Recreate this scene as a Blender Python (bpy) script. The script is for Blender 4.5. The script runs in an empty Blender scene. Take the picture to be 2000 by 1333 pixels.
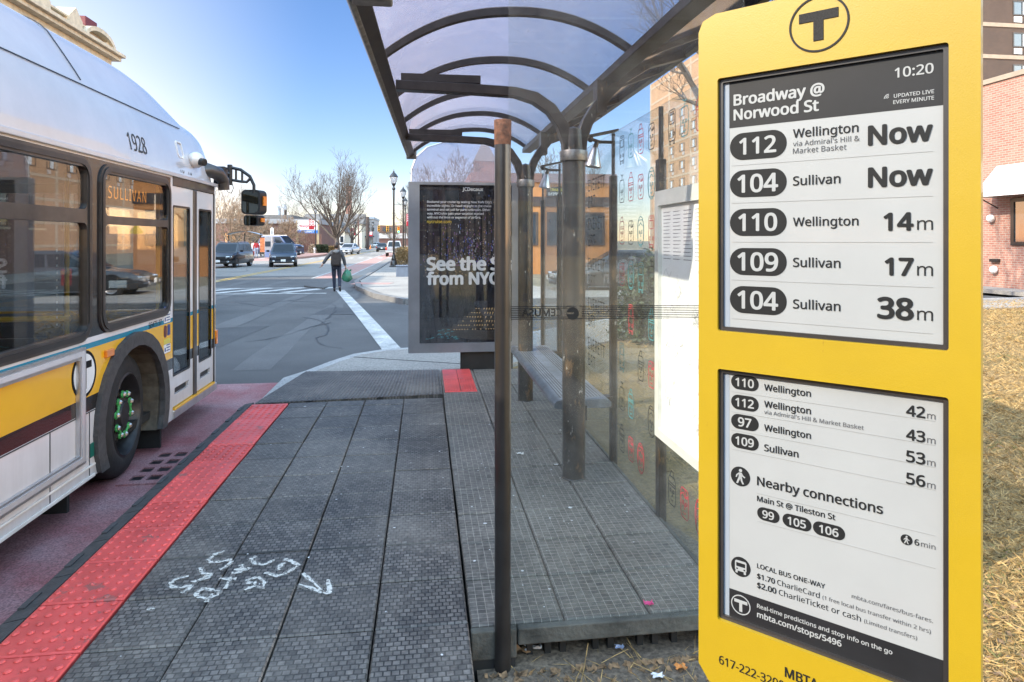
import bpy, math, random
from mathutils import Vector, Matrix
from mathutils.geometry import delaunay_2d_cdt
PI = math.pi
S = bpy.context.scene
COL = S.collection
# ------------------------------------------------------------------ camera
FPX, CX, YH, CAMH = 1270.0, 1000.0, 470.0, 1.72
TH = math.atan(170 / 1270)
SN, CS = math.sin(TH), math.cos(TH)
cam_d = bpy.data.cameras.new('camera'); cam = bpy.data.objects.new('camera', cam_d); COL.objects.link(cam)
cam.location = (0, 0, CAMH); cam.rotation_euler = (PI / 2, 0, -TH)
cam_d.sensor_width = 36; cam_d.lens = FPX / 2000 * 36
cam_d.shift_y = -(666.5 - YH) / 2000
cam_d.clip_start = 0.05; cam_d.clip_end = 3000
S.camera = cam
# ------------------------------------------------------------------ light
EL = math.radians(34.5)
sxy = Vector((-0.955, -0.297)).normalized()
SUN = Vector((sxy.x * math.cos(EL), sxy.y * math.cos(EL), math.sin(EL)))
w = bpy.data.worlds.new('World'); S.world = w; w.use_nodes = True
nt = w.node_tree; bg = nt.nodes['Background']
sky = nt.nodes.new('ShaderNodeTexSky'); sky.sky_type = 'NISHITA'; sky.sun_disc = False
sky.sun_elevation = EL; sky.sun_rotation = math.atan2(SUN.x, SUN.y)
sky.air_density = 1.0; sky.dust_density = 0.08; sky.ozone_density = 2.2; sky.altitude = 0
# sky boosted overhead and behind, added to fill the shade; low front stays blue
tc = nt.nodes.new('ShaderNodeTexCoord'); dt = nt.nodes.new('ShaderNodeVectorMath'); dt.operation = 'DOT_PRODUCT'; dt.inputs[1].default_value = (.12, -.50, .86)
nt.links.new(tc.outputs['Generated'], dt.inputs[0])
mrg = nt.nodes.new('ShaderNodeMapRange'); mrg.interpolation_type = 'SMOOTHSTEP'
for i_, v_ in ((1,.0),(2,.85),(3,0.0),(4,1.0)): mrg.inputs[i_].default_value = v_
nt.links.new(dt.outputs['Value'], mrg.inputs[0])
mad = nt.nodes.new('ShaderNodeVectorMath'); mad.operation = 'MULTIPLY_ADD'; mad.inputs[1].default_value = (17.0, 8.8, 4.8); mad.inputs[2].default_value = (1.12, .955, 1.03)
nt.links.new(mrg.outputs[0], mad.inputs[0])
dl = nt.nodes.new('ShaderNodeVectorMath'); dl.operation = 'DOT_PRODUCT'; dl.inputs[1].default_value = (-.798, .549, .25); nt.links.new(tc.outputs['Generated'], dl.inputs[0])
ml2 = nt.nodes.new('ShaderNodeMapRange'); ml2.interpolation_type = 'SMOOTHSTEP'
for i_, v_ in ((1,.70),(2,.96),(3,0.0),(4,1.0)): ml2.inputs[i_].default_value = v_
nt.links.new(dl.outputs['Value'], ml2.inputs[0])
md2 = nt.nodes.new('ShaderNodeVectorMath'); md2.operation = 'MULTIPLY_ADD'; md2.inputs[1].default_value = (2.4, 1.0, .25); md2.inputs[2].default_value = (1, 1, 1)   # milky glare low over the left-hand roofs
nt.links.new(ml2.outputs[0], md2.inputs[0])
mu2 = nt.nodes.new('ShaderNodeVectorMath'); mu2.operation = 'MULTIPLY'; nt.links.new(mad.outputs[0], mu2.inputs[0]); nt.links.new(md2.outputs[0], mu2.inputs[1])
mul = nt.nodes.new('ShaderNodeVectorMath'); mul.operation = 'MULTIPLY'; hsv = nt.nodes.new('ShaderNodeHueSaturation'); hsv.inputs['Saturation'].default_value = 1.22; hsv.inputs['Value'].default_value = 1.08; nt.links.new(sky.outputs[0], hsv.inputs['Color']); nt.links.new(hsv.outputs[0], mul.inputs[0]); nt.links.new(mu2.outputs[0], mul.inputs[1])
nt.links.new(mul.outputs[0], bg.inputs[0]); bg.inputs[1].default_value = 0.085
sl = bpy.data.lights.new('sun', 'SUN'); sl.energy = 3.2; sl.angle = math.radians(0.53); sl.color = (1, .90, .74)
so = bpy.data.objects.new('sun', sl); COL.objects.link(so); so.rotation_euler = SUN.to_track_quat('Z', 'Y').to_euler()
S.view_settings.view_transform = 'Standard'; S.view_settings.look = 'None'
S.view_settings.gamma = 1; S.view_settings.exposure = 1.25; S.view_settings.use_curve_mapping = False
S.cycles.max_bounces = 10; S.cycles.transparent_max_bounces = 28; S.cycles.glossy_bounces = 4
S.cycles.caustics_reflective = False; S.cycles.caustics_refractive = False
random.seed(7)

# ------------------------------------------------------------------ measuring helpers: where a direction meets a real surface
def ray(px, py):
    u = (px - CX) / FPX; v = (YH - py) / FPX
    return Vector((SN + u * CS, CS - u * SN, v))
C0 = Vector((0, 0, CAMH))
def at_x(px, py, X): r = ray(px, py); return C0 + r * (X / r.x)
def at_y(px, py, Y): r = ray(px, py); return C0 + r * (Y / r.y)
def at_z(px, py, Z): r = ray(px, py); return C0 + r * ((Z - CAMH) / r.z)
def at_d(px, py, d): return C0 + ray(px, py) * d
def gz(Y):                                   # the street falls away slightly beyond the junction
    t = min(1, max(0, (Y - 12) / 22)); return -0.15 * t * t * (3 - 2 * t)
def pt(px, d, dz=0):                         # ground point at depth d below column px
    p = at_d(px, YH, d); p.z = gz(p.y) + dz; return p

# ------------------------------------------------------------------ mesh helpers
class MB:
    def __init__(s): s.v = []; s.f = []
    def add(s, vs, fs):
        o = len(s.v); s.v += [tuple(p) for p in vs]; s.f += [tuple(i + o for i in q) for q in fs]; return s
    def box(s, x0, x1, y0, y1, z0, z1):
        return s.add([(x0,y0,z0),(x1,y0,z0),(x1,y1,z0),(x0,y1,z0),(x0,y0,z1),(x1,y0,z1),(x1,y1,z1),(x0,y1,z1)],
            [(0,3,2,1),(4,5,6,7),(0,1,5,4),(1,2,6,5),(2,3,7,6),(3,0,4,7)])
    def obox(s, c, ax, ay, az, hx, hy, hz):
        c = Vector(c); ax = Vector(ax).normalized(); ay = Vector(ay).normalized(); az = Vector(az).normalized()
        vs = [c + ax*hx*i + ay*hy*j + az*hz*k for k in (-1,1) for (i,j) in ((-1,-1),(1,-1),(1,1),(-1,1))]
        return s.add(vs, [(0,3,2,1),(4,5,6,7),(0,1,5,4),(1,2,6,5),(2,3,7,6),(3,0,4,7)])
    def beam(s, a, b, wd, ht, up=(0,0,1)):
        a = Vector(a); b = Vector(b); d = (b-a).normalized(); sd = d.cross(Vector(up)).normalized(); u = sd.cross(d)
        return s.obox((a+b)/2, d, sd, u, (b-a).length/2, wd/2, ht/2)
    def tube(s, pts, r, n=8, cap=True):
        pts = [Vector(p) for p in pts]; m = len(pts)
        if not hasattr(r, '__len__'): r = [r]*m
        t0 = (pts[1]-pts[0]).normalized(); ref = Vector((0,0,1)) if abs(t0.z) < .9 else Vector((1,0,0))
        nrm = t0.cross(ref).normalized(); vs = []
        for i in range(m):
            t = (pts[min(i+1,m-1)]-pts[max(i-1,0)]).normalized()
            nrm = (nrm - t*nrm.dot(t)).normalized(); bn = t.cross(nrm)
            for k in range(n):
                a = 2*PI*k/n; vs.append(pts[i] + (nrm*math.cos(a)+bn*math.sin(a))*r[i])
        fs = [(i*n+k, i*n+(k+1)%n, (i+1)*n+(k+1)%n, (i+1)*n+k) for i in range(m-1) for k in range(n)]
        if cap: fs += [tuple(range(n-1,-1,-1)), tuple((m-1)*n+k for k in range(n))]
        return s.add(vs, fs)
    def lathe(s, prof, o=(0,0,0), ax=(0,0,1), n=20):
        o = Vector(o); ax = Vector(ax).normalized(); ref = Vector((1,0,0)) if abs(ax.x) < .9 else Vector((0,1,0))
        u = ax.cross(ref).normalized(); v = ax.cross(u); vs = []
        for (r, h) in prof:
            for k in range(n):
                a = 2*PI*k/n; vs.append(o + ax*h + (u*math.cos(a)+v*math.sin(a))*max(r,1e-4))
        m = len(prof)
        return s.add(vs, [(i*n+k, i*n+(k+1)%n, (i+1)*n+(k+1)%n, (i+1)*n+k) for i in range(m-1) for k in range(n)])
    def ball(s, c, rx, ry, rz, n=12, m=8):
        c = Vector(c); vs = []; fs = []
        for j in range(m+1):
            b = -PI/2 + PI*j/m
            for k in range(n):
                a = 2*PI*k/n; vs.append(c + Vector((rx*math.cos(b)*math.cos(a), ry*math.cos(b)*math.sin(a), rz*math.sin(b))))
        fs = [(j*n+k, j*n+(k+1)%n, (j+1)*n+(k+1)%n, (j+1)*n+k) for j in range(m) for k in range(n)]
        return s.add(vs, fs)
    def plate(s, outer, holes, M, w0, w1):       # flat plate with holes; M(u,v,w) -> point
        pts = []; edges = []; loops = []
        for lp in [outer]+list(holes):
            o = len(pts); pts += [Vector((p[0],p[1])) for p in lp]; k = len(lp)
            edges += [(o+i, o+(i+1)%k) for i in range(k)]; loops.append(list(range(o, o+k)))
        r = delaunay_2d_cdt(pts, edges, [], 1, 1e-6)
        vs, fs = r[0], r[2]
        def inside(c, lp):
            k = False; j = len(lp)-1
            for i in range(len(lp)):
                a, b = lp[i], lp[j]
                if (a[1] > c.y) != (b[1] > c.y) and c.x < (b[0]-a[0])*(c.y-a[1])/(b[1]-a[1])+a[0]: k = not k
                j = i
            return k
        def cen(q): return sum((vs[i] for i in q), Vector((0,0)))/len(q)
        fs = [q for q in fs if inside(cen(q), outer) and not any(inside(cen(q), h) for h in holes)]
        s.add([M(p.x,p.y,w1) for p in vs], [tuple(q) for q in fs])
        s.add([M(p.x,p.y,w0) for p in vs], [tuple(reversed(q)) for q in fs])
        for lp in [outer]+list(holes):
            k = len(lp)
            s.add([M(p[0],p[1],w0) for p in lp]+[M(p[0],p[1],w1) for p in lp], [(i,(i+1)%k,k+(i+1)%k,k+i) for i in range(k)])
        return s
    def ribbon(s, pts, wd, M=lambda p: p, z=0.0, jit=0):   # flat stroke on a horizontal surface
        P = [Vector(p) for p in pts]; vs = []
        for i, p in enumerate(P):
            t = (P[min(i+1,len(P)-1)]-P[max(i-1,0)]); n = Vector((-t.y,t.x,0)).normalized()
            ww = wd*(1+random.uniform(-jit,jit))/2
            vs += [p+n*ww+Vector((0,0,z)), p-n*ww+Vector((0,0,z))]
        return s.add(vs, [(2*i,2*i+1,2*i+3,2*i+2) for i in range(len(P)-1)])

def rrect(u0, u1, v0, v1, r, n=5):
    o = []
    for (cu, cv, a0) in ((u1-r,v1-r,0),(u0+r,v1-r,PI/2),(u0+r,v0+r,PI),(u1-r,v0+r,1.5*PI)):
        for k in range(n+1):
            a = a0+PI/2*k/n; o.append((cu+r*math.cos(a), cv+r*math.sin(a)))
    return o
def circ(cu, cv, r, n=28, a0=0): return [(cu+r*math.cos(a0+2*PI*k/n), cv+r*math.sin(a0+2*PI*k/n)) for k in range(n)]

def obj(name, mb, m, parent=None, smooth=False, bev=0, kind=None, label=None):
    me = bpy.data.meshes.new(name)
    off = Vector(parent.get('_o', (0,0,0))) if parent else Vector((0,0,0))
    me.from_pydata([(a-off.x, b-off.y, c-off.z) for a,b,c in mb.v], [], mb.f); me.update()
    me.materials.append(m)
    o = bpy.data.objects.new(name, me); COL.objects.link(o)
    if smooth:
        me.shade_smooth(); me.set_sharp_from_angle(angle=math.radians(38))
    if bev:
        md = o.modifiers.new('bevel', 'BEVEL'); md.width = bev; md.segments = 3; md.limit_method = 'ANGLE'; md.angle_limit = math.radians(40)
    if parent:
        o.parent = parent; o['_o'] = tuple(off)
    else: o['_o'] = (0.0,0.0,0.0)
    if kind: o['kind'] = kind
    if label: o['label'] = label
    return o
def tag(o, label, cat, group=None, kind=None):
    o['label'] = label; o['category'] = cat
    if group: o['group'] = group
    if kind: o['kind'] = kind
    return o
def thing(name, label, cat, loc=(0,0,0), group=None):
    o = bpy.data.objects.new(name, None); COL.objects.link(o); o.location = loc; o['_o'] = tuple(loc)
    o.empty_display_size = .2
    return tag(o, label, cat, group)
def solo(name, mb, m, label, cat, group=None, smooth=False, bev=0, base=None):
    b = Vector(base) if base is not None else Vector(mb.v[0])
    mb.v = [(x-b.x, y-b.y, z-b.z) for x,y,z in mb.v]
    o = obj(name, mb, m, None, smooth, bev); o.location = b
    return tag(o, label, cat, group)
def struct(name, mb, m, smooth=False):
    return obj(name, mb, m, None, smooth, kind='structure')
def kids(o): return [c for c in COL.objects if c.parent == o]
CHILD = {}
def dup(root, loc, rz=0, label=None, scale=None):
    def rec(o, par):
        c = o.copy(); COL.objects.link(c)
        if par: c.parent = par
        for ch in list(o.children): rec(ch, c)
        return c
    r = rec(root, None); r.location = loc; r.rotation_euler = (0,0,rz)
    if scale: r.scale = (scale,)*3
    if label: r['label'] = label
    return r

# ------------------------------------------------------------------ materials
def nodes(name):
    m = bpy.data.materials.new(name); m.use_nodes = True; t = m.node_tree
    return m, t, t.nodes['Principled BSDF']
def N(t, typ, **kw):
    n = t.nodes.new(typ)
    for k, v in kw.items():
        if k.startswith('i_'): n.inputs[k[2:].replace('_',' ')].default_value = v
        else: setattr(n, k, v)
    return n
def c4(c, f=1): return (min(1,c[0]*f), min(1,c[1]*f), min(1,c[2]*f), 1)
def mat(name, col, rough=.6, metal=0, var=.15, vs=6, bump=0, bs=60, coat=0, spec=.5, emit=0):
    m, t, b = nodes(name)
    g = N(t, 'ShaderNodeNewGeometry')
    n1 = N(t, 'ShaderNodeTexNoise', i_Scale=vs, i_Detail=6.0, i_Roughness=.62); t.links.new(g.outputs['Position'], n1.inputs['Vector'])
    r = N(t, 'ShaderNodeValToRGB'); r.color_ramp.elements[0].position = .32; r.color_ramp.elements[1].position = .68
    r.color_ramp.elements[0].color = c4(col, 1-var); r.color_ramp.elements[1].color = c4(col, 1+var)
    t.links.new(n1.outputs['Fac'], r.inputs[0]); t.links.new(r.outputs[0], b.inputs['Base Color'])
    b.inputs['Roughness'].default_value = rough; b.inputs['Metallic'].default_value = metal
    b.inputs['Coat Weight'].default_value = coat; b.inputs['Specular IOR Level'].default_value = spec
    b.inputs['Coat Roughness'].default_value = .05
    if bump:
        n2 = N(t, 'ShaderNodeTexNoise', i_Scale=bs, i_Detail=5.0); t.links.new(g.outputs['Position'], n2.inputs['Vector'])
        bp = N(t, 'ShaderNodeBump', i_Strength=bump, i_Distance=.01)
        t.links.new(n2.outputs['Fac'], bp.inputs['Height']); t.links.new(bp.outputs[0], b.inputs['Normal'])
    if emit:
        b.inputs['Emission Color'].default_value = c4(col); b.inputs['Emission Strength'].default_value = emit
    return m
def glass(name, tint=(.85,.9,.9), f0=.04, haze=.03, hazecol=(.8,.8,.78), rough=.01, hs=7, maxf=1, hv=(.25, 2.4)):
    m = bpy.data.materials.new(name); m.use_nodes = True; t = m.node_tree; t.nodes.clear()
    out = N(t, 'ShaderNodeOutputMaterial'); tr = N(t, 'ShaderNodeBsdfTransparent'); tr.inputs[0].default_value = c4(tint)
    gl = N(t, 'ShaderNodeBsdfGlossy'); gl.inputs['Roughness'].default_value = rough
    lw = N(t, 'ShaderNodeLayerWeight', i_Blend=.5)
    p = N(t, 'ShaderNodeMath', operation='POWER'); p.inputs[1].default_value = 5; t.links.new(lw.outputs['Facing'], p.inputs[0])
    ma = N(t, 'ShaderNodeMath', operation='MULTIPLY_ADD', use_clamp=True); ma.inputs[1].default_value = maxf*(1-f0); ma.inputs[2].default_value = f0
    t.links.new(p.outputs[0], ma.inputs[0])
    mx = N(t, 'ShaderNodeMixShader'); t.links.new(ma.outputs[0], mx.inputs[0]); t.links.new(tr.outputs[0], mx.inputs[1]); t.links.new(gl.outputs[0], mx.inputs[2])
    df = N(t, 'ShaderNodeBsdfDiffuse'); df.inputs[0].default_value = c4(hazecol)
    tl = N(t, 'ShaderNodeBsdfTranslucent'); tl.inputs[0].default_value = c4(hazecol)
    a = N(t, 'ShaderNodeAddShader') ; md = N(t, 'ShaderNodeMixShader'); md.inputs[0].default_value = .5
    t.links.new(df.outputs[0], md.inputs[1]); t.links.new(tl.outputs[0], md.inputs[2])
    g = N(t, 'ShaderNodeNewGeometry'); n1 = N(t, 'ShaderNodeTexNoise', i_Scale=hs, i_Detail=8.0, i_Roughness=.7); t.links.new(g.outputs['Position'], n1.inputs['Vector'])
    mr = N(t, 'ShaderNodeMapRange'); mr.inputs[1].default_value = .38; mr.inputs[2].default_value = .75; mr.inputs[3].default_value = haze*hv[0]; mr.inputs[4].default_value = haze*hv[1]
    t.links.new(n1.outputs['Fac'], mr.inputs[0])
    m2 = N(t, 'ShaderNodeMixShader'); t.links.new(mr.outputs[0], m2.inputs[0]); t.links.new(mx.outputs[0], m2.inputs[1]); t.links.new(md.outputs[0], m2.inputs[2])
    t.links.new(m2.outputs[0], out.inputs[0]); return m
def uv_world(t):                               # (x+y, z) from position: works on walls along either axis
    g = N(t, 'ShaderNodeNewGeometry'); sp = N(t, 'ShaderNodeSeparateXYZ'); t.links.new(g.outputs['Position'], sp.inputs[0])
    ad = N(t, 'ShaderNodeMath', operation='ADD'); t.links.new(sp.outputs[0], ad.inputs[0]); t.links.new(sp.outputs[1], ad.inputs[1])
    cb = N(t, 'ShaderNodeCombineXYZ'); t.links.new(ad.outputs[0], cb.inputs[0]); t.links.new(sp.outputs[2], cb.inputs[1]); return cb, g
def brick(name, c1, c2, mortar, bw=.22, bh=.075, ms=.01, rough=.85, off=.5):
    m, t, b = nodes(name); cb, g = uv_world(t)
    k = N(t, 'ShaderNodeTexBrick', i_Scale=1.0, offset=off); k.inputs['Brick Width'].default_value = bw; k.inputs['Row Height'].default_value = bh; k.inputs['Mortar Size'].default_value = ms
    k.inputs['Color1'].default_value = c4(c1); k.inputs['Color2'].default_value = c4(c2); k.inputs['Mortar'].default_value = c4(mortar)
    t.links.new(cb.outputs[0], k.inputs['Vector'])
    n1 = N(t, 'ShaderNodeTexNoise', i_Scale=.6, i_Detail=6.0); t.links.new(g.outputs['Position'], n1.inputs['Vector'])
    mr = N(t, 'ShaderNodeMapRange'); mr.inputs[3].default_value = .75; mr.inputs[4].default_value = 1.2; t.links.new(n1.outputs['Fac'], mr.inputs[0])
    mu = N(t, 'ShaderNodeMix', data_type='RGBA', blend_type='MULTIPLY'); mu.inputs[0].default_value = 1
    t.links.new(k.outputs[0], mu.inputs[6]); t.links.new(mr.outputs[0], mu.inputs[7]); t.links.new(mu.outputs[2], b.inputs['Base Color'])
    b.inputs['Roughness'].default_value = rough
    bp = N(t, 'ShaderNodeBump', i_Strength=.4, i_Distance=.01, invert=True); t.links.new(k.outputs['Fac'], bp.inputs['Height']); t.links.new(bp.outputs[0], b.inputs['Normal'])
    return m
def ground_mat(name, cols, scales, rough=.9, bump=.3, bs=120):
    # cols: two colours mixed by broad noise, then speckled by fine noise
    m, t, b = nodes(name); g = N(t, 'ShaderNodeNewGeometry')
    n1 = N(t, 'ShaderNodeTexNoise', i_Scale=scales[0], i_Detail=8.0, i_Roughness=.65); n2 = N(t, 'ShaderNodeTexNoise', i_Scale=scales[1], i_Detail=3.0)
    for n in (n1, n2): t.links.new(g.outputs['Position'], n.inputs['Vector'])
    r = N(t, 'ShaderNodeValToRGB'); r.color_ramp.elements[0].position = .35; r.color_ramp.elements[1].position = .65
    r.color_ramp.elements[0].color = c4(cols[0]); r.color_ramp.elements[1].color = c4(cols[1]); t.links.new(n1.outputs['Fac'], r.inputs[0])
    mr = N(t, 'ShaderNodeMapRange'); mr.inputs[1].default_value = .3; mr.inputs[2].default_value = .7; mr.inputs[3].default_value = .55; mr.inputs[4].default_value = 1.5; t.links.new(n2.outputs['Fac'], mr.inputs[0])
    mu = N(t, 'ShaderNodeMix', data_type='RGBA', blend_type='MULTIPLY'); mu.inputs[0].default_value = 1
    t.links.new(r.outputs[0], mu.inputs[6]); t.links.new(mr.outputs[0], mu.inputs[7]); t.links.new(mu.outputs[2], b.inputs['Base Color'])
    n3 = N(t, 'ShaderNodeTexNoise', i_Scale=bs, i_Detail=4.0); t.links.new(g.outputs['Position'], n3.inputs['Vector'])
    bp = N(t, 'ShaderNodeBump', i_Strength=bump, i_Distance=.01); t.links.new(n3.outputs['Fac'], bp.inputs['Height']); t.links.new(bp.outputs[0], b.inputs['Normal'])
    b.inputs['Roughness'].default_value = rough; return m
def rubber(name, bw, bh, off, cdark, clight, mort, ms):
    m, t, b = nodes(name); g = N(t, 'ShaderNodeNewGeometry')
    k = N(t, 'ShaderNodeTexBrick', i_Scale=1.0, offset=off); k.inputs['Brick Width'].default_value = bw; k.inputs['Row Height'].default_value = bh; k.inputs['Mortar Size'].default_value = ms
    k.inputs['Color1'].default_value = c4(cdark); k.inputs['Color2'].default_value = c4(clight); k.inputs['Mortar'].default_value = c4(mort); k.inputs['Mortar Smooth'].default_value = .3
    t.links.new(g.outputs['Position'], k.inputs['Vector'])
    wv = N(t, 'ShaderNodeTexWave', wave_type='BANDS', bands_direction='Y', i_Scale=48.0); t.links.new(g.outputs['Position'], wv.inputs['Vector'])
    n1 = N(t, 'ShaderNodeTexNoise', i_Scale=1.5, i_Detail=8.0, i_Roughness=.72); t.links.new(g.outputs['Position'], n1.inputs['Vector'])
    n2 = N(t, 'ShaderNodeTexNoise', i_Scale=45, i_Detail=4.0); t.links.new(g.outputs['Position'], n2.inputs['Vector'])
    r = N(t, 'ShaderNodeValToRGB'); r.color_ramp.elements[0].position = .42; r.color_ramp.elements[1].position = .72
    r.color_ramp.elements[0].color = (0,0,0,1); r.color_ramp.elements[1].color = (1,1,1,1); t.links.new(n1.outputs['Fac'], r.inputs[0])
    mx = N(t, 'ShaderNodeMix', data_type='RGBA'); mx.inputs[7].default_value = (.26,.22,.18,1)  # pale dust patches, strengthened to stand in for sun streaks
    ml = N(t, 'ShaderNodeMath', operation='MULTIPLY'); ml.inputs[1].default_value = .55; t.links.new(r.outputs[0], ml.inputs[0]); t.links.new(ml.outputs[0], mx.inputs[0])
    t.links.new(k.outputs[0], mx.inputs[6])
    mr = N(t, 'ShaderNodeMapRange'); mr.inputs[1].default_value = .3; mr.inputs[2].default_value = .7; mr.inputs[3].default_value = .7; mr.inputs[4].default_value = 1.3; t.links.new(n2.outputs['Fac'], mr.inputs[0])
    mu = N(t, 'ShaderNodeMix', data_type='RGBA', blend_type='MULTIPLY'); mu.inputs[0].default_value = 1
    t.links.new(mx.outputs[2], mu.inputs[6]); t.links.new(mr.outputs[0], mu.inputs[7]); t.links.new(mu.outputs[2], b.inputs['Base Color'])
    sx = N(t, 'ShaderNodeVectorMath', operation='MULTIPLY_ADD'); sx.inputs[1].default_value = (1/.3375,1/.337,0); sx.inputs[2].default_value = (.56,8.665,0); t.links.new(g.outputs['Position'], sx.inputs[0])
    fl = N(t, 'ShaderNodeVectorMath', operation='FLOOR'); t.links.new(sx.outputs[0], fl.inputs[0]); wn = N(t, 'ShaderNodeTexWhiteNoise', noise_dimensions='3D'); t.links.new(fl.outputs[0], wn.inputs['Vector'])
    mw = N(t, 'ShaderNodeMapRange'); mw.inputs[3].default_value = .86; mw.inputs[4].default_value = 1.12; t.links.new(wn.outputs['Value'], mw.inputs[0])
    m3 = N(t, 'ShaderNodeMix', data_type='RGBA', blend_type='MULTIPLY'); m3.inputs[0].default_value = 1; t.links.new(mu.outputs[2], m3.inputs[6]); t.links.new(mw.outputs[0], m3.inputs[7]); t.links.new(m3.outputs[2], b.inputs['Base Color'])
    b.inputs['Roughness'].default_value = .52
    ad = N(t, 'ShaderNodeMath', operation='MULTIPLY_ADD'); ad.inputs[1].default_value = .35; t.links.new(wv.outputs['Fac'], ad.inputs[0])
    iv = N(t, 'ShaderNodeMath', operation='SUBTRACT'); iv.inputs[0].default_value = 1; t.links.new(k.outputs['Fac'], iv.inputs[1]); t.links.new(iv.outputs[0], ad.inputs[2])
    bp = N(t, 'ShaderNodeBump', i_Strength=.55, i_Distance=.003); t.links.new(ad.outputs[0], bp.inputs['Height']); t.links.new(bp.outputs[0], b.inputs['Normal'])
    return m
def bands(name, stops, axis=2, rough=.25, coat=.6, span=3.0, var=.06):
    m, t, b = nodes(name); g = N(t, 'ShaderNodeNewGeometry'); sp = N(t, 'ShaderNodeSeparateXYZ'); t.links.new(g.outputs['Position'], sp.inputs[0])
    dv = N(t, 'ShaderNodeMath', operation='DIVIDE'); dv.inputs[1].default_value = span; t.links.new(sp.outputs[axis], dv.inputs[0])
    r = N(t, 'ShaderNodeValToRGB'); r.color_ramp.interpolation = 'CONSTANT'
    e = r.color_ramp.elements; e[0].position = 0; e[0].color = c4(stops[0][1]); e[1].position = stops[1][0]/span; e[1].color = c4(stops[1][1])
    for z, c in stops[2:]:
        q = e.new(z/span); q.color = c4(c)
    t.links.new(dv.outputs[0], r.inputs[0])
    n1 = N(t, 'ShaderNodeTexNoise', i_Scale=1.6, i_Detail=8.0, i_Roughness=.65); t.links.new(g.outputs['Position'], n1.inputs['Vector'])
    mr = N(t, 'ShaderNodeMapRange'); mr.inputs[1].default_value = .3; mr.inputs[2].default_value = .7; mr.inputs[3].default_value = 1-var*1.6; mr.inputs[4].default_value = 1+var*.4; t.links.new(n1.outputs['Fac'], mr.inputs[0])
    mu = N(t, 'ShaderNodeMix', data_type='RGBA', blend_type='MULTIPLY'); mu.inputs[0].default_value = 1
    t.links.new(r.outputs[0], mu.inputs[6]); t.links.new(mr.outputs[0], mu.inputs[7]); t.links.new(mu.outputs[2], b.inputs['Base Color'])
    b.inputs['Roughness'].default_value = rough; b.inputs['Coat Weight'].default_value = coat; b.inputs['Coat Roughness'].default_value = .03
    mg = N(t, 'ShaderNodeMapping'); mg.inputs['Scale'].default_value = (6,6,.8); t.links.new(g.outputs['Position'], mg.inputs[0]); ng = N(t, 'ShaderNodeTexNoise', i_Scale=2.0, i_Detail=8.0, i_Roughness=.7); t.links.new(mg.outputs[0], ng.inputs['Vector'])
    mz = N(t, 'ShaderNodeMapRange'); mz.inputs[1].default_value = .85; mz.inputs[2].default_value = .15; mz.inputs[3].default_value = .0; mz.inputs[4].default_value = .65; t.links.new(sp.outputs[2], mz.inputs[0])
    mm_ = N(t, 'ShaderNodeMath', operation='MULTIPLY', use_clamp=True); t.links.new(mz.outputs[0], mm_.inputs[0]); t.links.new(ng.outputs['Fac'], mm_.inputs[1])
    xg = N(t, 'ShaderNodeMix', data_type='RGBA'); xg.inputs[7].default_value = (.17,.14,.11,1); t.links.new(mm_.outputs[0], xg.inputs[0]); t.links.new(mu.outputs[2], xg.inputs[6]); t.links.new(xg.outputs[2], b.inputs['Base Color'])
    n3 = N(t, 'ShaderNodeTexNoise', i_Scale=2.5, i_Detail=1.0); t.links.new(g.outputs['Position'], n3.inputs['Vector'])
    bp = N(t, 'ShaderNodeBump', i_Strength=.06, i_Distance=.05); t.links.new(n3.outputs['Fac'], bp.inputs['Height']); t.links.new(bp.outputs[0], b.inputs['Normal']); t.links.new(bp.outputs[0], b.inputs['Coat Normal'])
    return m
WHITE = (.78,.74,.74); YEL = (.88,.46,.02); TEAL = (.01,.22,.33); BLK = (.012,.012,.014)
M = {}
M['asphalt'] = ground_mat('asphalt', ((.075,.074,.073),(.105,.103,.10)), (.5, 90), .88)
M['redlane'] = ground_mat('red_lane_paint', ((.27,.085,.09),(.33,.20,.205)), (1.6, 110), .8)
M['redfar'] = ground_mat('faded_red_paint', ((.40,.20,.17),(.33,.24,.21)), (.7, 60), .85)
M['line'] = ground_mat('road_white', ((.55,.54,.51),(.30,.295,.28)), (2.5, 55), .75)
M['yline'] = ground_mat('road_yellow', ((.6,.36,.06),(.48,.33,.1)), (3, 40), .7)
M['concrete'] = ground_mat('concrete', ((.23,.215,.195),(.30,.28,.25)), (.8, 70), .9)
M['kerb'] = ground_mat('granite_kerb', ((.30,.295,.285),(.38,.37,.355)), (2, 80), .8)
M['lawn'] = ground_mat('dry_lawn', ((.23,.14,.052),(.16,.11,.04)), (.7, 45), 1, .8, 60)
M['soil'] = ground_mat('bare_soil', ((.09,.068,.05),(.17,.13,.09)), (5, 60), 1, .9, 50)
M['straw'] = mat('dry_grass_blade', (.33,.215,.082), .8, var=.65, vs=22)
M['leafdry'] = mat('dead_leaf', (.20,.12,.06), .8, var=.6, vs=30)
M['paper'] = mat('litter_paper', (.62,.6,.58), .7, var=.2, vs=60)
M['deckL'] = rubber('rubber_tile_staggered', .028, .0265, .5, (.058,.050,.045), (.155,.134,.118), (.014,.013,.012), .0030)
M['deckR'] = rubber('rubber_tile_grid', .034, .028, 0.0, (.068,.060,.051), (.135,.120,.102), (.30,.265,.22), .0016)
M['rub'] = mat('black_rubber', (.055,.053,.054), .65, var=.3, vs=20, bump=.3, bs=90)
M['rubdark'] = mat('dark_support_rubber', (.014,.013,.012), .8, var=.4)
M['tactile'] = mat('red_tactile_tile', (.66,.085,.075), .42, var=.2, vs=5, bump=.15, bs=80)
M['moss'] = mat('weathered_concrete_edge', (.075,.072,.06), .9, var=.5, vs=9, bump=.5)
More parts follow.
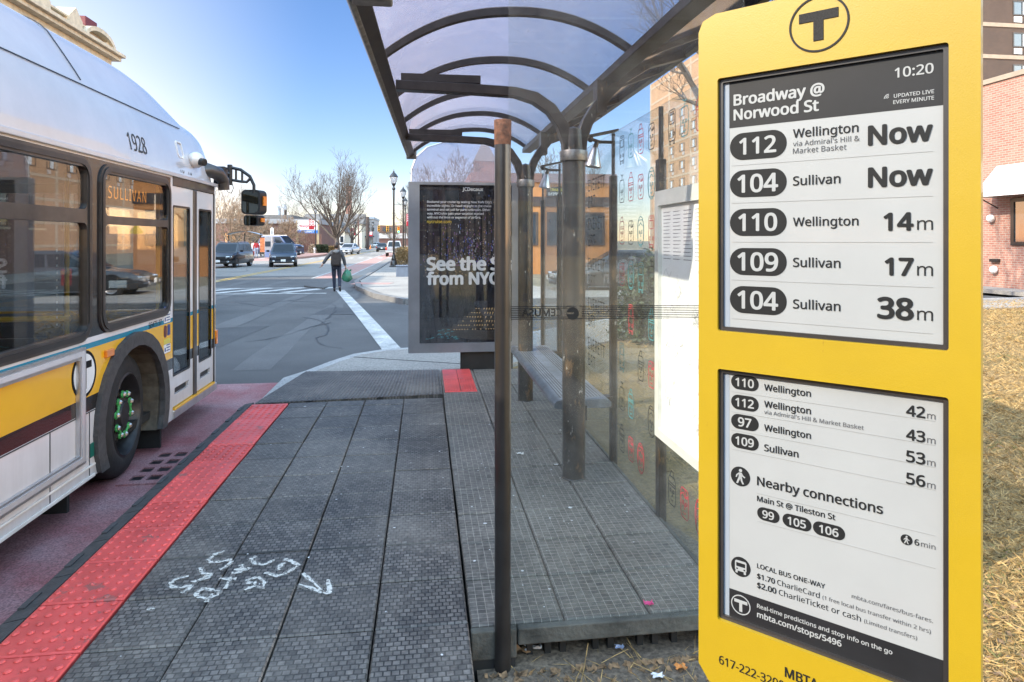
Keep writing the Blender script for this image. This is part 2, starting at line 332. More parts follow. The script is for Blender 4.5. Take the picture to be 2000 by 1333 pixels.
M['spray'] = mat('white_spray_paint', (.62,.58,.52), .8, var=.2, vs=40)
t = M['spray'].node_tree; g = N(t,'ShaderNodeNewGeometry'); n1 = N(t,'ShaderNodeTexNoise', i_Scale=90.0, i_Detail=8.0); t.links.new(g.outputs['Position'], n1.inputs['Vector'])
mr = N(t,'ShaderNodeMapRange'); mr.inputs[1].default_value = .33; mr.inputs[2].default_value = .52; t.links.new(n1.outputs['Fac'], mr.inputs[0]); t.links.new(mr.outputs[0], t.nodes['Principled BSDF'].inputs['Alpha'])
M['mist'] = mat('spray_mist', (.55,.51,.46), .9, var=.2, vs=40)
t = M['mist'].node_tree; g = N(t,'ShaderNodeNewGeometry'); n1 = N(t,'ShaderNodeTexNoise', i_Scale=420.0, i_Detail=2.0); t.links.new(g.outputs['Position'], n1.inputs['Vector'])
mr = N(t,'ShaderNodeMapRange'); mr.inputs[1].default_value = .50; mr.inputs[2].default_value = .72; t.links.new(n1.outputs['Fac'], mr.inputs[0]); t.links.new(mr.outputs[0], t.nodes['Principled BSDF'].inputs['Alpha'])
M['pole'] = mat('black_painted_pole', (.018,.016,.015), .32, var=.3, vs=10, coat=.3)
M['rust'] = mat('rusty_steel', (.105,.042,.022), .85, var=.6, vs=40, bump=.5)
M['bronze'] = mat('weathered_bronze_paint', (.020,.0175,.016), .34, metal=.1, var=.6, vs=9, bump=.25, bs=40)
def flecks(m_, col, th=.66, sc=26):
    t = m_.node_tree; b = t.nodes['Principled BSDF']; lk = b.inputs['Base Color'].links[0]; src = lk.from_socket
    g = N(t,'ShaderNodeNewGeometry'); mpn = N(t,'ShaderNodeMapping'); mpn.inputs['Scale'].default_value = (1,1,.35); n1 = N(t,'ShaderNodeTexNoise', i_Scale=sc, i_Detail=6.0, i_Roughness=.75)
    t.links.new(g.outputs['Position'], mpn.inputs[0]); t.links.new(mpn.outputs[0], n1.inputs['Vector'])
    mr = N(t,'ShaderNodeMapRange'); mr.inputs[1].default_value = th; mr.inputs[2].default_value = th+.03; t.links.new(n1.outputs['Fac'], mr.inputs[0])
    mx = N(t,'ShaderNodeMix', data_type='RGBA'); mx.inputs[7].default_value = c4(col); t.links.new(mr.outputs[0], mx.inputs[0]); t.links.new(src, mx.inputs[6]); t.links.new(mx.outputs[2], b.inputs['Base Color'])
flecks(M['bronze'], (.09,.055,.03), .58, 9); flecks(M['bronze'], (.36,.34,.31), .635, 30)
flecks(M['tactile'], (.34,.10,.085), .60, 5); flecks(M['tactile'], (.20,.06,.055), .67, 30)
M['bronze2'] = mat('dark_bronze_frame', (.035,.03,.027), .4, metal=.3, var=.35, vs=12)
M['galv'] = mat('worn_galvanised_beam', (.20,.20,.185), .5, metal=.4, var=.4, vs=18, bump=.2)
M['steel'] = mat('brushed_steel', (.50,.49,.48), .35, metal=1, var=.15, vs=20)
M['dullsteel'] = mat('dull_steel', (.22,.21,.20), .45, metal=.8, var=.4, vs=18)
M['alu'] = mat('satin_aluminium', (.55,.55,.56), .38, metal=.8, var=.12, vs=12)
M['bench'] = mat('scuffed_grey_bench', (.15,.165,.185), .35, metal=.3, var=.35, vs=9)
M['roofglass'] = glass('violet_tinted_polycarbonate', (.84,.82,.87), .04, .24, (.70,.66,.71), .06, 14, hv=(.8, 1.3))
M['wingglass'] = glass('dark_tinted_polycarbonate', (.30,.31,.34), .05, .02, (.2,.2,.22), .08, 4)
M['paneglass'] = glass('scratched_shelter_glass', (.955,.975,.97), .04, .018, (.85,.83,.78), .01, 5)
M['endglass'] = glass('scratched_end_glass', (.945,.97,.965), .055, .022, (.85,.84,.8), .01, 5)
M['busglass'] = glass('tinted_bus_glass', (.80,.81,.80), .17, .008, (.5,.5,.5), .004, 3)
M['doorglass'] = glass('tinted_door_glass', (.70,.73,.72), .15, .008, (.5,.5,.5), .004, 3)
M['lampglass'] = glass('lamp_glass', (.8,.85,.9), .12, .5, (.85,.86,.88), .05, 6)
M['carglass'] = mat('dark_car_glass', (.015,.02,.026), .12, var=.1, coat=0, spec=.3)
M['winglass'] = mat('dark_window_glass', (.035,.05,.065), .06, var=.3, coat=1, spec=.9, vs=1.2)
M['blindglass'] = mat('window_with_blind', (.36,.42,.48), .25, var=.25, coat=1, vs=1.5)
M['frame'] = mat('black_window_frame', (.022,.02,.02), .38, var=.2, coat=.2)
M['frame2'] = mat('grey_brown_window_frame', (.075,.066,.062), .35, metal=.4, var=.25, vs=8, coat=.3)
M['tyre'] = mat('tyre_rubber', (.018,.017,.017), .75, var=.35, vs=12, bump=.2)
M['rim'] = mat('black_steel_rim', (.02,.02,.021), .42, metal=.3, var=.4, vs=20)
M['dirt'] = mat('grimy_wheel_well', (.10,.085,.065), .85, var=.45, vs=8)
M['green'] = mat('green_plastic', (.05,.30,.075), .5, var=.35, vs=40)
M['whitebus'] = bands('white_bus_paint', [(0,(.60,.565,.575)),(.1,(.60,.565,.575))], rough=.2, coat=.8, var=.09)
M['skirtwhite'] = mat('dusty_white_panel', (.72,.67,.62), .35, var=.14, vs=4, coat=.3)
M['livery'] = bands('bus_side_livery', [(0,WHITE),(.63,(.006,.003,.0035)),(.72,YEL),(1.03,TEAL),(1.066,WHITE),(1.10,BLK),(2.245,WHITE)], rough=.22)
M['liverydoor'] = bands('bus_door_livery', [(0,WHITE),(.63,(.008,.006,.006)),(.72,YEL),(1.03,TEAL),(1.066,WHITE)], rough=.22)
M['yellow'] = mat('yellow_panel_paint', (.88,.46,.02), .3, var=.08, vs=3, coat=.4)
M['black'] = mat('plain_black', (.012,.012,.013), .45, var=.15)
M['ink'] = mat('dark_ink', (.010,.0105,.011), .6, var=.05, spec=.2)
M['inkmid'] = mat('grey_ink', (.06,.06,.063), .6, var=.05, spec=.2)
M['eink'] = mat('eink_paper', (.275,.285,.285), .42, var=.03, vs=14, coat=.25)
M['einkdark'] = mat('eink_dark_band', (.013,.0135,.015), .45, var=.12, vs=20, coat=.06, spec=.25)
M['einkline'] = mat('eink_hairline', (.215,.22,.22), .5, var=.02)
M['edgegrey'] = mat('screen_edge_grey', (.22,.25,.29), .3, var=.1)
M['signyel'] = mat('yellow_powder_coat', (.325,.215,.006), .42, var=.03, vs=14, bump=.05, bs=700, coat=.15)
flecks(M['signyel'], (.26,.165,.008), .655, 16)
M['white'] = mat('white_paint', (.78,.78,.77), .5, var=.05)
M['redtxt'] = mat('red_print', (.55,.03,.05), .5)
M['tealprint'] = mat('teal_print', (.05,.30,.33), .5)
M['orange'] = mat('amber_lens', (.7,.2,.02), .2, coat=.6)
M['led'] = mat('orange_led', (1,.36,.04), .5, emit=.5)
M['redlens'] = mat('red_lens', (.5,.01,.015), .15, coat=.8)
M['headlamp'] = mat('clear_headlamp', (.6,.62,.64), .08, metal=.6, coat=1)
M['map'] = mat('sun_bleached_map', (.80,.80,.77), .45, var=.03, coat=.2)
M['mapframe'] = mat('pale_map_frame', (.55,.55,.5), .5, var=.12)

# ------------------------------------------------------------------ text
try:                                             # the plain grotesque that ships inside Blender; its default face otherwise
    FONT = bpy.data.fonts.load(bpy.utils.system_resource('DATAFILES', path='fonts') + '/NotoSansHebrew-Regular.woff2')
except Exception: FONT = None
def text_mesh(s, bold=0.0, space=1.0):
    cu = bpy.data.curves.new('t', 'FONT'); cu.body = s; cu.size = 1; cu.space_character = space
    if FONT: cu.font = FONT
    o = bpy.data.objects.new('t', cu); COL.objects.link(o)
    dg = bpy.context.evaluated_depsgraph_get(); me = bpy.data.meshes.new_from_object(o.evaluated_get(dg))
    vs = [v.co.copy() for v in me.vertices]; fs = [tuple(p.vertices) for p in me.polygons]
    bpy.data.objects.remove(o); bpy.data.curves.remove(cu); bpy.data.meshes.remove(me)
    if bold:                                     # heavier strokes: the outline repeated a hair's breadth apart, each copy a touch higher
        b = bold*.95; n = len(vs); V = list(vs); G = list(fs)
        for k in range(1, 9):
            a = PI/4*k; V += [v+Vector((b*math.cos(a), b*math.sin(a)*.8, .0009*k)) for v in vs]; G += [tuple(i+n*k for i in f) for f in fs]
        return V, G
    return vs, fs
CAPH = max(v.y for v in text_mesh('H')[0])
def text(name, s, P, xd, yd, parent, m, width=None, cap=None, align='L', bold=0.0, lift=.0006, squash=1, space=1.0, label=None):
    vs, fs = text_mesh(s, bold, space)
    x0 = min(v.x for v in vs); x1 = max(v.x for v in vs)
    k = width/(x1-x0) if width else cap/CAPH
    ky = k*squash if width and cap is None else (cap/CAPH if cap else k)
    P = Vector(P); xd = Vector(xd).normalized(); yd = Vector(yd).normalized(); n = xd.cross(yd)
    sh = {'L': x0, 'R': x1, 'C': (x0+x1)/2}[align]
    mb = MB().add([P + xd*((v.x-sh)*k) + yd*(v.y*ky) + n*(lift+abs(v.z)*k) for v in vs], fs)
    return obj(name, mb, m, parent, label=label)
# ================================================================== SETTING: ground, roads, pavements
def sheet(name, x0, x1, y0, y1, dz, m, ny=None, mb=None):
    ny = ny or max(1, int((min(y1,60)-max(y0,0))/1.5) + 4); mb = mb or MB()
    ys = [y0+(y1-y0)*i/ny for i in range(ny+1)]
    if y1 > 80: ys = [y0] + [y for y in [k*1.5 for k in range(1, 40)] if y0 < y < y1] + [y1]
    vs = [(x, y, gz(y)+dz) for y in ys for x in (x0, x1)]
    mb.add(vs, [(2*i, 2*i+1, 2*i+3, 2*i+2) for i in range(len(ys)-1)])
    return struct(name, mb, m) if name else mb
def poly_sheet(mb, pts, dz, thick=0):
    ys = [p[1] for p in pts]
    r = delaunay_2d_cdt([Vector((p[0],p[1])) for p in pts], [(i,(i+1)%len(pts)) for i in range(len(pts))], [], 1, 1e-6)
    mb.add([(p.x,p.y,gz(p.y)+dz) for p in r[0]], [tuple(f) for f in r[2]])
    if thick:
        k = len(pts)
        mb.add([(p[0],p[1],gz(p[1])+dz) for p in pts]+[(p[0],p[1],gz(p[1])+dz-thick) for p in pts], [(i,k+i,k+(i+1)%k,(i+1)%k) for i in range(k)])
    return mb
sheet('ground', -700, 700, -120, 1500, -.03, ground_mat('far_ground', ((.17,.14,.10),(.13,.12,.08)), (.05, 3), 1))
sheet('road', -17.6, 1.2, -90, 35.5, 0, M['asphalt'])
sheet('far_road', -17.6, 1.2, 35.5, 600, 0, ground_mat('sunlit_worn_asphalt', ((.21,.195,.175),(.26,.24,.215)), (.3, 40), .88))  # worn asphalt, made paler to put distant sunlight into its colour
mb = MB(); poly_sheet(mb, [(1.2,8.5),(90,16),(90,28),(1.2,18.2)], 0.0); struct('side_road', mb, M['asphalt'])
mb = MB(); sheet(None, -4.75, -1.62, -60, 8.15, .004, None, mb=mb); struct('bus_lane', mb, M['redlane'])
mb = MB(); sheet(None, -5.4, -3.9, 33, 130, .004, None, mb=mb); sheet(None, -17.4, -13.2, 62, 130, .004, None, mb=mb); struct('far_bus_lane', mb, M['redfar'])
mk = MB()
def line(a, b, wd, mb=mk, z=.008):
    a = Vector(a); b = Vector(b); n = max(2, int((b-a).length/2)); P = [a.lerp(b, i/n) for i in range(n+1)]
    mb.ribbon([(p.x,p.y,gz(p.y)) for p in P], wd, z=z)
line((-.50,10.3),(-3.05,24.2),.30)                       # white line beside the crossing person
line((-17,23.0),(-3.3,22.6),.22); line((-17,26.0),(-4.6,25.7),.22)
for i in range(11): line((-16.3+i*1.15,23.1),(-15.0+i*1.15,25.9),.42)
for y0 in (31.2,): line((-17,y0),(-9.3,y0),.4)
line((-5.5,33),(-5.5,150),.12); line((-3.9,33),(-3.9,60),.10)
for i in range(8): line((-12.9,34+i*9),(-12.9,37+i*9),.12)
for i in range(14): line((-17+i*1.0,70.5),(-16.5+i*1.0,70.5),2.6)
line((-13.2,34),(-13.2,60),.1)
struct('road_marking', mk, M['line'])
my = MB(); line((-9.55,30),(-9.0,190),.13,my); line((-9.25,30),(-8.7,190),.13,my); struct('centre_line', my, M['yline'])
cr_ = MB(); rc = random.Random(19)
for (x, y, a, L) in ((-1.3,10.6,2.6,5),(-3.2,9.4,2.9,4),(-5.5,14,2.2,7),(-2.2,14.5,1.3,6),(-7.5,19,.3,9),(-4.2,18,1.7,6),(-1.6,17,2.8,5),(-9,27,.2,8),(-6.5,30,1.5,14),(-11.2,36,1.55,30),(-7.6,40,1.55,26),(-3.0,11.5,.7,3)):
    P = [(x,y,gz(y))]
    for k in range(int(L/.35)):
        a += rc.gauss(0,.22); x += math.cos(a)*.35; y += math.sin(a)*.35; P.append((x,y,gz(y)))
    cr_.ribbon(P, .022, z=.0085, jit=.6)
struct('road_crack', cr_, mat('tar_seam', (.035,.035,.037), .6, var=.3))
pp_ = MB()
for q in ([(-5.4,10.2),(-3.3,10.6),(-3.1,13.6),(-5.3,13.2)],[(-8.8,15.5),(-7.0,15.7),(-7.2,22.5),(-9.0,22.3)],[(-2.6,15.6),(-1.6,15.5),(-1.5,17.1),(-2.5,17.3)]): poly_sheet(pp_, q, .0042)
struct('road_patch', pp_, ground_mat('patched_asphalt', ((.055,.055,.056),(.075,.075,.075)), (.9, 110), .85))
tt = MB()
for x0 in (-3.95,-2.35,-7.9,-6.3,-11.6,-10.1):
    P = [(x0+rc.gauss(0,.03), yy, gz(yy)) for yy in [9+1.3*k for k in range(20)]]; tt.ribbon(P, .42, z=.0025, jit=.25)
struct('tyre_track', tt, ground_mat('polished_asphalt', ((.095,.092,.088),(.12,.116,.111)), (.9, 60), .75))
# near corner pavement, kerb
kp = [(-1.60,6.1),(-1.60,7.7),(-1.42,8.08),(-1.22,8.66),(-.98,9.19),(-.62,9.50),(-.22,9.64),(.4,9.95),(1.5,10.75),(4,13),(8,14.9),(30,18),(60,21.2)]
inner = [(60,19.6),(30,16.2),(8,12.7),(4,10.9),(1.75,8.9),(.9,8.05),(.2,7.95),(.165,6.1)]
def inset(pts, d):
    o = []
    for i, p in enumerate(pts):
        a = Vector(pts[max(i-1,0)]); b = Vector(pts[min(i+1,len(pts)-1)]); t = (b-a).normalized(); o.append((p[0]+t.y*d, p[1]-t.x*d))
    return o
ki = inset(kp, .13)
mb = MB(); poly_sheet(mb, ki+inner, .15, .2); struct('pavement', mb, M['concrete'])
mb = MB(); poly_sheet(mb, kp+list(reversed(ki)), .154, .2); struct('kerb', mb, M['kerb'])
mb = MB()
for a, b in (((-1.0,8.98),(.62,8.2)),((.62,8.2),(1.7,9.2))): mb.beam((a[0],a[1],.151),(b[0],b[1],.151),.014,.006)
struct('pavement_joint', mb, M['rubdark'])
# far corner pavement
fk = [(90,24.5),(30,20.6),(6,18.0),(1,17.5),(-.5,18.0),(-1.45,20.3),(-2.4,24.3),(-2.85,28),(-2.85,60),(-2.9,300)]
fi = inset(fk, .15)
mb = MB(); sheet(None, -2.72, 3.5, 28, 300, .14, None, mb=mb)
poly_sheet(mb, [(30,20.75),(6,18.15),(1,17.65),(-.4,18.12),(-1.31,20.36),(-2.26,24.3),(-2.70,28),(3.5,28),(4,23),(30,24)], .14); struct('far_pavement', mb, M['concrete'])
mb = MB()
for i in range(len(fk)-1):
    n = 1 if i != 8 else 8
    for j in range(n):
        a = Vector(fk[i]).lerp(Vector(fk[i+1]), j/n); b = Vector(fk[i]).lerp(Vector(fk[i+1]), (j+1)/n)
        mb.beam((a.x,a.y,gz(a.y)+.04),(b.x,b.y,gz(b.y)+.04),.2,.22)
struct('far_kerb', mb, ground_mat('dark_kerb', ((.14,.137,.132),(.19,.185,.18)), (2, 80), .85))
mb = MB(); mb.obox((-2.05,25.9,gz(26)+.146),(1,-.2,0),(.2,1,0),(0,0,1),.75,.5,.004); struct('ramp_paving', mb, M['redfar'])
mb = MB(); sheet(None, -60, -17.75, -60, 300, .14, None, mb=mb); struct('opposite_pavement', mb, M['concrete'])
mb = MB()
for j in range(40):
    a = -60+j*9; b = a+9; mb.beam((-17.65,a,gz(a)+.04),(-17.65,b,gz(b)+.04),.2,.22)
struct('opposite_kerb', mb, M['kerb'])
# lawn with soil beside the platform
lawn_poly = [(.30,-60),(90,-60),(90,19.5),(60,19.55),(30,16.15),(8,12.65),(4,10.85),(1.75,8.85),(.95,7.98),(.30,7.9)]
mb = MB(); poly_sheet(mb, lawn_poly, .12); struct('lawn', mb, M['lawn'])
mb = MB(); poly_sheet(mb, [(.19,-3),(1.1,-3),(1.5,1),(1.35,1.9),(1.6,2.4),(1.45,3.2),(1.24,4),(1.3,7.8),(.2,7.9),(.19,2)], .126); struct('soil', mb, M['soil'])
mb = MB(); mb.obox((16.2,19.6,.16),(1,.05,0),(-.05,1,0),(0,0,1),8,.55,.09)
# strip of path along the foot of the brick building, placed with the building below

# ---- dry grass, twigs and litter (stuff)
mb = MB(); R = random.Random(3)
def blade(x, y, z, h, lean, wd):
    a = R.uniform(0, 2*PI); b = R.uniform(0, 2*PI); dx = math.cos(a)*wd/2; dy = math.sin(a)*wd/2
    lx = math.cos(b)*lean; ly = math.sin(b)*lean
    mb.add([(x-dx,y-dy,z),(x+dx,y+dy,z),(x+lx*.5+dx*.6,y+ly*.5+dy*.6,z+h*.65),(x+lx,y+ly,z+h)], [(0,1,2),(0,2,3)])
for i in range(46000):
    y = 1.3 + 14*R.random()**1.6; x = max(1.55+R.random()*.3, y*R.uniform(.80,1.16)) if i % 3 else 1.6+R.random()*5
    q_ = 1+y*.09; blade(x, y, .118, R.uniform(.006,.035)*q_, R.uniform(.02,.08)*q_, R.uniform(.003,.007)*q_)
for i in range(1500):
    x = R.uniform(.3,2.2); y = R.uniform(1.3,2.42)
    blade(x, y, .124, R.uniform(.006,.05)*R.random(), R.uniform(.02,.10), R.uniform(.002,.005))
tag(obj('dry_grass', mb, M['straw'], kind='stuff'), 'straw coloured dry winter grass beside the shelter and sign', 'grass')
mb = MB()
for i in range(7000):
    y = 1.4 + 13*R.random()**1.5; x = max(1.6, y*R.uniform(.80,1.16)); q_ = 1+y*.09
    if math.sin(x*2.1+y)*math.sin(y*1.3-x*.7) < .25: continue
    blade(x, y, .118, R.uniform(.008,.03)*q_, R.uniform(.01,.05)*q_, R.uniform(.003,.006)*q_)
tag(obj('green_grass', mb, mat('green_grass_blade', (.13,.125,.035), .8, var=.4, vs=14), kind='stuff'), 'sparse greener grass blades growing among the straw coloured lawn', 'grass')
mb = MB()
for i in range(1900):
    if R.random() < .7: x = R.uniform(.22,2.6); y = R.uniform(1.4,2.7)
    else: x = R.uniform(1.3,5.5); y = R.uniform(1.6,7)
    if .16 < x < 1.25 and y > 2.38: y = 2.36
    s = R.uniform(.003,.022); a = R.uniform(0,PI); c, d = math.cos(a)*s, math.sin(a)*s; k = R.uniform(.4,.8); z = .128
    mb.add([(x-c,y-d,z),(x+d*k,y-c*k,z+R.uniform(0,.012)),(x+c,y+d,z+R.uniform(0,.012)),(x-d*k,y+c*k,z+.002)], [(0,1,2,3)])
tag(obj('leaf_litter', mb, M['leafdry'], kind='stuff'), 'brown dead leaves scattered on the soil by the platform', 'leaves')

# ================================================================== PLATFORM of rubber tiles
PZ = .27
pl = thing('boarding_platform', 'raised boarding platform of black rubber tiles with red tactile edge', 'platform', (-.6, 3, 0))
def tiles(cols, y0, y1, pitch, gap=.006, z=PZ, th=.055, ystart=None):
    mb = MB(); rr = random.Random(5)
    for (a, b) in cols:
        y = y0
        while y < y1-.02:
            e = min(y+pitch, y1); dz = rr.uniform(-.003,.0015); g = gap/2; c = .005
            x0, x1, q0, q1 = a+g+rr.uniform(-.001,.001), b-g+rr.uniform(-.001,.001), y+.0048, e-.0048
            mb.add([(x0,q0,z-th),(x1,q0,z-th),(x1,q1,z-th),(x0,q1,z-th),(x0,q0,z-c+dz),(x1,q0,z-c+dz),(x1,q1,z-c+dz),(x0,q1,z-c+dz),
                (x0+c,q0+c,z+dz),(x1-c,q0+c,z+dz),(x1-c,q1-c,z+dz),(x0+c,q1-c,z+dz)],
                [(0,1,5,4),(1,2,6,5),(2,3,7,6),(3,0,4,7),(4,5,9,8),(5,6,10,9),(6,7,11,10),(7,4,8,11),(8,9,10,11)])
            y = e
    return mb
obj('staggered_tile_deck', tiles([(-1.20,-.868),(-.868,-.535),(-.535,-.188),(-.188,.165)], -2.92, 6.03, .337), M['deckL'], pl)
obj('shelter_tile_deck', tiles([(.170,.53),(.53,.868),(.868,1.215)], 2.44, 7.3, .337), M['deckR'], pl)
mb = tiles([(-1.52,-1.203)], -2.92, 6.0, .337, z=PZ+.004)
for j in range(27):
    for a in range(6):
        for b in range(6):
            x = -1.52+.317*(a+.5)/6; y = -2.92+.337*(j+(b+.5)/6)
            if y < 1.6 or y > 5.98: continue
            mb.lathe([(.0145,0),(.0125,.004),(.006,.0062),(0.0005,.0064)], (x,y,PZ+.003), n=8)
obj('tactile_strip', mb, M['tactile'], pl)
mb = MB()
sec = [(-1.523,.266),(-1.545,.262),(-1.60,.252),(-1.635,.225),(-1.65,.10),(-1.66,.0),(-1.523,.0)]
ys = [-3+.337*i for i in range(28)]
for i in range(len(ys)-1):
    a, b = ys[i]+.004, ys[i+1]-.004
    vs = [(p[0],y,p[1]) for y in (a,b) for p in sec]; n = len(sec)
    mb.add(vs, [(k,(k+1)%n,n+(k+1)%n,n+k) for k in range(n)]+[tuple(range(n-1,-1,-1)),tuple(range(n,2*n))])
    mb.box(-1.60,-1.575,a+.08,a+.2,.248,.262)
obj('edge_ramp', mb, M['rub'], pl)
mb = MB(); mb.box(-1.50,.15,-2.9,6.0,.0,.212); obj('deck_base', mb, M['rubdark'], pl)
# ribbed mat sloping down to the pavement
mb = MB(); n = 96
a0, a1 = Vector((-1.50,6.03,.268)), Vector((.165,6.17,.268)); b0, b1 = Vector((-1.40,8.0,.158)), Vector((.172,7.9,.158))
vs = []
for j in range(7):
    for i in range(n*2+1):
        t = i/(n*2); p = a0.lerp(a1,t).lerp(b0.lerp(b1,t), j/6); p.z += .006*(1 if i % 4 < 2 else 0); vs.append(p)
k = n*2+1; mb.add(vs, [(j*k+i,j*k+i+1,(j+1)*k+i+1,(j+1)*k+i) for j in range(6) for i in range(n*2)])
mb.add([a0,a1,a1-Vector((0,0,.11)),a0-Vector((0,0,.11)),b0,b1], [(0,3,2,1),(0,4,5,1)])
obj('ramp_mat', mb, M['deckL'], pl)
mb = tiles([(.186,.345),(.345,.500)], 6.22, 7.28, .53, z=PZ+.012, th=.02); 
for i in range(12): mb.box(.19+.026*i,.19+.026*i+.012,6.24,7.26,PZ+.010,PZ+.016)
obj('red_pad', mb, M['tactile'], pl)
mb = MB(); mb.box(.345,1.222,2.405,2.438,.205,.268); mb.box(.17,.34,2.405,2.438,.16,.268)
mb.box(1.217,1.235,2.405,7.3,.2,.262); obj('deck_fascia', mb, M['moss'], pl, bev=.006)
for i, x in enumerate((.40,.47,.53,.66,.72,.84,.90,.98,1.12,1.18)):
    mb = MB(); mb.box(x-.012,x+.012,2.47,2.5,.1,.203); obj('deck_support', mb, M['rubdark'], pl)
    mb = MB(); mb.box(x-.018,x+.018,2.6,2.64,.1,.203); obj('deck_support', mb, M['rubdark'], pl)
mb = MB(); mb.box(.172,.335,2.408,2.9,.06,.20); mb.box(.34,1.2,2.85,7.2,.1,.2); obj('deck_plinth', mb, M['rubdark'], pl)
# dirt packed in the joints, chalk-like droppings
mb = MB(); rr = random.Random(11)
for i in range(150):
    if i % 3: x = rr.uniform(.18,1.2); y = rr.uniform(2.46,5.6)
    else: x = rr.uniform(-1.1,.16); y = rr.uniform(2.2,5.9)
    s = rr.uniform(.002,.007) * (1.6 if rr.random() < .12 else 1); n = 6; a0_ = rr.random()*6
    mb.add([(x+math.cos(a0_+2*PI*k/n)*s*rr.uniform(.6,1.3), y+math.sin(a0_+2*PI*k/n)*s*rr.uniform(.6,1.3), PZ+.0026) for k in range(n)], [tuple(range(n))])
obj('spatter', mb, M['paper'], pl, kind='stuff')
# spray-painted letters: strokes traced on the deck
mb = MB()
SP = [[(1250,335),(1200,355),(1165,385),(1178,400),(1230,395),(1285,385),(1288,402),(1260,425),(1225,440)],
[(1115,428),(1128,460),(1180,463),(1166,482),(1100,502),(1075,512)],[(1152,470),(1128,500)],
[(1055,475),(990,490),(945,518),(962,537),(1010,540),(1062,528),(1060,545),(1012,572)],
[(1140,540),(1100,568),(1093,588),(1150,602),(1215,582),(1228,562),(1172,553),(1140,543)],[(1185,575),(1150,622)],
[(1290,460),(1342,455),(1352,422),(1345,412)],[(1308,440),(1382,440),(1392,430)],
[(1228,488),(1290,495),(1322,490)],[(1290,480),(1255,548)],
[(1432,365),(1400,378),(1420,405),(1470,412),(1512,395),(1525,383)],
[(1365,555),(1420,530),(1470,546),(1476,508),(1440,480),(1385,498),(1388,515),(1432,512)],
[(1480,455),(1548,476),(1600,460),(1665,415),(1622,390),(1583,380)],[(1552,445),(1568,412),(1592,402)],
[(1690,460),(1810,568),(1842,575),(1830,495)],[(1668,520),(1800,566)],[(820,663),(866,657)]]
for st in SP:
    P = [at_z(x/2.857, 960+y/2.857, PZ) for x, y in st]; Q = []
    for i in range(len(P)-1): Q += [P[i].lerp(P[i+1], t/4)+Vector((random.uniform(-.002,.002),random.uniform(-.002,.002),0)) for t in range(4)]
    mb.ribbon(Q+[P[-1]], .0155, z=.0030, jit=.6)
obj('spray_lettering', mb, M['spray'], pl)
mb = MB()
for st in SP:
    P = [at_z(x/2.857, 960+y/2.857, PZ) for x, y in st]; mb.ribbon(P, .034, z=.0027, jit=.2)
obj('spray_haze', mb, M['mist'], pl)
# storm drain in the gutter
dr = thing('storm_drain', 'square barred storm drain grate in the red gutter by the bus wheel', 'drain', (-1.9, 5.2, 0))
mb = MB(); mb.plate([(-2.14,4.86),(-1.70,4.86),(-1.70,5.62),(-2.14,5.62)], [[(x,y),(x+.085,y),(x+.085,y+.10),(x,y+.10)] for x in (-2.09,-1.97,-1.85) for y in (4.93,5.10,5.27,5.44)], lambda u,v,w: Vector((u,v,w)), .004, .016)
obj('grate', mb, M['redlane'], dr)
mb = MB(); mb.box(-2.12,-1.72,4.88,5.6,.0045,.0055); obj('drain_hole', mb, M['black'], dr)
# loose litter
LI = [('paper_scrap', 1016, 888, PZ, .022, 'paper', 'crumpled white paper scrap on the deck between pole and column', 'litter'),
 ('paper_scrap', 1086, 909, PZ, .012, 'paper', 'tiny white scrap on the deck left of the shelter column foot', 'litter'),
 ('pink_wrapper', 1267, 1181, PZ, .017, 'pink', 'small bright pink wrapper lying at a joint of the deck', 'litter'),
 ('paper_scrap', 1041, 1268, .135, .03, 'paper', 'torn white paper under the platform edge beside the pole', 'litter'),
 ('dead_leaf', 1018, 1272, .135, .032, 'leafdry', 'curled brown leaf under the platform edge beside the pole', 'leaf'),
 ('paper_scrap', 1210, 1266, .135, .016, 'bluep', 'pale blue scrap under the middle of the platform edge', 'litter'),
 ('cigarette_end', 1330, 1306, .135, .020, 'orangep', 'orange filter end on the soil left of the yellow sign', 'litter'),
 ('paper_scrap', 1285, 1322, .135, .02, 'paper', 'folded white scrap on the soil at the bottom edge', 'litter')]
M['pink'] = mat('pink_foil', (.75,.03,.2), .4); M['bluep'] = mat('pale_blue_paper', (.35,.42,.6), .6); M['orangep'] = mat('orange_filter', (.6,.22,.05), .7)
for (nm, x, y, z, s, mk_, lb, ct) in LI:
    p = at_z(x, y, z); mb = MB(); g = 5; vs = []
    for i in range(g):
        for j in range(g):
            vs.append((p.x+(i/(g-1)-.5)*2*s*(1+.2*math.sin(j*2.1)), p.y+(j/(g-1)-.5)*1.3*s+.2*s*math.sin(i*1.7), z+.004+abs(random.gauss(0,.25))*s))
    fs = [(i*g+j,(i+1)*g+j,(i+1)*g+j+1,i*g+j+1) for i in range(g-1) for j in range(g-1)]
    mb.add(vs, fs); mb.add([(a,b,c-.0015) for a,b,c in vs], [tuple(reversed(f)) for f in fs])
    solo(nm, mb, M[mk_], lb, ct, base=(p.x,p.y,z))
mb = MB()
for i in range(90):
    x = R.uniform(.24,1.9); y = R.uniform(1.6,2.42); a = R.uniform(0,PI); L = R.uniform(.04,.13); dx, dy = math.cos(a)*L, math.sin(a)*L
    z0 = .130; mb.tube([(x-dx,y-dy,z0),(x,y,z0+R.uniform(.002,.03)),(x+dx,y+dy,z0+R.uniform(0,.05))], .0016, 4)
tag(obj('twig_litter', mb, M['straw'], kind='stuff'), 'thin pale twigs strewn on soil before the platform edge', 'twigs')
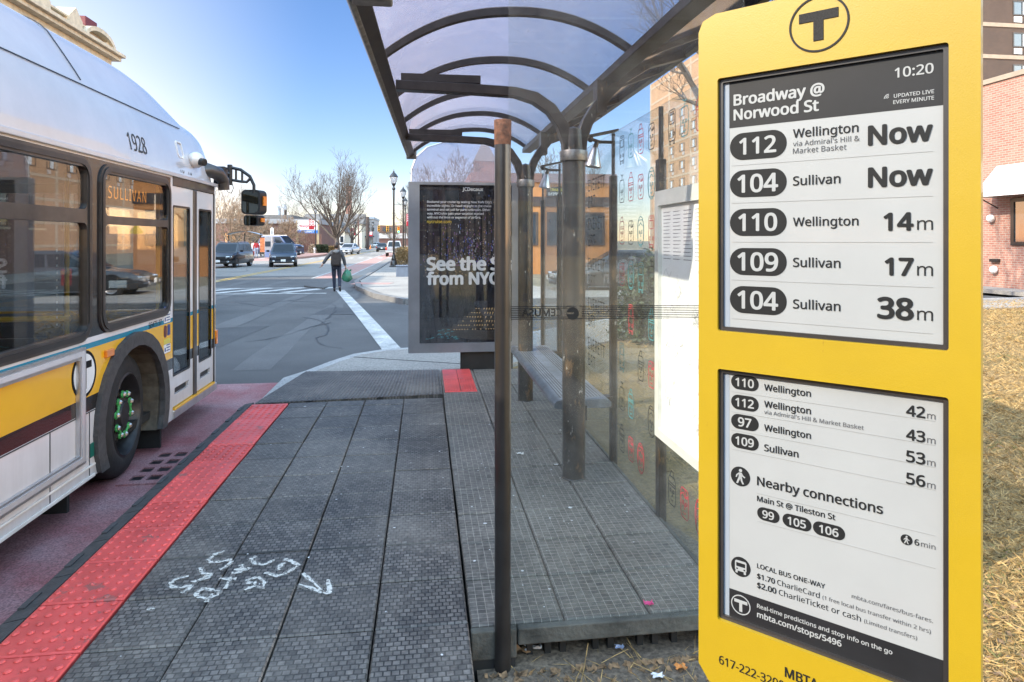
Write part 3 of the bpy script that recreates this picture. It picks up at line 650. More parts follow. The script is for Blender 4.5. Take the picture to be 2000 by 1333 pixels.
# ================================================================== BUS
BX = -2.12; BC = -3.40; BY0 = -5.2; BY1 = 7.12
bus = thing('city_bus', 'white and yellow city bus stopped along the red kerb edge', 'bus', (BC, 1, 0))
PX = lambda u, v, w: Vector((BX+w, u, v))            # right side plane, u=Y, v=z, w outwards
wins = [(4.62-1.27*(k+1)-.0, 4.44-1.27*k) for k in range(7)]
wins = [(3.27-1.27*k, 4.46-1.27*k) for k in range(7)]
W2 = (4.62, 5.74)
def arch(cy, r, zc, z0, n=18):
    a0 = math.asin((z0-zc)/r); return [(cy-r*math.cos(a0+(PI-2*a0)*k/n), zc+r*math.sin(a0+(PI-2*a0)*k/n)) for k in range(n+1)]
fw_ = arch(5.11,.53,.447,.2); rw_ = arch(-1.0,.53,.447,.2)
outer = [(BY0,.2)]+rw_+fw_+[(5.80,.2),(5.80,2.275),(BY0,2.275)]
holes = [rrect(a+.03,b-.03,1.13,2.20,.10) for a,b in wins]+[rrect(W2[0]+.03,W2[1]-.03,1.14,2.19,.10)]
mb = MB().plate(outer, holes, PX, -.05, 0); obj('side_panel', mb, M['livery'], bus)
LX = lambda u, v, w: Vector((2*BC-BX-w, u, v))
outl = [(BY0,.2)]+rw_+fw_+[(BY1-.1,.2),(BY1-.1,2.275),(BY0,2.275)]
mb = MB().plate(outl, [rrect(a+.03,b-.03,1.13,2.20,.10) for a,b in wins]+[rrect(4.62,5.74,1.14,2.19,.1),rrect(5.9,6.9,1.14,2.19,.1)], LX, -.05, 0); obj('far_side_panel', mb, M['livery'], bus)
# roof with gas-tank dome
def sec_(y):
    p = 1 if y < 5.5 else (math.sqrt(max(0,1-((y-5.5)/1.0)**2)) if y < 6.5 else 0)
    if y < BY0+.5: p *= 1
    k = 1 if y < 6.62 else max(.06, math.sqrt(max(0,1-((y-6.62)/.52)**2)))
    q = 0 if y < 6.75 else .22*(1-math.sqrt(max(0,1-((y-6.75)/.40)**2)))
    lo = [(1.08,2.82),(.92,2.92),(.55,2.97),(.2,2.98)]; hi = [(1.02,2.98),(.90,3.155),(.6,3.24),(.2,3.26)]
    P = [(1.28,2.262),(1.272,2.38),(1.225,2.60),(1.175,2.735)]
    P += [(a[0]*(1-p)+b[0]*p, a[1]*(1-p)+b[1]*p) for a,b in zip(lo,hi)]
    for _ in range(2):
        Q = [P[0]]
        for A_, B_ in zip(P, P[1:]): Q += [(A_[0]*.75+B_[0]*.25, A_[1]*.75+B_[1]*.25), (A_[0]*.25+B_[0]*.75, A_[1]*.25+B_[1]*.75)]
        P = Q+[P[-1]]
    return [(o-q, 2.262+(z-2.262)*k) for o, z in P]
ys = [BY0+i*.5 for i in range(20)]+[4.9+.12*i for i in range(11)]+[6.2,6.28,6.35,6.41,6.45,6.48,6.495,6.5,6.6,6.7,6.8,6.88,6.95,7.02,7.08,7.12]
ys = sorted(set(round(y,3) for y in ys)); mb = MB(); vs = []
for y in ys:
    h = sec_(y); bl = lambda o: y if y < 6.6 else y+.28*(1-(o/1.28)**2)*(y-6.6)/.52; vs += [(BC+o, bl(o), z) for o, z in h]+[(BC-o, bl(o), z) for o, z in reversed(h)]
n = len(vs)//len(ys); mb.add(vs, [(i*n+k, i*n+k+1, (i+1)*n+k+1, (i+1)*n+k) for i in range(len(ys)-1) for k in range(n-1)]+[tuple(range(n))])
roof = obj('roof', mb, M['whitebus'], bus, smooth=True)
mb = MB(); P = [(BC+o+.004, 4.62, z+.004) for o,z in sec_(4.62) if z > 2.735]; mb.tube(P, .004, 5); obj('roof_seam', mb, M['inkmid'], roof)
mb = MB(); mb.tube([(BC+1.172, y, 2.742) for y in (BY0,0,4.9,5.8,6.3)], .004, 5); obj('dome_seam', mb, M['inkmid'], roof)
mb = MB(); mb.box(BX-.01,BX+.022,BY0,7.0,2.262,2.298); obj('gutter_rail', mb, M['whitebus'], bus, bev=.006)
mb = MB(); mb.box(BC-1.2,BC+1.2,BY0,BY0+.06,.3,2.5); obj('rear_panel', mb, M['whitebus'], bus)
# front face
FR = lambda u, v, w: Vector((u, BY1+w+.28*(1-((u-BC)/1.28)**2), v))
mb = MB().plate(rrect(BC-1.17,BC+1.17,.22,2.42,.14), [rrect(BC-1.05,BC+1.05,1.0,2.2,.12)], FR, -.06, 0); fp = obj('front_panel', mb, M['liverydoor'], bus, bev=.01)
mb = MB().plate(rrect(BC-1.06,BC+1.06,.99,2.21,.12), [], FR, -.035, -.02); obj('windshield', mb, M['busglass'], bus)
for s in (-1, 1):
    mb = MB().plate(circ(BC+s*.85,.55,.11), [], FR, 0, .03); obj('headlight', mb, M['headlamp'], bus)
mb = MB(); mb.box(BC-1.2,BC+1.2,BY1,BY1+.1,.24,.42); obj('front_bumper', mb, M['black'], bus, bev=.03)
# front right corner pillar, rounded towards the front
mb = MB(); cp = [(6.93,0),(7.0,-.004),(7.05,-.02),(7.09,-.05),(7.115,-.09),(7.12,-.12)]
vs = [(BX+o, y, z) for z in (.22,2.27) for y, o in cp]; k = len(cp); mb.add(vs, [(i,i+1,k+i+1,k+i) for i in range(k-1)]); obj('corner_pillar', mb, M['liverydoor'], bus, smooth=True)
mb = MB(); mb.box(BX-.02,BX+.006,7.0,7.045,.66,.80); obj('corner_marker', mb, M['orange'], bus, bev=.004)
mb = MB(); mb.box(BX-.05,BX,5.80,5.845,.2,2.275); obj('door_pillar', mb, M['liverydoor'], bus)
# windows
def bus_window(a, b, z0, z1, mz0, mz1, name='side_window'):
    mb = MB().plate(rrect(a,b,z0,z1,.13), [rrect(a+.065,b-.065,z0+.065,mz0,.045), rrect(a+.065,b-.065,mz1,z1-.065,.045)], PX, -.03, .012)
    f = obj(name, mb, M['frame2'], bus, bev=.008)
    mb = MB().plate(rrect(a+.018,b-.018,z0+.018,z1-.018,.115), [rrect(a+.05,b-.05,z0+.05,z1-.05,.09)], PX, .012, .020); obj('gasket', mb, M['frame'], f)
    mb = MB().plate(rrect(a+.06,b-.06,z0+.06,mz0+.006,.04), [], PX, -.02, -.012); obj('lower_pane', mb, M['busglass'], f)
    mb = MB().plate(rrect(a+.06,b-.06,mz1-.006,z1-.06,.04), [], PX, -.016, -.008); obj('upper_pane', mb, M['busglass'], f)
for a, b in wins: bus_window(a-.02, b+.02, 1.085, 2.245, 1.83, 1.915)
bus_window(4.585, 5.785, 1.10, 2.235, 1.83, 1.885)
for a, b in wins+[(4.6,5.76),(5.86,6.94)]:
    mb = MB().plate(rrect(a,b,1.12,2.21,.1), [], LX, -.03, -.022); obj('far_pane', mb, M['busglass'], bus)
# door
mb = MB(); mb.box(BX-.05,BX+.004,5.845,6.93,2.19,2.262); obj('door_header', mb, M['frame2'], bus)
mb = MB(); mb.box(BX-.55,BX+.012,5.845,6.99,.2,.275); st = obj('door_step', mb, M['alu'], bus, bev=.01)
mb = MB(); mb.box(BX-.5,BX+.016,5.86,6.92,.276,.292); obj('step_edge', mb, M['yellow'], st)
for (a, b) in ((5.852,6.345),(6.43,6.925)):
    g0, g1 = (a+.012, b-.075) if a < 6 else (a+.072, b-.06)
    mb = MB().plate([(a,.30),(b,.30),(b,2.185),(a,2.185)], [rrect(g0,g1,.56,2.02,.02), rrect(g0+.04,g1-.03,.40,.455,.01)], PX, -.035, -.006)
    d = obj('door_leaf', mb, M['liverydoor'], bus)
    mb = MB().plate(rrect(g0-.004,g1+.004,.555,2.025,.02), [], PX, -.024, -.016); obj('door_pane', mb, M['doorglass'], d)
    mb = MB().plate(rrect(g0-.002,g1+.002,.558,2.022,.02), [rrect(g0+.014,g1-.014,.575,2.005,.02)], PX, -.012, -.003); obj('pane_seal', mb, M['frame'], d)
    mb = MB(); mb.box(BX-.04,BX-.03,g0+.03,g1-.02,.39,.465); obj('door_slot', mb, M['black'], d)
mb = MB(); mb.box(BX-.04,BX+.006,6.345,6.43,.29,2.19); obj('door_seal', mb, M['frame2'], bus, bev=.012)
mb = MB(); mb.box(BX-.04,BX+.004,6.925,6.945,.29,2.19); obj('front_seal', mb, M['frame2'], bus)
# wheel arch and wheels
ao = arch(5.11,.60,.447,.2); ai = arch(5.11,.50,.447,.2)
mb = MB().plate(ao+list(reversed(ai)), [], PX, -.02, .03); obj('arch_trim', mb, M['rub'], bus, bev=.012)
mb = MB(); vs = []
for y, z in ai: vs += [(BX-.01,y,z),(BX-.42,y,z)]
mb.add(vs, [(2*i,2*i+1,2*i+3,2*i+2) for i in range(len(ai)-1)]); mb.box(BX-.44,BX-.42,4.6,5.62,.2,.97); obj('wheel_well', mb, M['dirt'], bus)
mb = MB(); mb.box(BX-.4,BX-.02,5.63,5.66,.03,.42); obj('mudflap', mb, M['rubdark'], bus)
mb = MB(); mb.box(BX-.40,BX-.04,4.28,4.31,.06,.36); obj('mudflap', mb, M['rubdark'], bus)
def wheel(cx, cy, r, steer=0, nuts=True):
    ax = Vector((math.cos(steer), -math.sin(steer), 0)); o = Vector((cx, cy, r))
    mb = MB().lathe([(.30,-.02),(r-.10,-.01),(r-.03,-.03),(r-.004,-.06),(r,-.10),(r,-.22),(r-.02,-.26),(r-.1,-.28),(.25,-.26)], o, ax, 48)
    for k in range(0, 4): mb.lathe([(r+.001,-.10-.035*k),(r-.012,-.104-.035*k),(r-.012,-.108-.035*k),(r+.001,-.112-.035*k)], o, ax, 48)
    w_ = obj('wheel', mb, M['tyre'], bus, smooth=True)
    mb = MB().lathe([(.305,-.02),(.29,-.012),(.275,-.03),(.262,-.10),(.235,-.135),(.15,-.15),(.14,-.055),(.10,-.045),(.09,-.03),(.0,-.03)], o, ax, 40); obj('rim', mb, M['rim'], w_, smooth=True)
    if nuts:
        u = ax.cross(Vector((0,0,1))).normalized(); v = Vector((0,0,1)); nb = MB(); gb = MB(); hb = MB()
        for k in range(10):
            a = 2*PI*(k+.3)/10; c = o+(u*math.cos(a)+v*math.sin(a))*.152
            nb.lathe([(.019,-.15),(.019,-.03),(.012,-.018),(0,-.016)], c, ax, 6)
            if k % 2 == 0:
                c2 = o+(u*math.cos(a+2*PI/10)+v*math.sin(a+2*PI/10))*.152; mid = o+(u*math.cos(a+PI/10)+v*math.sin(a+PI/10))*.135
                gb = MB().tube([c+ax*-.040, mid+ax*-.038, c2+ax*-.040], [.015,.008,.015], 8)
                for q_ in (c, c2): gb.lathe([(.028,-.046),(.026,-.036),(.02,-.034),(.02,-.046)], q_, ax, 10)
                obj('nut_indicator', gb, M['green'], w_, smooth=True)
            a = 2*PI*(k+.8)/10; hc = o+(u*math.cos(a)+v*math.sin(a))*.245; hb.lathe([(.022,-.118),(.0,-.116)], hc, ax, 10)
        obj('wheel_nut', nb, M['steel'], w_); obj('vent_hole', hb, M['black'], w_)
    return w_
wheel(BX-.03, 5.11, .445, math.radians(-6)); wheel(BX-.03, -1.0, .445)
wheel(2*BC-BX+.30, 5.11, .445, 0, False); wheel(2*BC-BX+.30, -1.0, .445, 0, False)
# lower advert frame and skirt panels
mb = MB().plate([(1.2,.33),(4.375,.33),(4.375,1.055),(1.2,1.055)], [rrect(1.28,4.30,.395,.985,.01)], PX, .001, .024); af = obj('advert_frame', mb, M['alu'], bus, bev=.006)
mb = MB().plate([(1.22,.35),(4.355,.35),(4.355,1.035),(1.22,1.035)], [rrect(1.26,4.318,.38,1.005,.01)], PX, .024, .03); obj('frame_rail', mb, M['whitebus'], af, bev=.003)
mb = MB()
for y in (1.6,2.8,4.02,4.46): mb.box(BX-.01,BX+.0025,y,y+.008,.2,.625)
mb.box(BX,BX+.0025,BY0,4.55,.622,.63)
obj('panel_seam', mb, M['inkmid'], bus)
mb = MB(); mb.box(BX,BX+.012,BY0,4.52,.2,.222); mb.box(BX,BX+.014,BY0,4.52,.275,.287); obj('skirt_rail', mb, M['skirtwhite'], bus, bev=.004)
mb = MB(); mb.box(BX,BX+.004,4.47,4.518,.33,.42); obj('green_sticker', mb, mat('dark_green_sticker',(.01,.12,.09),.4), bus)
# round T badge
mb = MB().plate(circ(4.40,.88,.148,40), [circ(4.40,.88,.128,40)], PX, .0005, .0032); bd = obj('round_badge', mb, M['ink'], bus)
mb = MB().plate(circ(4.40,.88,.129,40), [], PX, .0005, .0028); obj('badge_disc', mb, M['white'], bd)
mb = MB().plate([(4.315,.915),(4.485,.915),(4.485,.957),(4.421,.957-.042),(4.421,.785),(4.379,.785),(4.379,.915)], [], PX, .0028, .0045); 
mb = MB().plate([(4.315,.913),(4.379,.913),(4.379,.785),(4.421,.785),(4.421,.913),(4.485,.913),(4.485,.957),(4.315,.957)], [], PX, .0028, .0045); obj('badge_letter', mb, M['ink'], bd)
mb = MB(); mb.box(BX,BX+.02,4.655,4.765,.935,.985); obj('side_marker', mb, M['orange'], bus, bev=.006)
# notices by the door
for (y0,y1,z0,z1,mm) in ((5.655,5.79,1.135,1.175,'navy'),(5.655,5.79,1.04,1.13,'white'),(5.655,5.715,.92,1.02,'rustd'),(5.73,5.785,.93,1.02,'navy'),(5.655,5.79,.865,.905,'yellowp'),(5.655,5.79,.79,.862,'white')):
    if mm == 'navy' and 'navy' not in M: M['navy'] = mat('navy_sticker',(.02,.05,.2),.4); M['rustd'] = mat('dark_red_sticker',(.12,.03,.03),.4); M['yellowp'] = mat('pale_yellow_sticker',(.7,.6,.1),.4)
    mb = MB().plate(rrect(y0,y1,z0,z1,.012 if mm != 'rustd' else .028), [], PX, .0005, .0025); nb_ = obj('notice_sticker', mb, M[mm], bus)
    if mm == 'white':
        mb = MB()
        for k in range(3): mb.box(BX+.0025,BX+.0032,y0+.05,y1-.012,z0+.015+.022*k,z0+.024+.022*k)
        mb.box(BX+.0025,BX+.0032,y0+.012,y0+.035,z0+.012,z0+.045); obj('notice_print', mb, M['navy'], nb_)
YD = Vector((0,1,0)); ZU = Vector((0,0,1))
text('notice_word', 'NOTICE', (BX+.0026,5.668,1.145), YD, ZU, bus, M['white'], width=.11, bold=.02)
text('side_word', 'SEATS 37', (BX+.001,5.36,1.038), YD, ZU, bus, M['ink'], width=.25, bold=.01)
# fleet number on the leaning upper panel
nx = Vector((-.047, 0, .22)); up = nx.normalized()
text('fleet_number', '1928', (BX-.009,5.055,2.385), YD, up, bus, M['inkmid'], width=.31, squash=1.25, bold=.004, lift=.0015)
text('height_mark', "10'-10\"", (BX-.004,6.02,2.315), YD, up, bus, M['inkmid'], width=.34, squash=1.35, lift=.004)
mb = MB().plate(rrect(6.04,6.18,2.45,2.60,.03), [rrect(6.055,6.165,2.465,2.585,.02)], lambda u,v,w: Vector((BX-.012-(v-2.38)*.2+w,u,v)), .0, .008); obj('filler_hatch', mb, M['skirtwhite'], bus)
mb = MB(); mb.ball((BX+.005,6.40,2.47),.07,.11,.075); cm = obj('camera_pod', mb, M['skirtwhite'], bus, smooth=True)
mb = MB().lathe([(.035,0),(.035,.05),(.02,.055),(0,.05)], (BX+.055,6.36,2.45), (1,-.5,-.2), 14); obj('camera_lens', mb, M['black'], cm, smooth=True)
# mirror
mr = MB().tube([(BX-.10,6.72,2.40),(BX-.02,6.80,2.42),(BX+.03,6.95,2.40),(BX+.055,7.05,2.34),(BX+.06,7.06,2.24)], [.06,.07,.07,.06,.055], 12)
mo = obj('mirror_mount', mr, M['frame2'], bus, smooth=True)
A = lambda px, py, y=7.3: at_y(px, py, y)
mb = MB().tube([A(440,340),A(450,340)], .03, 10); mb.tube([A(449,322),A(449,362)], .026, 10); mb.obox(A(431,345,7.15),(1,0,0),(0,1,0),(0,0,1),.055,.06,.10)
obj('mirror_hinge', mb, M['frame'], mo, bev=.006)
mb = MB().tube([A(452,328),A(470,332),A(488,345),A(496,362),A(496,378)], .017, 8); mb.tube([A(452,352),A(470,355),A(482,356),A(491,347)], .015, 8)
mb.tube([A(461,330),A(461,354)], .012, 6); mb.tube([A(473,333),A(473,355)], .012, 6); obj('mirror_arm', mb, M['black'], mo, smooth=True)
mb = MB().tube([A(441,362),A(444,375),A(452,378),A(456,368),A(453,356)], .004, 5); obj('mirror_cable', mb, M['black'], mo)
def mirror_head(x0, x1, y0, y1, nm, yy=7.3, d=.12):
    a = A(x0, y1, yy); b = A(x1, y0, yy); cx, cz = (a.x+b.x)/2, (a.z+b.z)/2; hw, hh = (b.x-a.x)/2, (b.z-a.z)/2
    mb = MB().plate(rrect(cx-hw,cx+hw,cz-hh,cz+hh,min(hw,hh)*.5), [], lambda u,v,w: Vector((u+w*.35, yy+w, v)), 0, d); hd = obj(nm, mb, M['black'], mo, bev=.025)
    mb = MB().plate(rrect(cx-hw*.86,cx+hw*.80,cz-hh*.88,cz+hh*.86,min(hw,hh)*.45), [], lambda u,v,w: Vector((u, yy+w, v)), -.004, .002); obj('mirror_face', mb, M['mirror'], hd)
    mb = MB(); mb.obox((cx+hw+.035, yy+d*.5, cz+hh*.1),(.35,1,0),(1,-.35,0),(0,0,1),d*.26,.006,hh*.38); obj('mirror_lamp', mb, M['orange'], hd)
M['mirror'] = mat('mirror_glass', (.12,.15,.15), .03, metal=1, var=.02)
mirror_head(471,508,371,419,'mirror_head'); mirror_head(476,504,421,441,'convex_mirror')
# interior
mb = MB(); mb.box(BC-1.2,BC+1.2,BY0,7.0,.28,.34); mb.box(BC-1.2,BC+1.2,6.75,7.0,.34,1.0); obj('cabin_floor', mb, M['rubdark'], bus)
mb = MB(); mb.box(BC-1.0,BC+1.0,BY0+.1,6.9,2.27,2.29); obj('cabin_ceiling', mb, mat('grey_ceiling',(.25,.25,.25),.6), bus)
M['seat'] = mat('maroon_seat_fabric', (.10,.012,.02), .8, var=.4, vs=20); M['seat2'] = mat('blue_seat_fabric', (.02,.03,.08), .8, var=.4, vs=20)
for k in range(5):
    for s, mm in ((.78,'seat'),(-.78,'seat2')):
        y = 3.6-.95*k; x = BC+s; mb = MB(); mb.box(x-.42,x+.42,y-.4,y+.05,.74,.82); mb.box(x-.42,x+.42,y-.45,y-.38,.78,1.32); obj('passenger_seat', mb, M[mm], bus, bev=.03)
M['railyel'] = mat('yellow_grab_rail', (.75,.5,.03), .35, var=.1)
for (x, y) in ((BC+.45,4.45),(BC-.45,4.4),(BC+.5,5.75),(BC+.95,6.4),(BC-.4,2.4),(BC+.45,2.4)):
    mb = MB().tube([(x,y,.34),(x,y,2.27)], .018, 8); obj('grab_pole', mb, M['railyel'], bus, smooth=True)
mb = MB().tube([(BC+.95,5.95,.5),(BC+1.0,6.3,1.15)], .018, 8); mb.tube([(BC+.2,4.5,1.22),(BC+1.15,4.5,1.22)], .018, 8); obj('grab_rail', mb, M['railyel'], bus, smooth=True)
mb = MB(); mb.box(BC+.1,BC+1.18,4.47,4.50,.34,1.1); mb.box(BC-1.2,BC-.55,5.4,5.44,.34,1.9); obj('modesty_panel', mb, M['frame'], bus)
mb = MB(); mb.box(BC-1.15,BC-.6,5.5,5.62,.8,1.65); mb.box(BC-1.15,BC-.6,5.6,6.1,.72,.82); obj('driver_seat', mb, M['rubdark'], bus, bev=.04)
mb = MB(); mb.box(BX-.11,BX-.06,4.66,5.62,1.96,2.2); ls = obj('route_sign', mb, M['black'], bus)
text('route_text', '04 SULLIVAN', (BX-.058,4.64,2.015), YD, ZU, ls, M['led'], width=.82, squash=1.05, space=1.2)
mb = MB()
for k in range(11): mb.box(BX-.1,BX-.097,4.28,4.292,1.2+.045*k,1.215+.045*k)
obj('indicator_strip', mb, M['white'], bus)
# ================================================================== BUS SHELTER
sh = thing('bus_shelter', 'glass bus shelter with arched violet roof on two dark columns', 'bus shelter', (.9, 4.6, .2))
AR = [(.0,0),(.08,.085),(.2,.165),(.36,.235),(.5,.26),(.64,.25),(.78,.20),(.9,.12),(1,.075)]   # roof arch: fraction across, rise
def roofpt(y, t, dz=0):
    xl = -.245+(y-2.45)/4.65*.10; xr = 1.12; zl = 2.665
    r = .075*t+.228*(1-abs(2*t-1)**2.25)
    return Vector((xl+(xr-xl)*t, y, zl+r+dz))
TS = [i/24 for i in range(25)]; Y0r, Y1r = 2.44, 7.12
ny = 12; mb = MB(); vs = []
for dz in (.0,-.008):
    for j in range(ny+1):
        for t in TS: vs.append(roofpt(Y0r+(Y1r-Y0r)*j/ny, t, dz+.02))
k = len(TS); q = (ny+1)*k
mb.add(vs, [(j*k+i,j*k+i+1,(j+1)*k+i+1,(j+1)*k+i) for j in range(ny) for i in range(k-1)]+[(q+j*k+i,q+(j+1)*k+i,q+(j+1)*k+i+1,q+j*k+i+1) for j in range(ny) for i in range(k-1)])
obj('roof_panel', mb, M['roofglass'], sh, smooth=True)
for y in (2.46,3.40,4.32,5.26,6.17,7.08):
    mb = MB(); P = [roofpt(y, t, .004) for t in TS]; vs = []
    for p in P: vs += [p+Vector((0,-.022,.012)), p+Vector((0,.022,.012)), p+Vector((0,.022,-.03)), p+Vector((0,-.022,-.03))]
    mb.add(vs, [(i*4+a,i*4+(a+1)%4,(i+1)*4+(a+1)%4,(i+1)*4+a) for i in range(len(P)-1) for a in range(4)]); obj('roof_rib', mb, M['bronze2'], sh)
a, b = Vector((-.255,2.42,2.645)), Vector((-.155,7.14,2.645))
mb = MB().beam(a, b, .085, .045, up=(-.5,0,1)); obj('gutter_beam', mb, M['bronze2'], sh, bev=.006)
mb = MB().beam(a+Vector((-.045,0,.03)), b+Vector((-.045,0,.03)), .02, .145, up=(-.45,0,1)); obj('edge_fascia', mb, M['galv'], sh, bev=.004)
mb = MB(); mb.box(-.27,-.12,2.42,2.5,2.6,2.70); mb.box(-.20,-.09,7.06,7.14,2.6,2.70); obj('beam_end', mb, M['galv'], sh, bev=.01)
mb = MB().beam((1.12,2.42,2.715),(1.12,7.14,2.715),.10,.05); obj('valley_beam', mb, M['bronze2'], sh, bev=.006)
mb = MB().beam((1.62,2.42,2.90),(1.62,7.14,2.90),.05,.06); obj('wing_beam', mb, M['bronze'], sh, bev=.006)
mb = MB()
vs = [(1.16,2.44,2.735),(1.6,2.44,2.915),(1.6,7.12,2.915),(1.16,7.12,2.735)]; mb.add(vs+[(x,y,z-.008) for x,y,z in vs], [(0,1,2,3),(7,6,5,4)]); obj('wing_panel', mb, M['wingglass'], sh)
for y in (2.46,3.4,4.32,5.26,6.17,7.08):
    mb = MB().beam((1.14,y,2.71),(1.62,y,2.895),.035,.03); obj('wing_rib', mb, M['bronze2'], sh)
for y0, r in ((3.905,.07),(5.84,.068)):
    mb = MB().lathe([(r+.004,.1),(r+.004,.27),(r,.275),(r,2.0),(r*1.0,2.20)], (.905,y0,0), n=28); cl = obj('column', mb, M['bronze'], sh, smooth=True)
    mb = MB().lathe([(r+.012,2.205),(r+.014,2.21),(r+.014,2.262),(r+.012,2.268),(.01,2.268)], (.905,y0,0), n=28); obj('column_collar', mb, M['dullsteel'], cl, smooth=True)
    mb = MB().lathe([(r-.005,2.0),(r-.005,2.25),(.055,2.40),(.0,2.42)], (.905,y0,0), n=20); obj('column_head', mb, M['bronze'], cl, smooth=True)
    for pts in ([(.875,2.20),(.865,2.32),(.83,2.42),(.76,2.52),(.66,2.585),(.54,2.615),(.30,2.625),(-.17,2.635)],[(.935,2.20),(.95,2.34),(.985,2.44),(1.04,2.53),(1.12,2.63),(1.22,2.72),(1.38,2.82),(1.60,2.885)]):
        mb = MB(); P = [Vector((x,y0,z)) for x,z in pts]; vs = []
        for i, p in enumerate(P):
            t = (P[min(i+1,len(P)-1)]-P[max(i-1,0)]).normalized(); nn = Vector((-t.z,0,t.x)); h = .034 if i < 5 else .028
            vs += [p+nn*h+Vector((0,-.04,0)), p+nn*h+Vector((0,.04,0)), p-nn*h+Vector((0,.04,0)), p-nn*h+Vector((0,-.04,0))]
        n = len(P); mb.add(vs, [(i*4+a,i*4+(a+1)%4,(i+1)*4+(a+1)%4,(i+1)*4+a) for i in range(n-1) for a in range(4)]+[(0,1,2,3),((n-1)*4+3,(n-1)*4+2,(n-1)*4+1,(n-1)*4)])
        obj('roof_arm', mb, M['bronze2'] if pts[0][0] < .9 else M['bronze'], cl, bev=.004)
    mb = MB(); mb.box(-.14,.33,y0-.03,y0+.03,2.66,2.705); obj('arm_plate', mb, M['bronze2'], cl)
    mb = MB(); mb.box(1.04,1.10,y0-.05,y0+.05,2.5,2.7); obj('arm_bracket', mb, M['bronze'], cl)
# end glass towards the sign, with printed lines
gA, gB = Vector((.315,2.455,0)), Vector((1.235,2.40,0)); gd = (gB-gA).normalized(); gn = Vector((gd.y,-gd.x,0)); gL = (gB-gA).length
GX = lambda u, v, w: gA + gd*u + Vector((0,0,v)) + gn*w
top = [(gL,2.70),(gL*.94,2.78),(gL*.8,2.85),(gL*.6,2.89),(gL*.35,2.87),(gL*.15,2.81),(0,2.72)]
mb = MB().plate([(0,.235),(gL,.235)]+top, [], GX, 0, .010); eg = obj('end_glass', mb, M['endglass'], sh)
mb = MB()
for k in range(8):
    z = 1.4195+k*.0068
    for a, b in (((0,.06),(.28,gL)) if 2 <= k <= 5 else ((0,.28-.02*(k>6)),(.27,gL)) if k not in (1,6) else ((0,.222),(.28,gL))):
        mb.plate([(a,z),(b,z),(b,z+.0026),(a,z+.0026)], [], GX, .0105, .0112)
obj('printed_lines', mb, M['ink'], eg)
text('printed_word', 'CEMUSA', GX(.205,1.432,.0105), -gd, ZU, eg, M['ink'], width=.155, bold=.03, squash=.95)
mb = MB().plate(circ(.245,1.441,.024,28), [rrect(.222,.250,1.4385,1.4455,.002)], GX, .0105, .0115)
obj('printed_emblem', mb, M['ink'], eg)
# back glass bays
for i, (a, b) in enumerate(((2.43,3.30),(3.33,4.18),(4.21,5.05),(5.08,5.92),(5.95,6.8))):
    mb = MB(); mb.box(1.236,1.246,a,b,.235,2.435); obj('back_glass', mb, M['paneglass'], sh)
for y in (2.42,3.315,4.195,5.065,5.935,6.80):
    mb = MB(); mb.box(1.22,1.262,y-.028,y+.028,.2,2.15); ps = obj('glazing_post', mb, M['bronze'], sh, bev=.004)
    mb = MB(); mb.box(1.232,1.250,y-.012,y+.012,2.15,2.43); obj('glass_joint', mb, M['frame'], ps)
mb = MB(); mb.box(1.228,1.254,2.43,6.8,.20,.24); obj('bottom_rail', mb, M['bronze2'], sh)
# cone lamps on brackets
for y in (4.195,5.935):
    mb = MB().tube([(1.232,y,2.372),(1.15,y,2.372),(1.09,y,2.39)], .011, 8); mb.tube([(1.13,y,2.372),(1.115,y,2.33)], .016, 8); mb.ball((1.085,y,2.39),.022,.022,.022,8,6)
    lp = obj('lamp_bracket', mb, M['bronze2'], sh, smooth=True)
    mb = MB().lathe([(.018,0),(.024,.01),(.055,.12),(.056,.13),(.05,.13),(.0,.11)], (1.118,y,2.335), (-.15,0,-1), 18); obj('lamp_cone', mb, M['steel'], lp, smooth=True)
    mb = MB(); mb.obox((1.16,y-.02,2.425),(1,0,.22),(0,1,0),(-.22,0,1),.10,.05,.006); obj('lamp_shield', mb, M['bronze2'], lp)
# bench on the columns and posts
mb = MB(); prof = [(.80,.700),(.815,.716),(.84,.722),(1.12,.722),(1.15,.716),(1.165,.70),(1.165,.675),(1.15,.668),(.815,.668),(.80,.675)]
n = len(prof); mb.add([(x,y,z) for y in (3.98,6.1) for x,z in prof], [(i,(i+1)%n,n+(i+1)%n,n+i) for i in range(n)]+[tuple(range(n-1,-1,-1)),tuple(range(n,2*n))])
bn = obj('bench_seat', mb, M['bench'], sh, smooth=True)
mb = MB()
for x in (.85,.87,.89,.91,.93,1.03,1.05,1.07,1.09,1.11): mb.box(x,x+.004,4.05,6.02,.7205,.724)
obj('bench_groove', mb, M['inkmid'], bn)
mb = MB(); mb.box(1.14,1.23,4.15,4.23,.62,.69); mb.box(1.14,1.23,5.9,5.97,.62,.69); mb.box(.90,1.0,3.95,4.02,.60,.69); obj('bench_bracket', mb, M['bronze2'], bn)
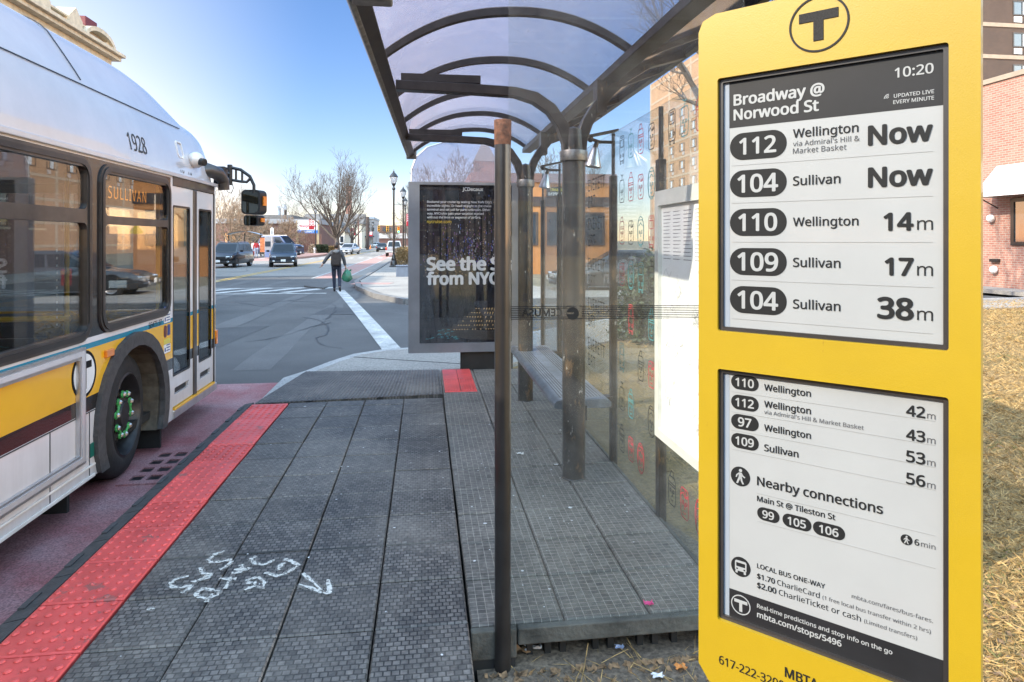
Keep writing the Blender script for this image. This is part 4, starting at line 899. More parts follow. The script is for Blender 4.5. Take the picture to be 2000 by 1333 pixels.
# bus map case on the back glass
MX = lambda u, v, w: Vector((1.23-w, u, v))
mb = MB().plate([(2.50,.70),(3.285,.70),(3.285,1.975),(2.50,1.975)], [rrect(2.54,3.235,.745,1.90,.01)], MX, 0, .035); mf = obj('map_case', mb, M['mapframe'], sh, bev=.006)
mb = MB().plate([(2.53,.74),(3.24,.74),(3.24,1.905),(2.53,1.905)], [], MX, .004, .014); mp = obj('map_sheet', mb, M['map'], mf)
mb = MB(); rm = random.Random(4)
for k in range(70):
    y = rm.uniform(2.56,3.2); z = rm.uniform(.8,1.6); P = [Vector((y,z))]
    for j in range(4): P.append(P[-1]+Vector((rm.uniform(-.05,.05),rm.uniform(-.05,.05))))
    P = [Vector((min(3.225,max(2.55,p.x)),min(1.88,max(.76,p.y)))) for p in P]
    for p0, p1 in zip(P, P[1:]):
        d = (p1-p0); nn = Vector((-d.y,d.x)).normalized()*.001 if d.length > 1e-4 else Vector((.001,0))
        mb.add([MX(c.x,c.y,.0146) for c in (p0+nn,p0-nn,p1-nn,p1+nn)], [(0,1,2,3)])
for k in range(14):
    for c in range(5):
        z = 1.86-.018*k; y0 = 3.21-.13*c; mb.add([MX(y0,z,.0146),MX(y0-.1*rm.uniform(.5,1),z,.0146),MX(y0-.1,z+.004,.0146),MX(y0,z+.004,.0146)], [(0,1,2,3)])
obj('map_print', mb, M['einkline'], mp)
# doodle faces and buses printed on the back glass
KX = lambda y, z, w=0: Vector((1.2335-w, y, z))
def stroke(mb, pts, wd=.0045):
    P = [Vector(p) for p in pts]
    for p0, p1 in zip(P, P[1:]):
        d = p1-p0
        if d.length < 1e-5: continue
        t = d.normalized(); nn = Vector((-t.y,t.x))*wd/2; p0 = p0-t*wd*.3; p1 = p1+t*wd*.3
        mb.add([KX(c.x,c.y) for c in (p0+nn,p0-nn,p1-nn,p1+nn)]+[KX(c.x,c.y,.0008) for c in (p0+nn,p0-nn,p1-nn,p1+nn)], [(0,3,2,1),(4,5,6,7)])
def doodle(y, z, col, kind, h=.20, w_=.115):
    mb = MB(); L = lambda a, b: Vector((y-a*w_/2, z+b*h/2))
    def ring(c, r, n=10, sx=1): return [L(c[0]+r*sx*math.cos(2*PI*k/n), c[1]+r*math.sin(2*PI*k/n)) for k in range(n+1)]
    o = [L(a,b) for a,b in rrect(-.9,.9,-.95,.75 if kind != 'bus' else .95,.35,4)]; stroke(mb, o+[o[0]])
    if kind == 'bus':
        stroke(mb, [L(-.6,.1),L(.6,.1),L(.6,.65),L(-.6,.65),L(-.6,.1)]); stroke(mb, ring((-.5,-.55),.12,8,1.6)); stroke(mb, ring((.5,-.55),.12,8,1.6))
        stroke(mb, [L(-.7,-.95),L(-.7,-1.15),L(-.35,-1.15),L(-.35,-.95)]); stroke(mb, [L(.7,-.95),L(.7,-1.15),L(.35,-1.15),L(.35,-.95)]); stroke(mb, [L(-.5,.8),L(.5,.8)])
    else:
        stroke(mb, ring((-.35,-.1),.10,8,1.6)); stroke(mb, ring((.35,-.1),.10,8,1.6)); stroke(mb, [L(0,-.15),L(.12,-.4),L(-.05,-.42)]); stroke(mb, [L(-.3,-.65),L(0,-.72),L(.3,-.62)])
        if kind == 'hair': stroke(mb, [L(-.85,.3),L(-.3,.5),L(.1,.25),L(.85,.35)]); stroke(mb, [L(.1,.75),L(.3,.3),L(.85,.5)])
        if kind == 'hat': stroke(mb, [L(-.95,.35),L(.95,.35)]); stroke(mb, [L(-.95,.2),L(.95,.2)]); stroke(mb, [L(-.5,.75),L(-.2,1.1),L(.3,1.1),L(.5,.75)])
        if kind == 'hood': stroke(mb, ring((0,-.05),1.05,18,1.1)); stroke(mb, [L(-.6,.35),L(0,.55),L(.6,.35)])
        if kind == 'sprout': stroke(mb, [L(0,.75),L(.1,1.05),L(.5,1.15)]); stroke(mb, [L(.1,1.05),L(-.4,1.2)])
    return mb
KINDS = ['hair','bus','hat','hood','sprout']; CO = ['ink','redtxt','tealprint']; q = 0
for bay, ysx in ((0,(2.62,2.80,2.98,3.14)),(1,(3.44,3.62,3.80,3.98)),(3,(5.2,5.45,5.7))):
    for r_ in range(8):
        z = 2.30-.262*r_
        for c, y in enumerate(ysx):
            if bay == 0 and .62 < z < 2.05: continue
            q += 1; kd = KINDS[(c*2+r_*3) % 5]; cc = CO[(c+r_*2+(c*r_)%2) % 3]
            if (c+r_) % 4 == 3 and bay == 1 and r_ > 3: continue
            obj('printed_doodle', doodle(y, z, cc, kd, h=.165, w_=.10), M[cc], sh)
for bay in (4.99,):
    for z in (2.09,1.80,1.50,1.20,.9): 
        text('printed_lettering', 'EVERETT', KX(bay-.16,z,.0008), Vector((0,-1,0)), ZU, sh, M['ink'], width=.46, squash=1.15, lift=.0004, space=1.1)
        text('printed_lettering', 'BRT', KX(bay-.16,z-.125,.0008), Vector((0,-1,0)), ZU, sh, M['ink'], width=.20, squash=1.15, lift=.0004, space=1.1)

# ================================================================== ADVERT PANEL
ad = thing('advert_panel', 'grey framed cruise advert panel on a black plinth beyond the shelter', 'advert panel', (.46, 7.4, .15))
AY = 7.35; AX = lambda u, v, w: Vector((u, AY-w, v))
mb = MB().plate(rrect(-.185,1.105,.46,2.375,.012), [rrect(-.06,.98,.565,2.345,.006)], AX, -.11, .012); obj('panel_frame', mb, M['frame'] if 0 else mat('grey_panel_frame',(.20,.21,.23),.35,metal=.3,var=.15,vs=3,coat=.6), ad, bev=.006)
m, t, b = nodes('night_harbour_poster'); g = N(t,'ShaderNodeNewGeometry'); sp = N(t,'ShaderNodeSeparateXYZ'); t.links.new(g.outputs['Position'], sp.inputs[0])
vr = N(t,'ShaderNodeTexNoise', i_Scale=3.0, i_Detail=8.0, i_Roughness=.8); mp_ = N(t,'ShaderNodeMapping'); mp_.inputs['Scale'].default_value = (3,1,.6); t.links.new(g.outputs['Position'], mp_.inputs[0]); t.links.new(mp_.outputs[0], vr.inputs['Vector'])
cr = N(t,'ShaderNodeValToRGB'); cr.color_ramp.elements[0].position = .42; cr.color_ramp.elements[0].color = (.006,.008,.014,1); cr.color_ramp.elements[1].position = .72; cr.color_ramp.elements[1].color = (.10,.085,.075,1)
e = cr.color_ramp.elements.new(.58); e.color = (.03,.03,.036,1); t.links.new(vr.outputs['Fac'], cr.inputs[0]); t.links.new(cr.outputs[0], b.inputs['Base Color']); b.inputs['Roughness'].default_value = .25
M['poster'] = m
mb = MB().plate([(-.062,.563),(.982,.563),(.982,2.347),(-.062,2.347)], [], AX, -.03, -.012); po = obj('poster', mb, M['poster'], ad)
XD = Vector((1,0,0))
def ptxt(s, px, py, wpx, bold=.02, m_='white', nm='poster_text', al='L'):
    p = at_y(px, py, AY+.012); text(nm, s, p, XD, ZU, po, M[m_], width=wpx*7.5/1270*1.0, bold=bold, lift=.002, align=al)
ptxt('JCDecaux', 903, 373, 40, .03)
for i, s in enumerate(("Bookend your cruise by seeing New York City's","incredible sights. Or head straight to the cruise","terminal and set sail for parts unknown. Either","way, NYCruise gets your vacation started","without the time or expense of airfare.")):
    ptxt(s, 834, 396.5+7.6*i, (124,123,121,108,103)[i], .02, 'einkp')if 0 else ptxt(s, 834, 396.5+7.6*i, (124,123,121,108,103)[i], .02)
ptxt('nycruise.com', 834, 436, 46, .02, 'railyel')
ptxt('See the Sea', 833, 528, 176, .045); ptxt('from NYC', 833, 556, 139, .045)
# picture: lit towers along the top, lit liner at the foot
mb = MB(); mw = MB(); rp = random.Random(8)
for i in range(15):
    x = -.0+.066*i+rp.uniform(-.01,.01); h = rp.uniform(.25,.75); wv_ = rp.uniform(.018,.03)
    mb.plate([(x-wv_,1.5),(x+wv_,1.5),(x+wv_,1.5+h),(x-wv_,1.5+h)], [], AX, -.012, -.0112)
    for k in range(26):
        a, c = rp.uniform(x-wv_+.004,x+wv_-.004), rp.uniform(1.3,1.48+h); mw.plate([(a,c),(a+.004,c),(a+.004,c+.006),(a,c+.006)], [], AX, -.0112, -.0106)
LT = [MB(), MB(), MB()]
for k in range(420):
    a = rp.gauss(.55,.28); c = 1.42+abs(rp.gauss(0,.26)); 
    if -.05 < a < .97 and c < 2.3: h = rp.uniform(.004,.03); LT[k % 3].plate([(a,c),(a+.006,c),(a+.006,c+h),(a,c+h)], [], AX, -.0112, -.0104)
for k, (nm_, cc_) in enumerate((('blue_light_print',(.06,.12,.5)),('white_light_print',(.5,.52,.56)),('violet_light_print',(.25,.10,.30)))): obj('city_light_print', LT[k], mat(nm_, cc_, .4), po)
obj('skyline_print', mb, mat('skyline_print',(.035,.03,.03),.3,var=.5,vs=20), po)
mb = MB()
hull = [(.14,.665),(.5,.60),(.98,.585),(.98,.69),(.62,.70),(.36,.735),(.2,.735)]
mb.plate(hull, [], AX, -.012, -.0112)
for k in range(5): mb.plate([(.30+.06*k,.735+.045*k),(.98,.70+.045*k),(.98,.745+.045*k),(.32+.06*k,.775+.045*k)], [], AX, -.012, -.0111)
obj('liner_print', mb, mat('liner_print',(.05,.042,.036),.3,var=.4,vs=25), po)
for k in range(6):
    for j in range(24):
        u = .32+.05*k+j*.03
        if u < .97 and rp.random() < .8: mw.plate([(u,.71+.047*k-.0008*j*k),(u+.013,.71+.047*k),(u+.013,.719+.047*k),(u,.719+.047*k)], [], AX, -.011, -.0102)
obj('window_light_print', mw, mat('amber_print',(.75,.50,.22),.4), po)
mb = MB(); 
for k in range(40):
    u = rp.uniform(.0,.35); v = .60+.16*math.exp(-((u-.2)/.12)**2)*rp.random(); mb.plate([(u,v),(u+rp.uniform(.01,.05),v+.004),(u+.01,v+.01)], [], AX, -.0112, -.0106)
obj('spray_print', mb, M['tealprint'], po)
mb = MB().plate([(-.062,.563),(.982,.563),(.982,2.347),(-.062,2.347)], [], AX, -.004, .0); obj('cover_glass', mb, glass('advert_cover_glass',(.95,.96,.97),.085,.006,(.6,.6,.6),.005,3), ad)
mb = MB(); mb.box(.40,1.0,7.38,7.47,.14,.47); obj('plinth', mb, M['rubdark'], ad, bev=.01)
ARCH = [(-.155,2.38),(1.09,2.38),(1.09,2.55),(1.05,2.68),(.95,2.77),(.75,2.83),(.46,2.85),(.2,2.83),(.02,2.77),(-.10,2.66),(-.15,2.52)]
mb = MB().plate(ARCH, [], AX, -.06, -.05); gl_ = obj('arched_glass', mb, M['roofglass'], ad)
mb = MB(); P = [AX(u,v,-.055) for u,v in ARCH[1:]+ARCH[:1]]; mb.tube(P, .007, 6); obj('arch_edging', mb, M['alu'], gl_)
mb = MB(); mb.box(.26,.31,7.38,7.43,2.83,2.87); obj('top_clip', mb, M['bronze2'], ad)

# ================================================================== OLD STOP POLE
pp = thing('signless_pole', 'slim black steel pole with rusty top standing in soil before the glass', 'pole', (.287, 2.405, .12))
mb = MB().lathe([(.0305,.10),(.0305,2.085),(.0,2.085)], (.287,2.405,0), n=28); obj('pole_shaft', mb, M['pole'], pp, smooth=True)
mb = MB().lathe([(.0312,2.075),(.032,2.10),(.0325,2.165),(.031,2.168),(.027,2.168),(.026,2.10),(0,2.10)], (.287,2.405,0), n=28); obj('rusty_cap', mb, M['rust'], pp, smooth=True)

# ================================================================== DEPARTURE SIGN
sg = thing('departure_sign', 'tall yellow bus departure sign with two grey electronic paper screens', 'sign', (.52, .62, .12))
zr = .6; R_ = Vector((CS,-SN,0)); F_ = Vector((SN,CS,0))
pL = R_*(.3213*1.2175*zr)+F_*(1.2175*zr); pR = R_*(.6614*zr)+F_*zr
sd = (pR-pL).normalized(); sn = Vector((sd.y,-sd.x,0));  sn = -sn if sn.dot(pL) > 0 else sn
SX = lambda u, v, w: pL+sd*u+Vector((0,0,v))+sn*w
zs = (1.6223,1.8983,1.2970,1.5715)
s0, s1, z0, z1 = -.0262, .2372, 1.2155, 1.976
out = [(s0,z0+.02),(s0+.012,z0+.004),(s0+.03,z0),(s1-.03,z0),(s1-.01,z0+.006),(s1,z0+.02),(s1,z1-.03),(s1-.008,z1-.01),(s1-.03,z1),(s0+.02,z1),(s0+.005,z1-.006),(s0,z1-.018)]
scr = [[(0,a),(.2092,a),(.2092,b),(0,b)] for a,b in (zs[:2],zs[2:])]
hol = [rrect(-.004,.2132,a-.004,b+.004,.003) for a,b in (zs[:2],zs[2:])]
mb = MB().plate(out, hol, SX, -.03, 0); hs_ = obj('housing', mb, M['signyel'], sg, bev=.0035)
o2 = [(u+(.004 if u < .1 else -.004), v) for u, v in out]
mb = MB().plate(o2, [], SX, -.075, -.0302); obj('rear_shell', mb, M['signyel'], sg, bev=.012)
mb = MB()
for a, b in (zs[:2],zs[2:]): mb.plate(rrect(-.0038,.213,a-.0038,b+.0038,.003), [rrect(.0006,.2086,a+.0006,b-.0006,.001)], SX, -.0085, -.0045)
obj('screen_bezel', mb, M['frame'], sg)
DR = sd; 
for i, (a, b) in enumerate((zs[:2],zs[2:])):
    mb = MB().plate([(0,a),(.209,a),(.209,b),(0,b)], [], SX, -.012, -.008); sc_ = obj('screen', mb, M['eink'], sg)
    mb = MB().plate([(.0006,a+.0006),(.0072 if i == 0 else .0066,a+.0006),(.0066,b-.0006),(.0006,b-.0006)], [], SX, -.008, -.0077); obj('screen_margin', mb, M['edgegrey'], sc_)
    if i == 0: S1 = sc_
    else: S2 = sc_
WF = -.0078
def stx(sc, s, u, z, wd, al='L', bold=0, m_='ink', sq=1, lift=.0004):
    return text('screen_text', s, SX(u,z,WF), DR, ZU, sc, M[m_], width=wd, align=al, bold=bold*1.35+(.004 if m_ == 'ink' and bold else 0), squash=sq, lift=lift)
def spill(sc, u, z, hw, hh, s, tw, m_='ink'):
    mb = MB().plate(rrect(u-hw,u+hw,z-hh,z+hh,hh*.98,8), [], SX, WF-.0001, WF+.0002); p = obj('route_pill', mb, M[m_], sc)
    vs, fs = text_mesh(s, .025); 
    k = tw/(max(v.x for v in vs)-min(v.x for v in vs)); text('route_number', s, SX(u,z-CAPH*k/2,WF+.0002), DR, ZU, p, M['eink'], width=tw, align='C', bold=.025, lift=.0003)
mb = MB().plate([(.0006,1.8462),(.2086,1.8462),(.2086,1.8976),(.0006,1.8976)], [], SX, -.008, WF); hd = obj('header_band', mb, M['einkdark'], S1)
stx(hd,'Broadway @',.0116,1.8711,.0945,bold=.022,m_='eink'); stx(hd,'Norwood St',.0116,1.8546,.089,bold=.022,m_='eink')
stx(hd,'10:20',.2008,1.8775,.0318,'R',.012,'eink'); stx(hd,'UPDATED LIVE',.2012,1.8583,.0330,'R',.012,'eink'); stx(hd,'EVERY MINUTE',.2012,1.8523,.0335,'R',.012,'eink')
mb = MB()
for r in (.0015,.0029,.0043):
    P = [(.1640+r*math.cos(a), 1.8585+r*math.sin(a)) for a in [PI/2+PI/2*k/6 for k in range(7)]]; Q = [(.1640+(r-.0007)*math.cos(a), 1.8585+(r-.0007)*math.sin(a)) for a in [PI-PI/2*k/6 for k in range(7)]]
    mb.plate(P+Q, [], SX, WF, WF+.0003)
obj('signal_icon', mb, M['eink'], hd)
RW = [(1.8244,'112',.040,'Wellington',.0625,1.8287,'Now',None),(1.7829,'104',.044,'Sullivan',.0460,1.7783,'Now',None),(1.740,'110',.042,'Wellington',.0625,1.7352,'14',.0255),(1.6966,'109',.044,'Sullivan',.0460,1.6922,'17',.0245),(1.6543,'104',.044,'Sullivan',.0460,1.6482,'38',.031)]
for z, no, tw, ds, dw, bz, tm, mw_ in RW:
    spill(S1,.038,z,.0306,.0150,no,tw); stx(S1,ds,.0750,bz,dw,bold=.008)
    if mw_ is None: stx(S1,'Now',.2003,z-.0098,.0545,'R',.024)
    else: stx(S1,tm,.1848,z-.0100,mw_,'R',.022); stx(S1,'m',.2003,z-.0100,.0128,'R',.0,sq=1.02)
stx(S1,"via Admiral's Hill &",.0750,1.8196,.0635,m_='inkmid'); stx(S1,'Market Basket',.0750,1.8118,.0515,m_='inkmid')
mb = MB()
for z in (1.8035,1.7615,1.718,1.6755,1.632): mb.plate([(.009,z),(.2003,z),(.2003,z+.0004),(.009,z+.0004)], [], SX, WF-.0001, WF+.0001)
obj('row_line', mb, M['einkline'], S1)
for z, no, ds, dw, bz, tm, rz in ((1.5620,'110','Wellington',.0478,1.5569,'42',1.5520),(1.5395,'112','Wellington',.0478,1.5387,'43',1.5290),(1.5180,'97','Wellington',.0478,1.5130,'53',1.5080),(1.4966,'109','Sullivan',.0355,1.4910,'56',1.4868)):
    spill(S2,.0240,z,.0152,.0082,no,.0205 if len(no) == 3 else .0150); stx(S2,ds,.0451,bz,dw,bold=.012)
    stx(S2,tm,.1942,rz,.0158,'R',.014); stx(S2,'m',.2022,rz,.0066,'R',0,'inkmid')
stx(S2,"via Admiral's Hill & Market Basket",.0451,1.5312,.097,m_='inkmid')
mb = MB()
for z, u in ((1.5500,.009),(1.5275,.009),(1.5068,.009),(1.4855,.009),(1.4425,.0375),(1.412,.0375)): mb.plate([(u,z),(.2022,z),(.2022,z+.0003),(u,z+.0003)], [], SX, WF-.0001, WF+.0001)
obj('row_line', mb, M['einkline'], S2)
def walker(sc, u, z, r):
    mb = MB().plate(circ(u,z,r,28), [], SX, WF-.0001, WF+.0002); p = obj('walk_icon', mb, M['ink'], sc); mb = MB(); L = lambda a, b: (u+a*r, z+b*r)
    mb.plate([L(*q) for q in circ(.02,.62,.17,12)], [], SX, WF+.0002, WF+.0005)
    for pl_ in ([(-.16,.40),(.18,.40),(.16,-.08),(-.16,-.08)],[(-.16,-.02),(.06,-.05),(-.25,-.75),(-.42,-.72)],[(-.02,-.05),(.16,-.02),(.22,-.40),(.38,-.72),(.22,-.76),(.04,-.42)],[(-.14,.40),(-.42,.15),(-.48,-.12),(-.36,-.12),(-.30,.10),(-.10,.26)],[(.14,.38),(.30,.14),(.50,.02),(.46,-.10),(.22,.03),(.08,.2)]): mb.plate([L(*q) for q in pl_], [], SX, WF+.0002, WF+.0005)
    obj('walk_figure', mb, M['eink'], p)
walker(S2,.0192,1.4570,.0108); walker(S2,.1788,1.4325,.0050)
stx(S2,'Nearby connections',.0375,1.4520,.1215,bold=.012); stx(S2,'Main St @ Tileston St',.0375,1.4345,.0787,bold=.01)
spill(S2,.0494,1.4220,.0118,.0070,'99',.0125); spill(S2,.0788,1.4220,.0145,.0070,'105',.0185); spill(S2,.1100,1.4220,.0152,.0070,'106',.0185)
stx(S2,'6',.1853,1.4298,.0040,bold=.01); stx(S2,'min',.2022,1.4298,.0115,'R',0,'inkmid')
mb = MB().plate(circ(.0196,1.3564,.0108,28), [], SX, WF-.0001, WF+.0002); bi = obj('bus_icon', mb, M['ink'], S2)
mb = MB().plate(rrect(.0132,.0260,1.3515,1.3630,.002), [rrect(.0146,.0246,1.3562,1.3606,.0006),rrect(.0146,.0166,1.3528,1.3546,.0005),rrect(.0226,.0246,1.3528,1.3546,.0005)], SX, WF+.0002, WF+.0005)
mb.plate(rrect(.0138,.0162,1.3490,1.3515,.0004), [], SX, WF+.0002, WF+.0005); mb.plate(rrect(.0230,.0254,1.3490,1.3515,.0004), [], SX, WF+.0002, WF+.0005); obj('bus_figure', mb, M['eink'], bi)
stx(S2,'LOCAL BUS ONE-WAY',.0375,1.3612,.0690,bold=.008); stx(S2,'$1.70',.0375,1.3497,.0190,bold=.016); stx(S2,'CharlieCard',.0588,1.3497,.0425); stx(S2,'(1 free local bus transfer within 2 hrs)',.1040,1.3499,.0945,m_='inkmid')
stx(S2,'$2.00',.0375,1.3395,.0205,bold=.016); stx(S2,'CharlieTicket or cash',.0605,1.3395,.0790); stx(S2,'(Limited transfers)',.1425,1.3397,.0450,m_='inkmid'); stx(S2,'mbta.com/fares/bus-fares.',.2003,1.3605,.0690,'R',0,'inkmid')
mb = MB().plate([(.0006,1.2976),(.2086,1.2976),(.2086,1.3285),(.0006,1.3285)], [], SX, -.008, WF); ft = obj('footer_band', mb, M['einkdark'], S2)
mb = MB().plate(circ(.0196,1.3140,.0108,28), [circ(.0196,1.3140,.0097,28)], SX, WF, WF+.0003)
mb.plate([(.0123,1.3158),(.0179,1.3158),(.0179,1.3065),(.0213,1.3065),(.0213,1.3158),(.0269,1.3158),(.0269,1.3192),(.0123,1.3192)], [], SX, WF, WF+.0003); obj('footer_emblem', mb, M['eink'], ft)
stx(ft,'Real-time predictions and stop info on the go',.0375,1.3176,.1295,bold=.014,m_='eink'); stx(ft,'mbta.com/stops/5496',.0375,1.3075,.0845,bold=.02,m_='eink')
M['tink'] = mat('textured_dark_vinyl', (.016,.015,.014), .7, var=.6, vs=700, spec=.25)
mb = MB().plate(circ(.1022,1.9420,.0288,56), [circ(.1022,1.9420,.0268,56)], SX, .0002, .0008)
em = obj('emblem_ring', mb, M['tink'], sg)
mb = MB().plate([(.0832,1.9455),(.0972,1.9455),(.0972,1.9250),(.1068,1.9250),(.1068,1.9455),(.1208,1.9455),(.1208,1.9552),(.0832,1.9552)], [], SX, .0002, .0008); obj('emblem_letter', mb, M['tink'], em)
text('phone_lettering','617-222-3200',SX(-.0020,1.2445,0),DR,ZU,hs_,M['ink'],width=.0705,squash=1.15,bold=.01,lift=.0006)
text('agency_lettering','MBTA',SX(.0690,1.2595,0),DR,ZU,hs_,M['ink'],width=.0330,squash=1.15,bold=.02,lift=.0006)
c = SX(.105,0,-.11); mb = MB().tube([(c.x,c.y,.1),(c.x,c.y,1.9)], .03, 16); obj('sign_post', mb, M['pole'], sg, smooth=True)
mb = MB()
for z in (1.35,1.8): mb.obox(SX(.105,z,-.085), sd, sn, (0,0,1), .05, .014, .025)
obj('sign_bracket', mb, M['frame'], sg)
# ================================================================== BUILDINGS
M['brown'] = brick('brown_brick', (.060,.038,.030), (.078,.050,.038), (.09,.07,.055))  # brown brick, darkened to put the apartment front's shade into the colour
M['sunbrick'] = brick('sunlit_brick', (.27,.155,.085), (.33,.20,.115), (.33,.25,.18))  # same apartment brick with the street face's sunlight put into the colour
M['redbrick'] = brick('red_brick', (.30,.125,.09), (.38,.195,.145), (.36,.28,.235), .215, .075, .012)
M['oldbrick'] = brick('dull_red_brick', (.16,.07,.055), (.20,.09,.07), (.2,.15,.13))
M['band'] = mat('pale_concrete_band', (.32,.26,.20), .8, var=.12, vs=2)
M['cream'] = mat('cream_clapboard', (.56,.52,.42), .7, var=.1, vs=2)
M['creamtrim'] = mat('weathered_cream_trim', (.52,.45,.34), .75, var=.2, vs=3)
M['orangewall'] = mat('orange_stucco', (.50,.205,.065), .8, var=.12, vs=2)
M['brownband'] = mat('dark_brown_band', (.055,.035,.03), .7, var=.2)
M['greywall'] = mat('grey_cladding', (.30,.30,.31), .7, var=.12)
M['roofgrey'] = mat('grey_shingle', (.13,.125,.12), .85, var=.3, vs=8)
M['bluegrey'] = mat('blue_grey_tank', (.26,.31,.37), .6, var=.1)
M['maroon'] = mat('maroon_box', (.12,.02,.025), .6, var=.2); M['navypaint'] = mat('navy_box', (.012,.04,.075), .5)
M['darkwall'] = mat('dark_red_wall', (.09,.045,.04), .8, var=.2)
WALLM = lambda face, c: {'y': (lambda u,v,w: Vector((u, c-w, v))), 'x': (lambda u,v,w: Vector((c-w, u, v))), 'X': (lambda u,v,w: Vector((c+w, u, v)))}[face]
def windows(par, face, c, us, vs, ww, wh, glassm=None, name='window', fm='frame', sill=None, ac=False, th=.10):
    """one window (frame > pane) per opening, first built, then copied"""
    mp = WALLM(face, c); o0 = None; rr = random.Random(len(us)*31+len(vs)); src = None
    for v in vs:
        for u in us:
            if src is None:
                mb = MB().plate([(u,v),(u+ww,v),(u+ww,v+wh),(u,v+wh)], [[(u+th,v+th),(u+ww-th,v+th),(u+ww-th,v+wh-th),(u+th,v+wh-th)]], mp, -.02, .05)
                f = obj(name, mb, M[fm], par)
                mb = MB().plate([(u+th*.8,v+th*.8),(u+ww-th*.8,v+th*.8),(u+ww-th*.8,v+wh-th*.8),(u+th*.8,v+wh-th*.8)], [], mp, -.03, .015); obj('pane', mb, glassm or M['winglass'], f)
                if ww > 1.6 and ac is not None:
                    mb = MB().plate([(u+ww*.30,v+th),(u+ww*.68,v+th),(u+ww*.68,v+wh-th),(u+ww*.30,v+wh-th)], [], mp, .015, .022); obj('blind', mb, M['blindglass'], f)
                    mb = MB().plate([(u+ww*.28,v+th),(u+ww*.31,v+th),(u+ww*.31,v+wh-th),(u+ww*.28,v+wh-th)], [], mp, .015, .05); obj('mullion', mb, M[fm], f)
                if ac:
                    mb = MB().plate([(u+.05,v-.62),(u+.8,v-.62),(u+.8,v-.12),(u+.05,v-.12)], [], mp, -.02, .10); obj('air_conditioner', mb, M['alu'], f)
                if sill:
                    mb = MB().plate([(u-.08,v-.12),(u+ww+.08,v-.12),(u+ww+.08,v),(u-.08,v)], [], mp, -.02, .1); obj('sill', mb, M[sill], f)
                src = f; o0 = (u, v)
            else:
                c_ = src.copy(); COL.objects.link(c_); c_.parent = par; d = mp(u,v,0)-mp(o0[0],o0[1],0); c_.location = d
                for ch in src.children:
                    e = ch.copy(); COL.objects.link(e); e.parent = c_
def wall(par, x0, x1, y0, y1, z0, z1, m, name='wall'):
    return obj(name, MB().box(x0,x1,y0,y1,z0,z1), m, par)
# -- tall apartment block behind the shelter
ap = thing('apartment_block', 'tall brown brick apartment block with pale bands above the brick shop', 'apartment block', (40,50,0))
AX0, AY0, AY1, AX1 = 40.0, 50.0, 112.0, 78.0
wl = wall(ap, AX0, AX1, AY0, AY1, -.3, 29.5, M['brown'])
for k in range(11):
    z = 1.1+2.75*k
    mb = MB(); mb.box(AX0-.06,AX1+.06,AY0-.06,AY1+.06,z-.22,z+.12); obj('floor_band', mb, M['band'], ap)
for k in range(8):
    mb = MB(); y = AY0+k*8.8; mb.box(AX0-.05,AX0,y-.1,y+.5,0,29.5); obj('pier', mb, M['band'], ap)
wall(ap, AX0-.02, AX0-.001, AY0, AY1, -.3, 29.5, M['sunbrick'], 'street_wall')
windows(ap, 'y', AY0, [44.2+6.2*k for k in range(4)], [1.95+2.75*k for k in range(2,9)], 3.0, 1.25, ac=True)
windows(ap, 'x', AX0, [52.5+4.4*k for k in range(13)], [1.95+2.75*k for k in range(3,8)], 2.2, 1.3, ac=True)
mb = MB(); mb.box(AX0+8,AX0+20,70,84,29.5,33); obj('penthouse', mb, M['brown'], ap)
# second wing, nearer and further left, seen through the shelter roof
# -- brick shop at the right edge
p0 = at_z(1915,549,.2); p1 = at_z(2000,576,.2); sx_ = (p0.x+p1.x)/2+.2
bs = thing('brick_shop', 'low sunlit red brick shop with white awning behind the lawn', 'shop', (sx_, 22, .1))
BWX = sx_; 
wall(bs, BWX, BWX+26, 8, 25.5, 0, 7.0, M['redbrick']); 
mb = MB(); mb.box(BWX-.06,BWX+26.06,7.94,25.56,7.0,7.16); obj('coping', mb, M['band'], bs)
wy0 = at_x(2000,430,BWX).y; wy1 = at_x(1976,430,BWX).y; wz0 = at_x(1978,480,BWX).z; wz1 = at_x(1978,388,BWX).z
windows(bs, 'x', BWX, [wy1-3.2], [wz0], 3.2, wz1-wz0, ac=None, th=.12)
mb = MB().plate([(wy1-1.62,wz0),(wy1-1.54,wz0),(wy1-1.54,wz1),(wy1-1.62,wz1)], [], WALLM('x',BWX), 0, .055); obj('window_bar', mb, M['frame'], bs)
az0 = at_x(1930,388,BWX).z; ay1 = wy1+.55; ay0 = wy1-3.8; zt = az0+1.05
mb = MB(); P = [(BWX-.01,zt),(BWX-.8,az0+.16),(BWX-.8,az0)]
vs = [(x,y,z) for y in (ay0,ay1) for x,z in P]+[(BWX-.01,y,az0) for y in (ay0,ay1)]
mb.add(vs, [(0,1,4,3),(1,2,5,4),(0,6,2,1),(3,4,5,7)]); obj('awning', mb, mat('white_awning',(.66,.62,.60),.7,var=.06), bs)
mb = MB(); mb.tube([(BWX-.76,ay1-.03,az0+.03),(BWX,ay1-.03,az0-.35)], .02, 6); obj('awning_arm', mb, M['frame'], bs)
for px, py in ((1940,427),(1946,527)):
    p = at_x(px,py,BWX); mb = MB(); mb.ball((BWX-.1,p.y,p.z),.13,.12,.13); obj('wall_lamp', mb, M['white'], bs, smooth=True)
p = at_x(1946,509,BWX); mb = MB(); mb.box(BWX-.12,BWX,p.y-.16,p.y+.16,p.z-.05,p.z+.05); obj('outlet_box', mb, M['frame'], bs)
mb = MB(); mb.box(BWX-1.2,BWX,8,25.6,.05,.17); struct('shop_path', mb, M['concrete'])
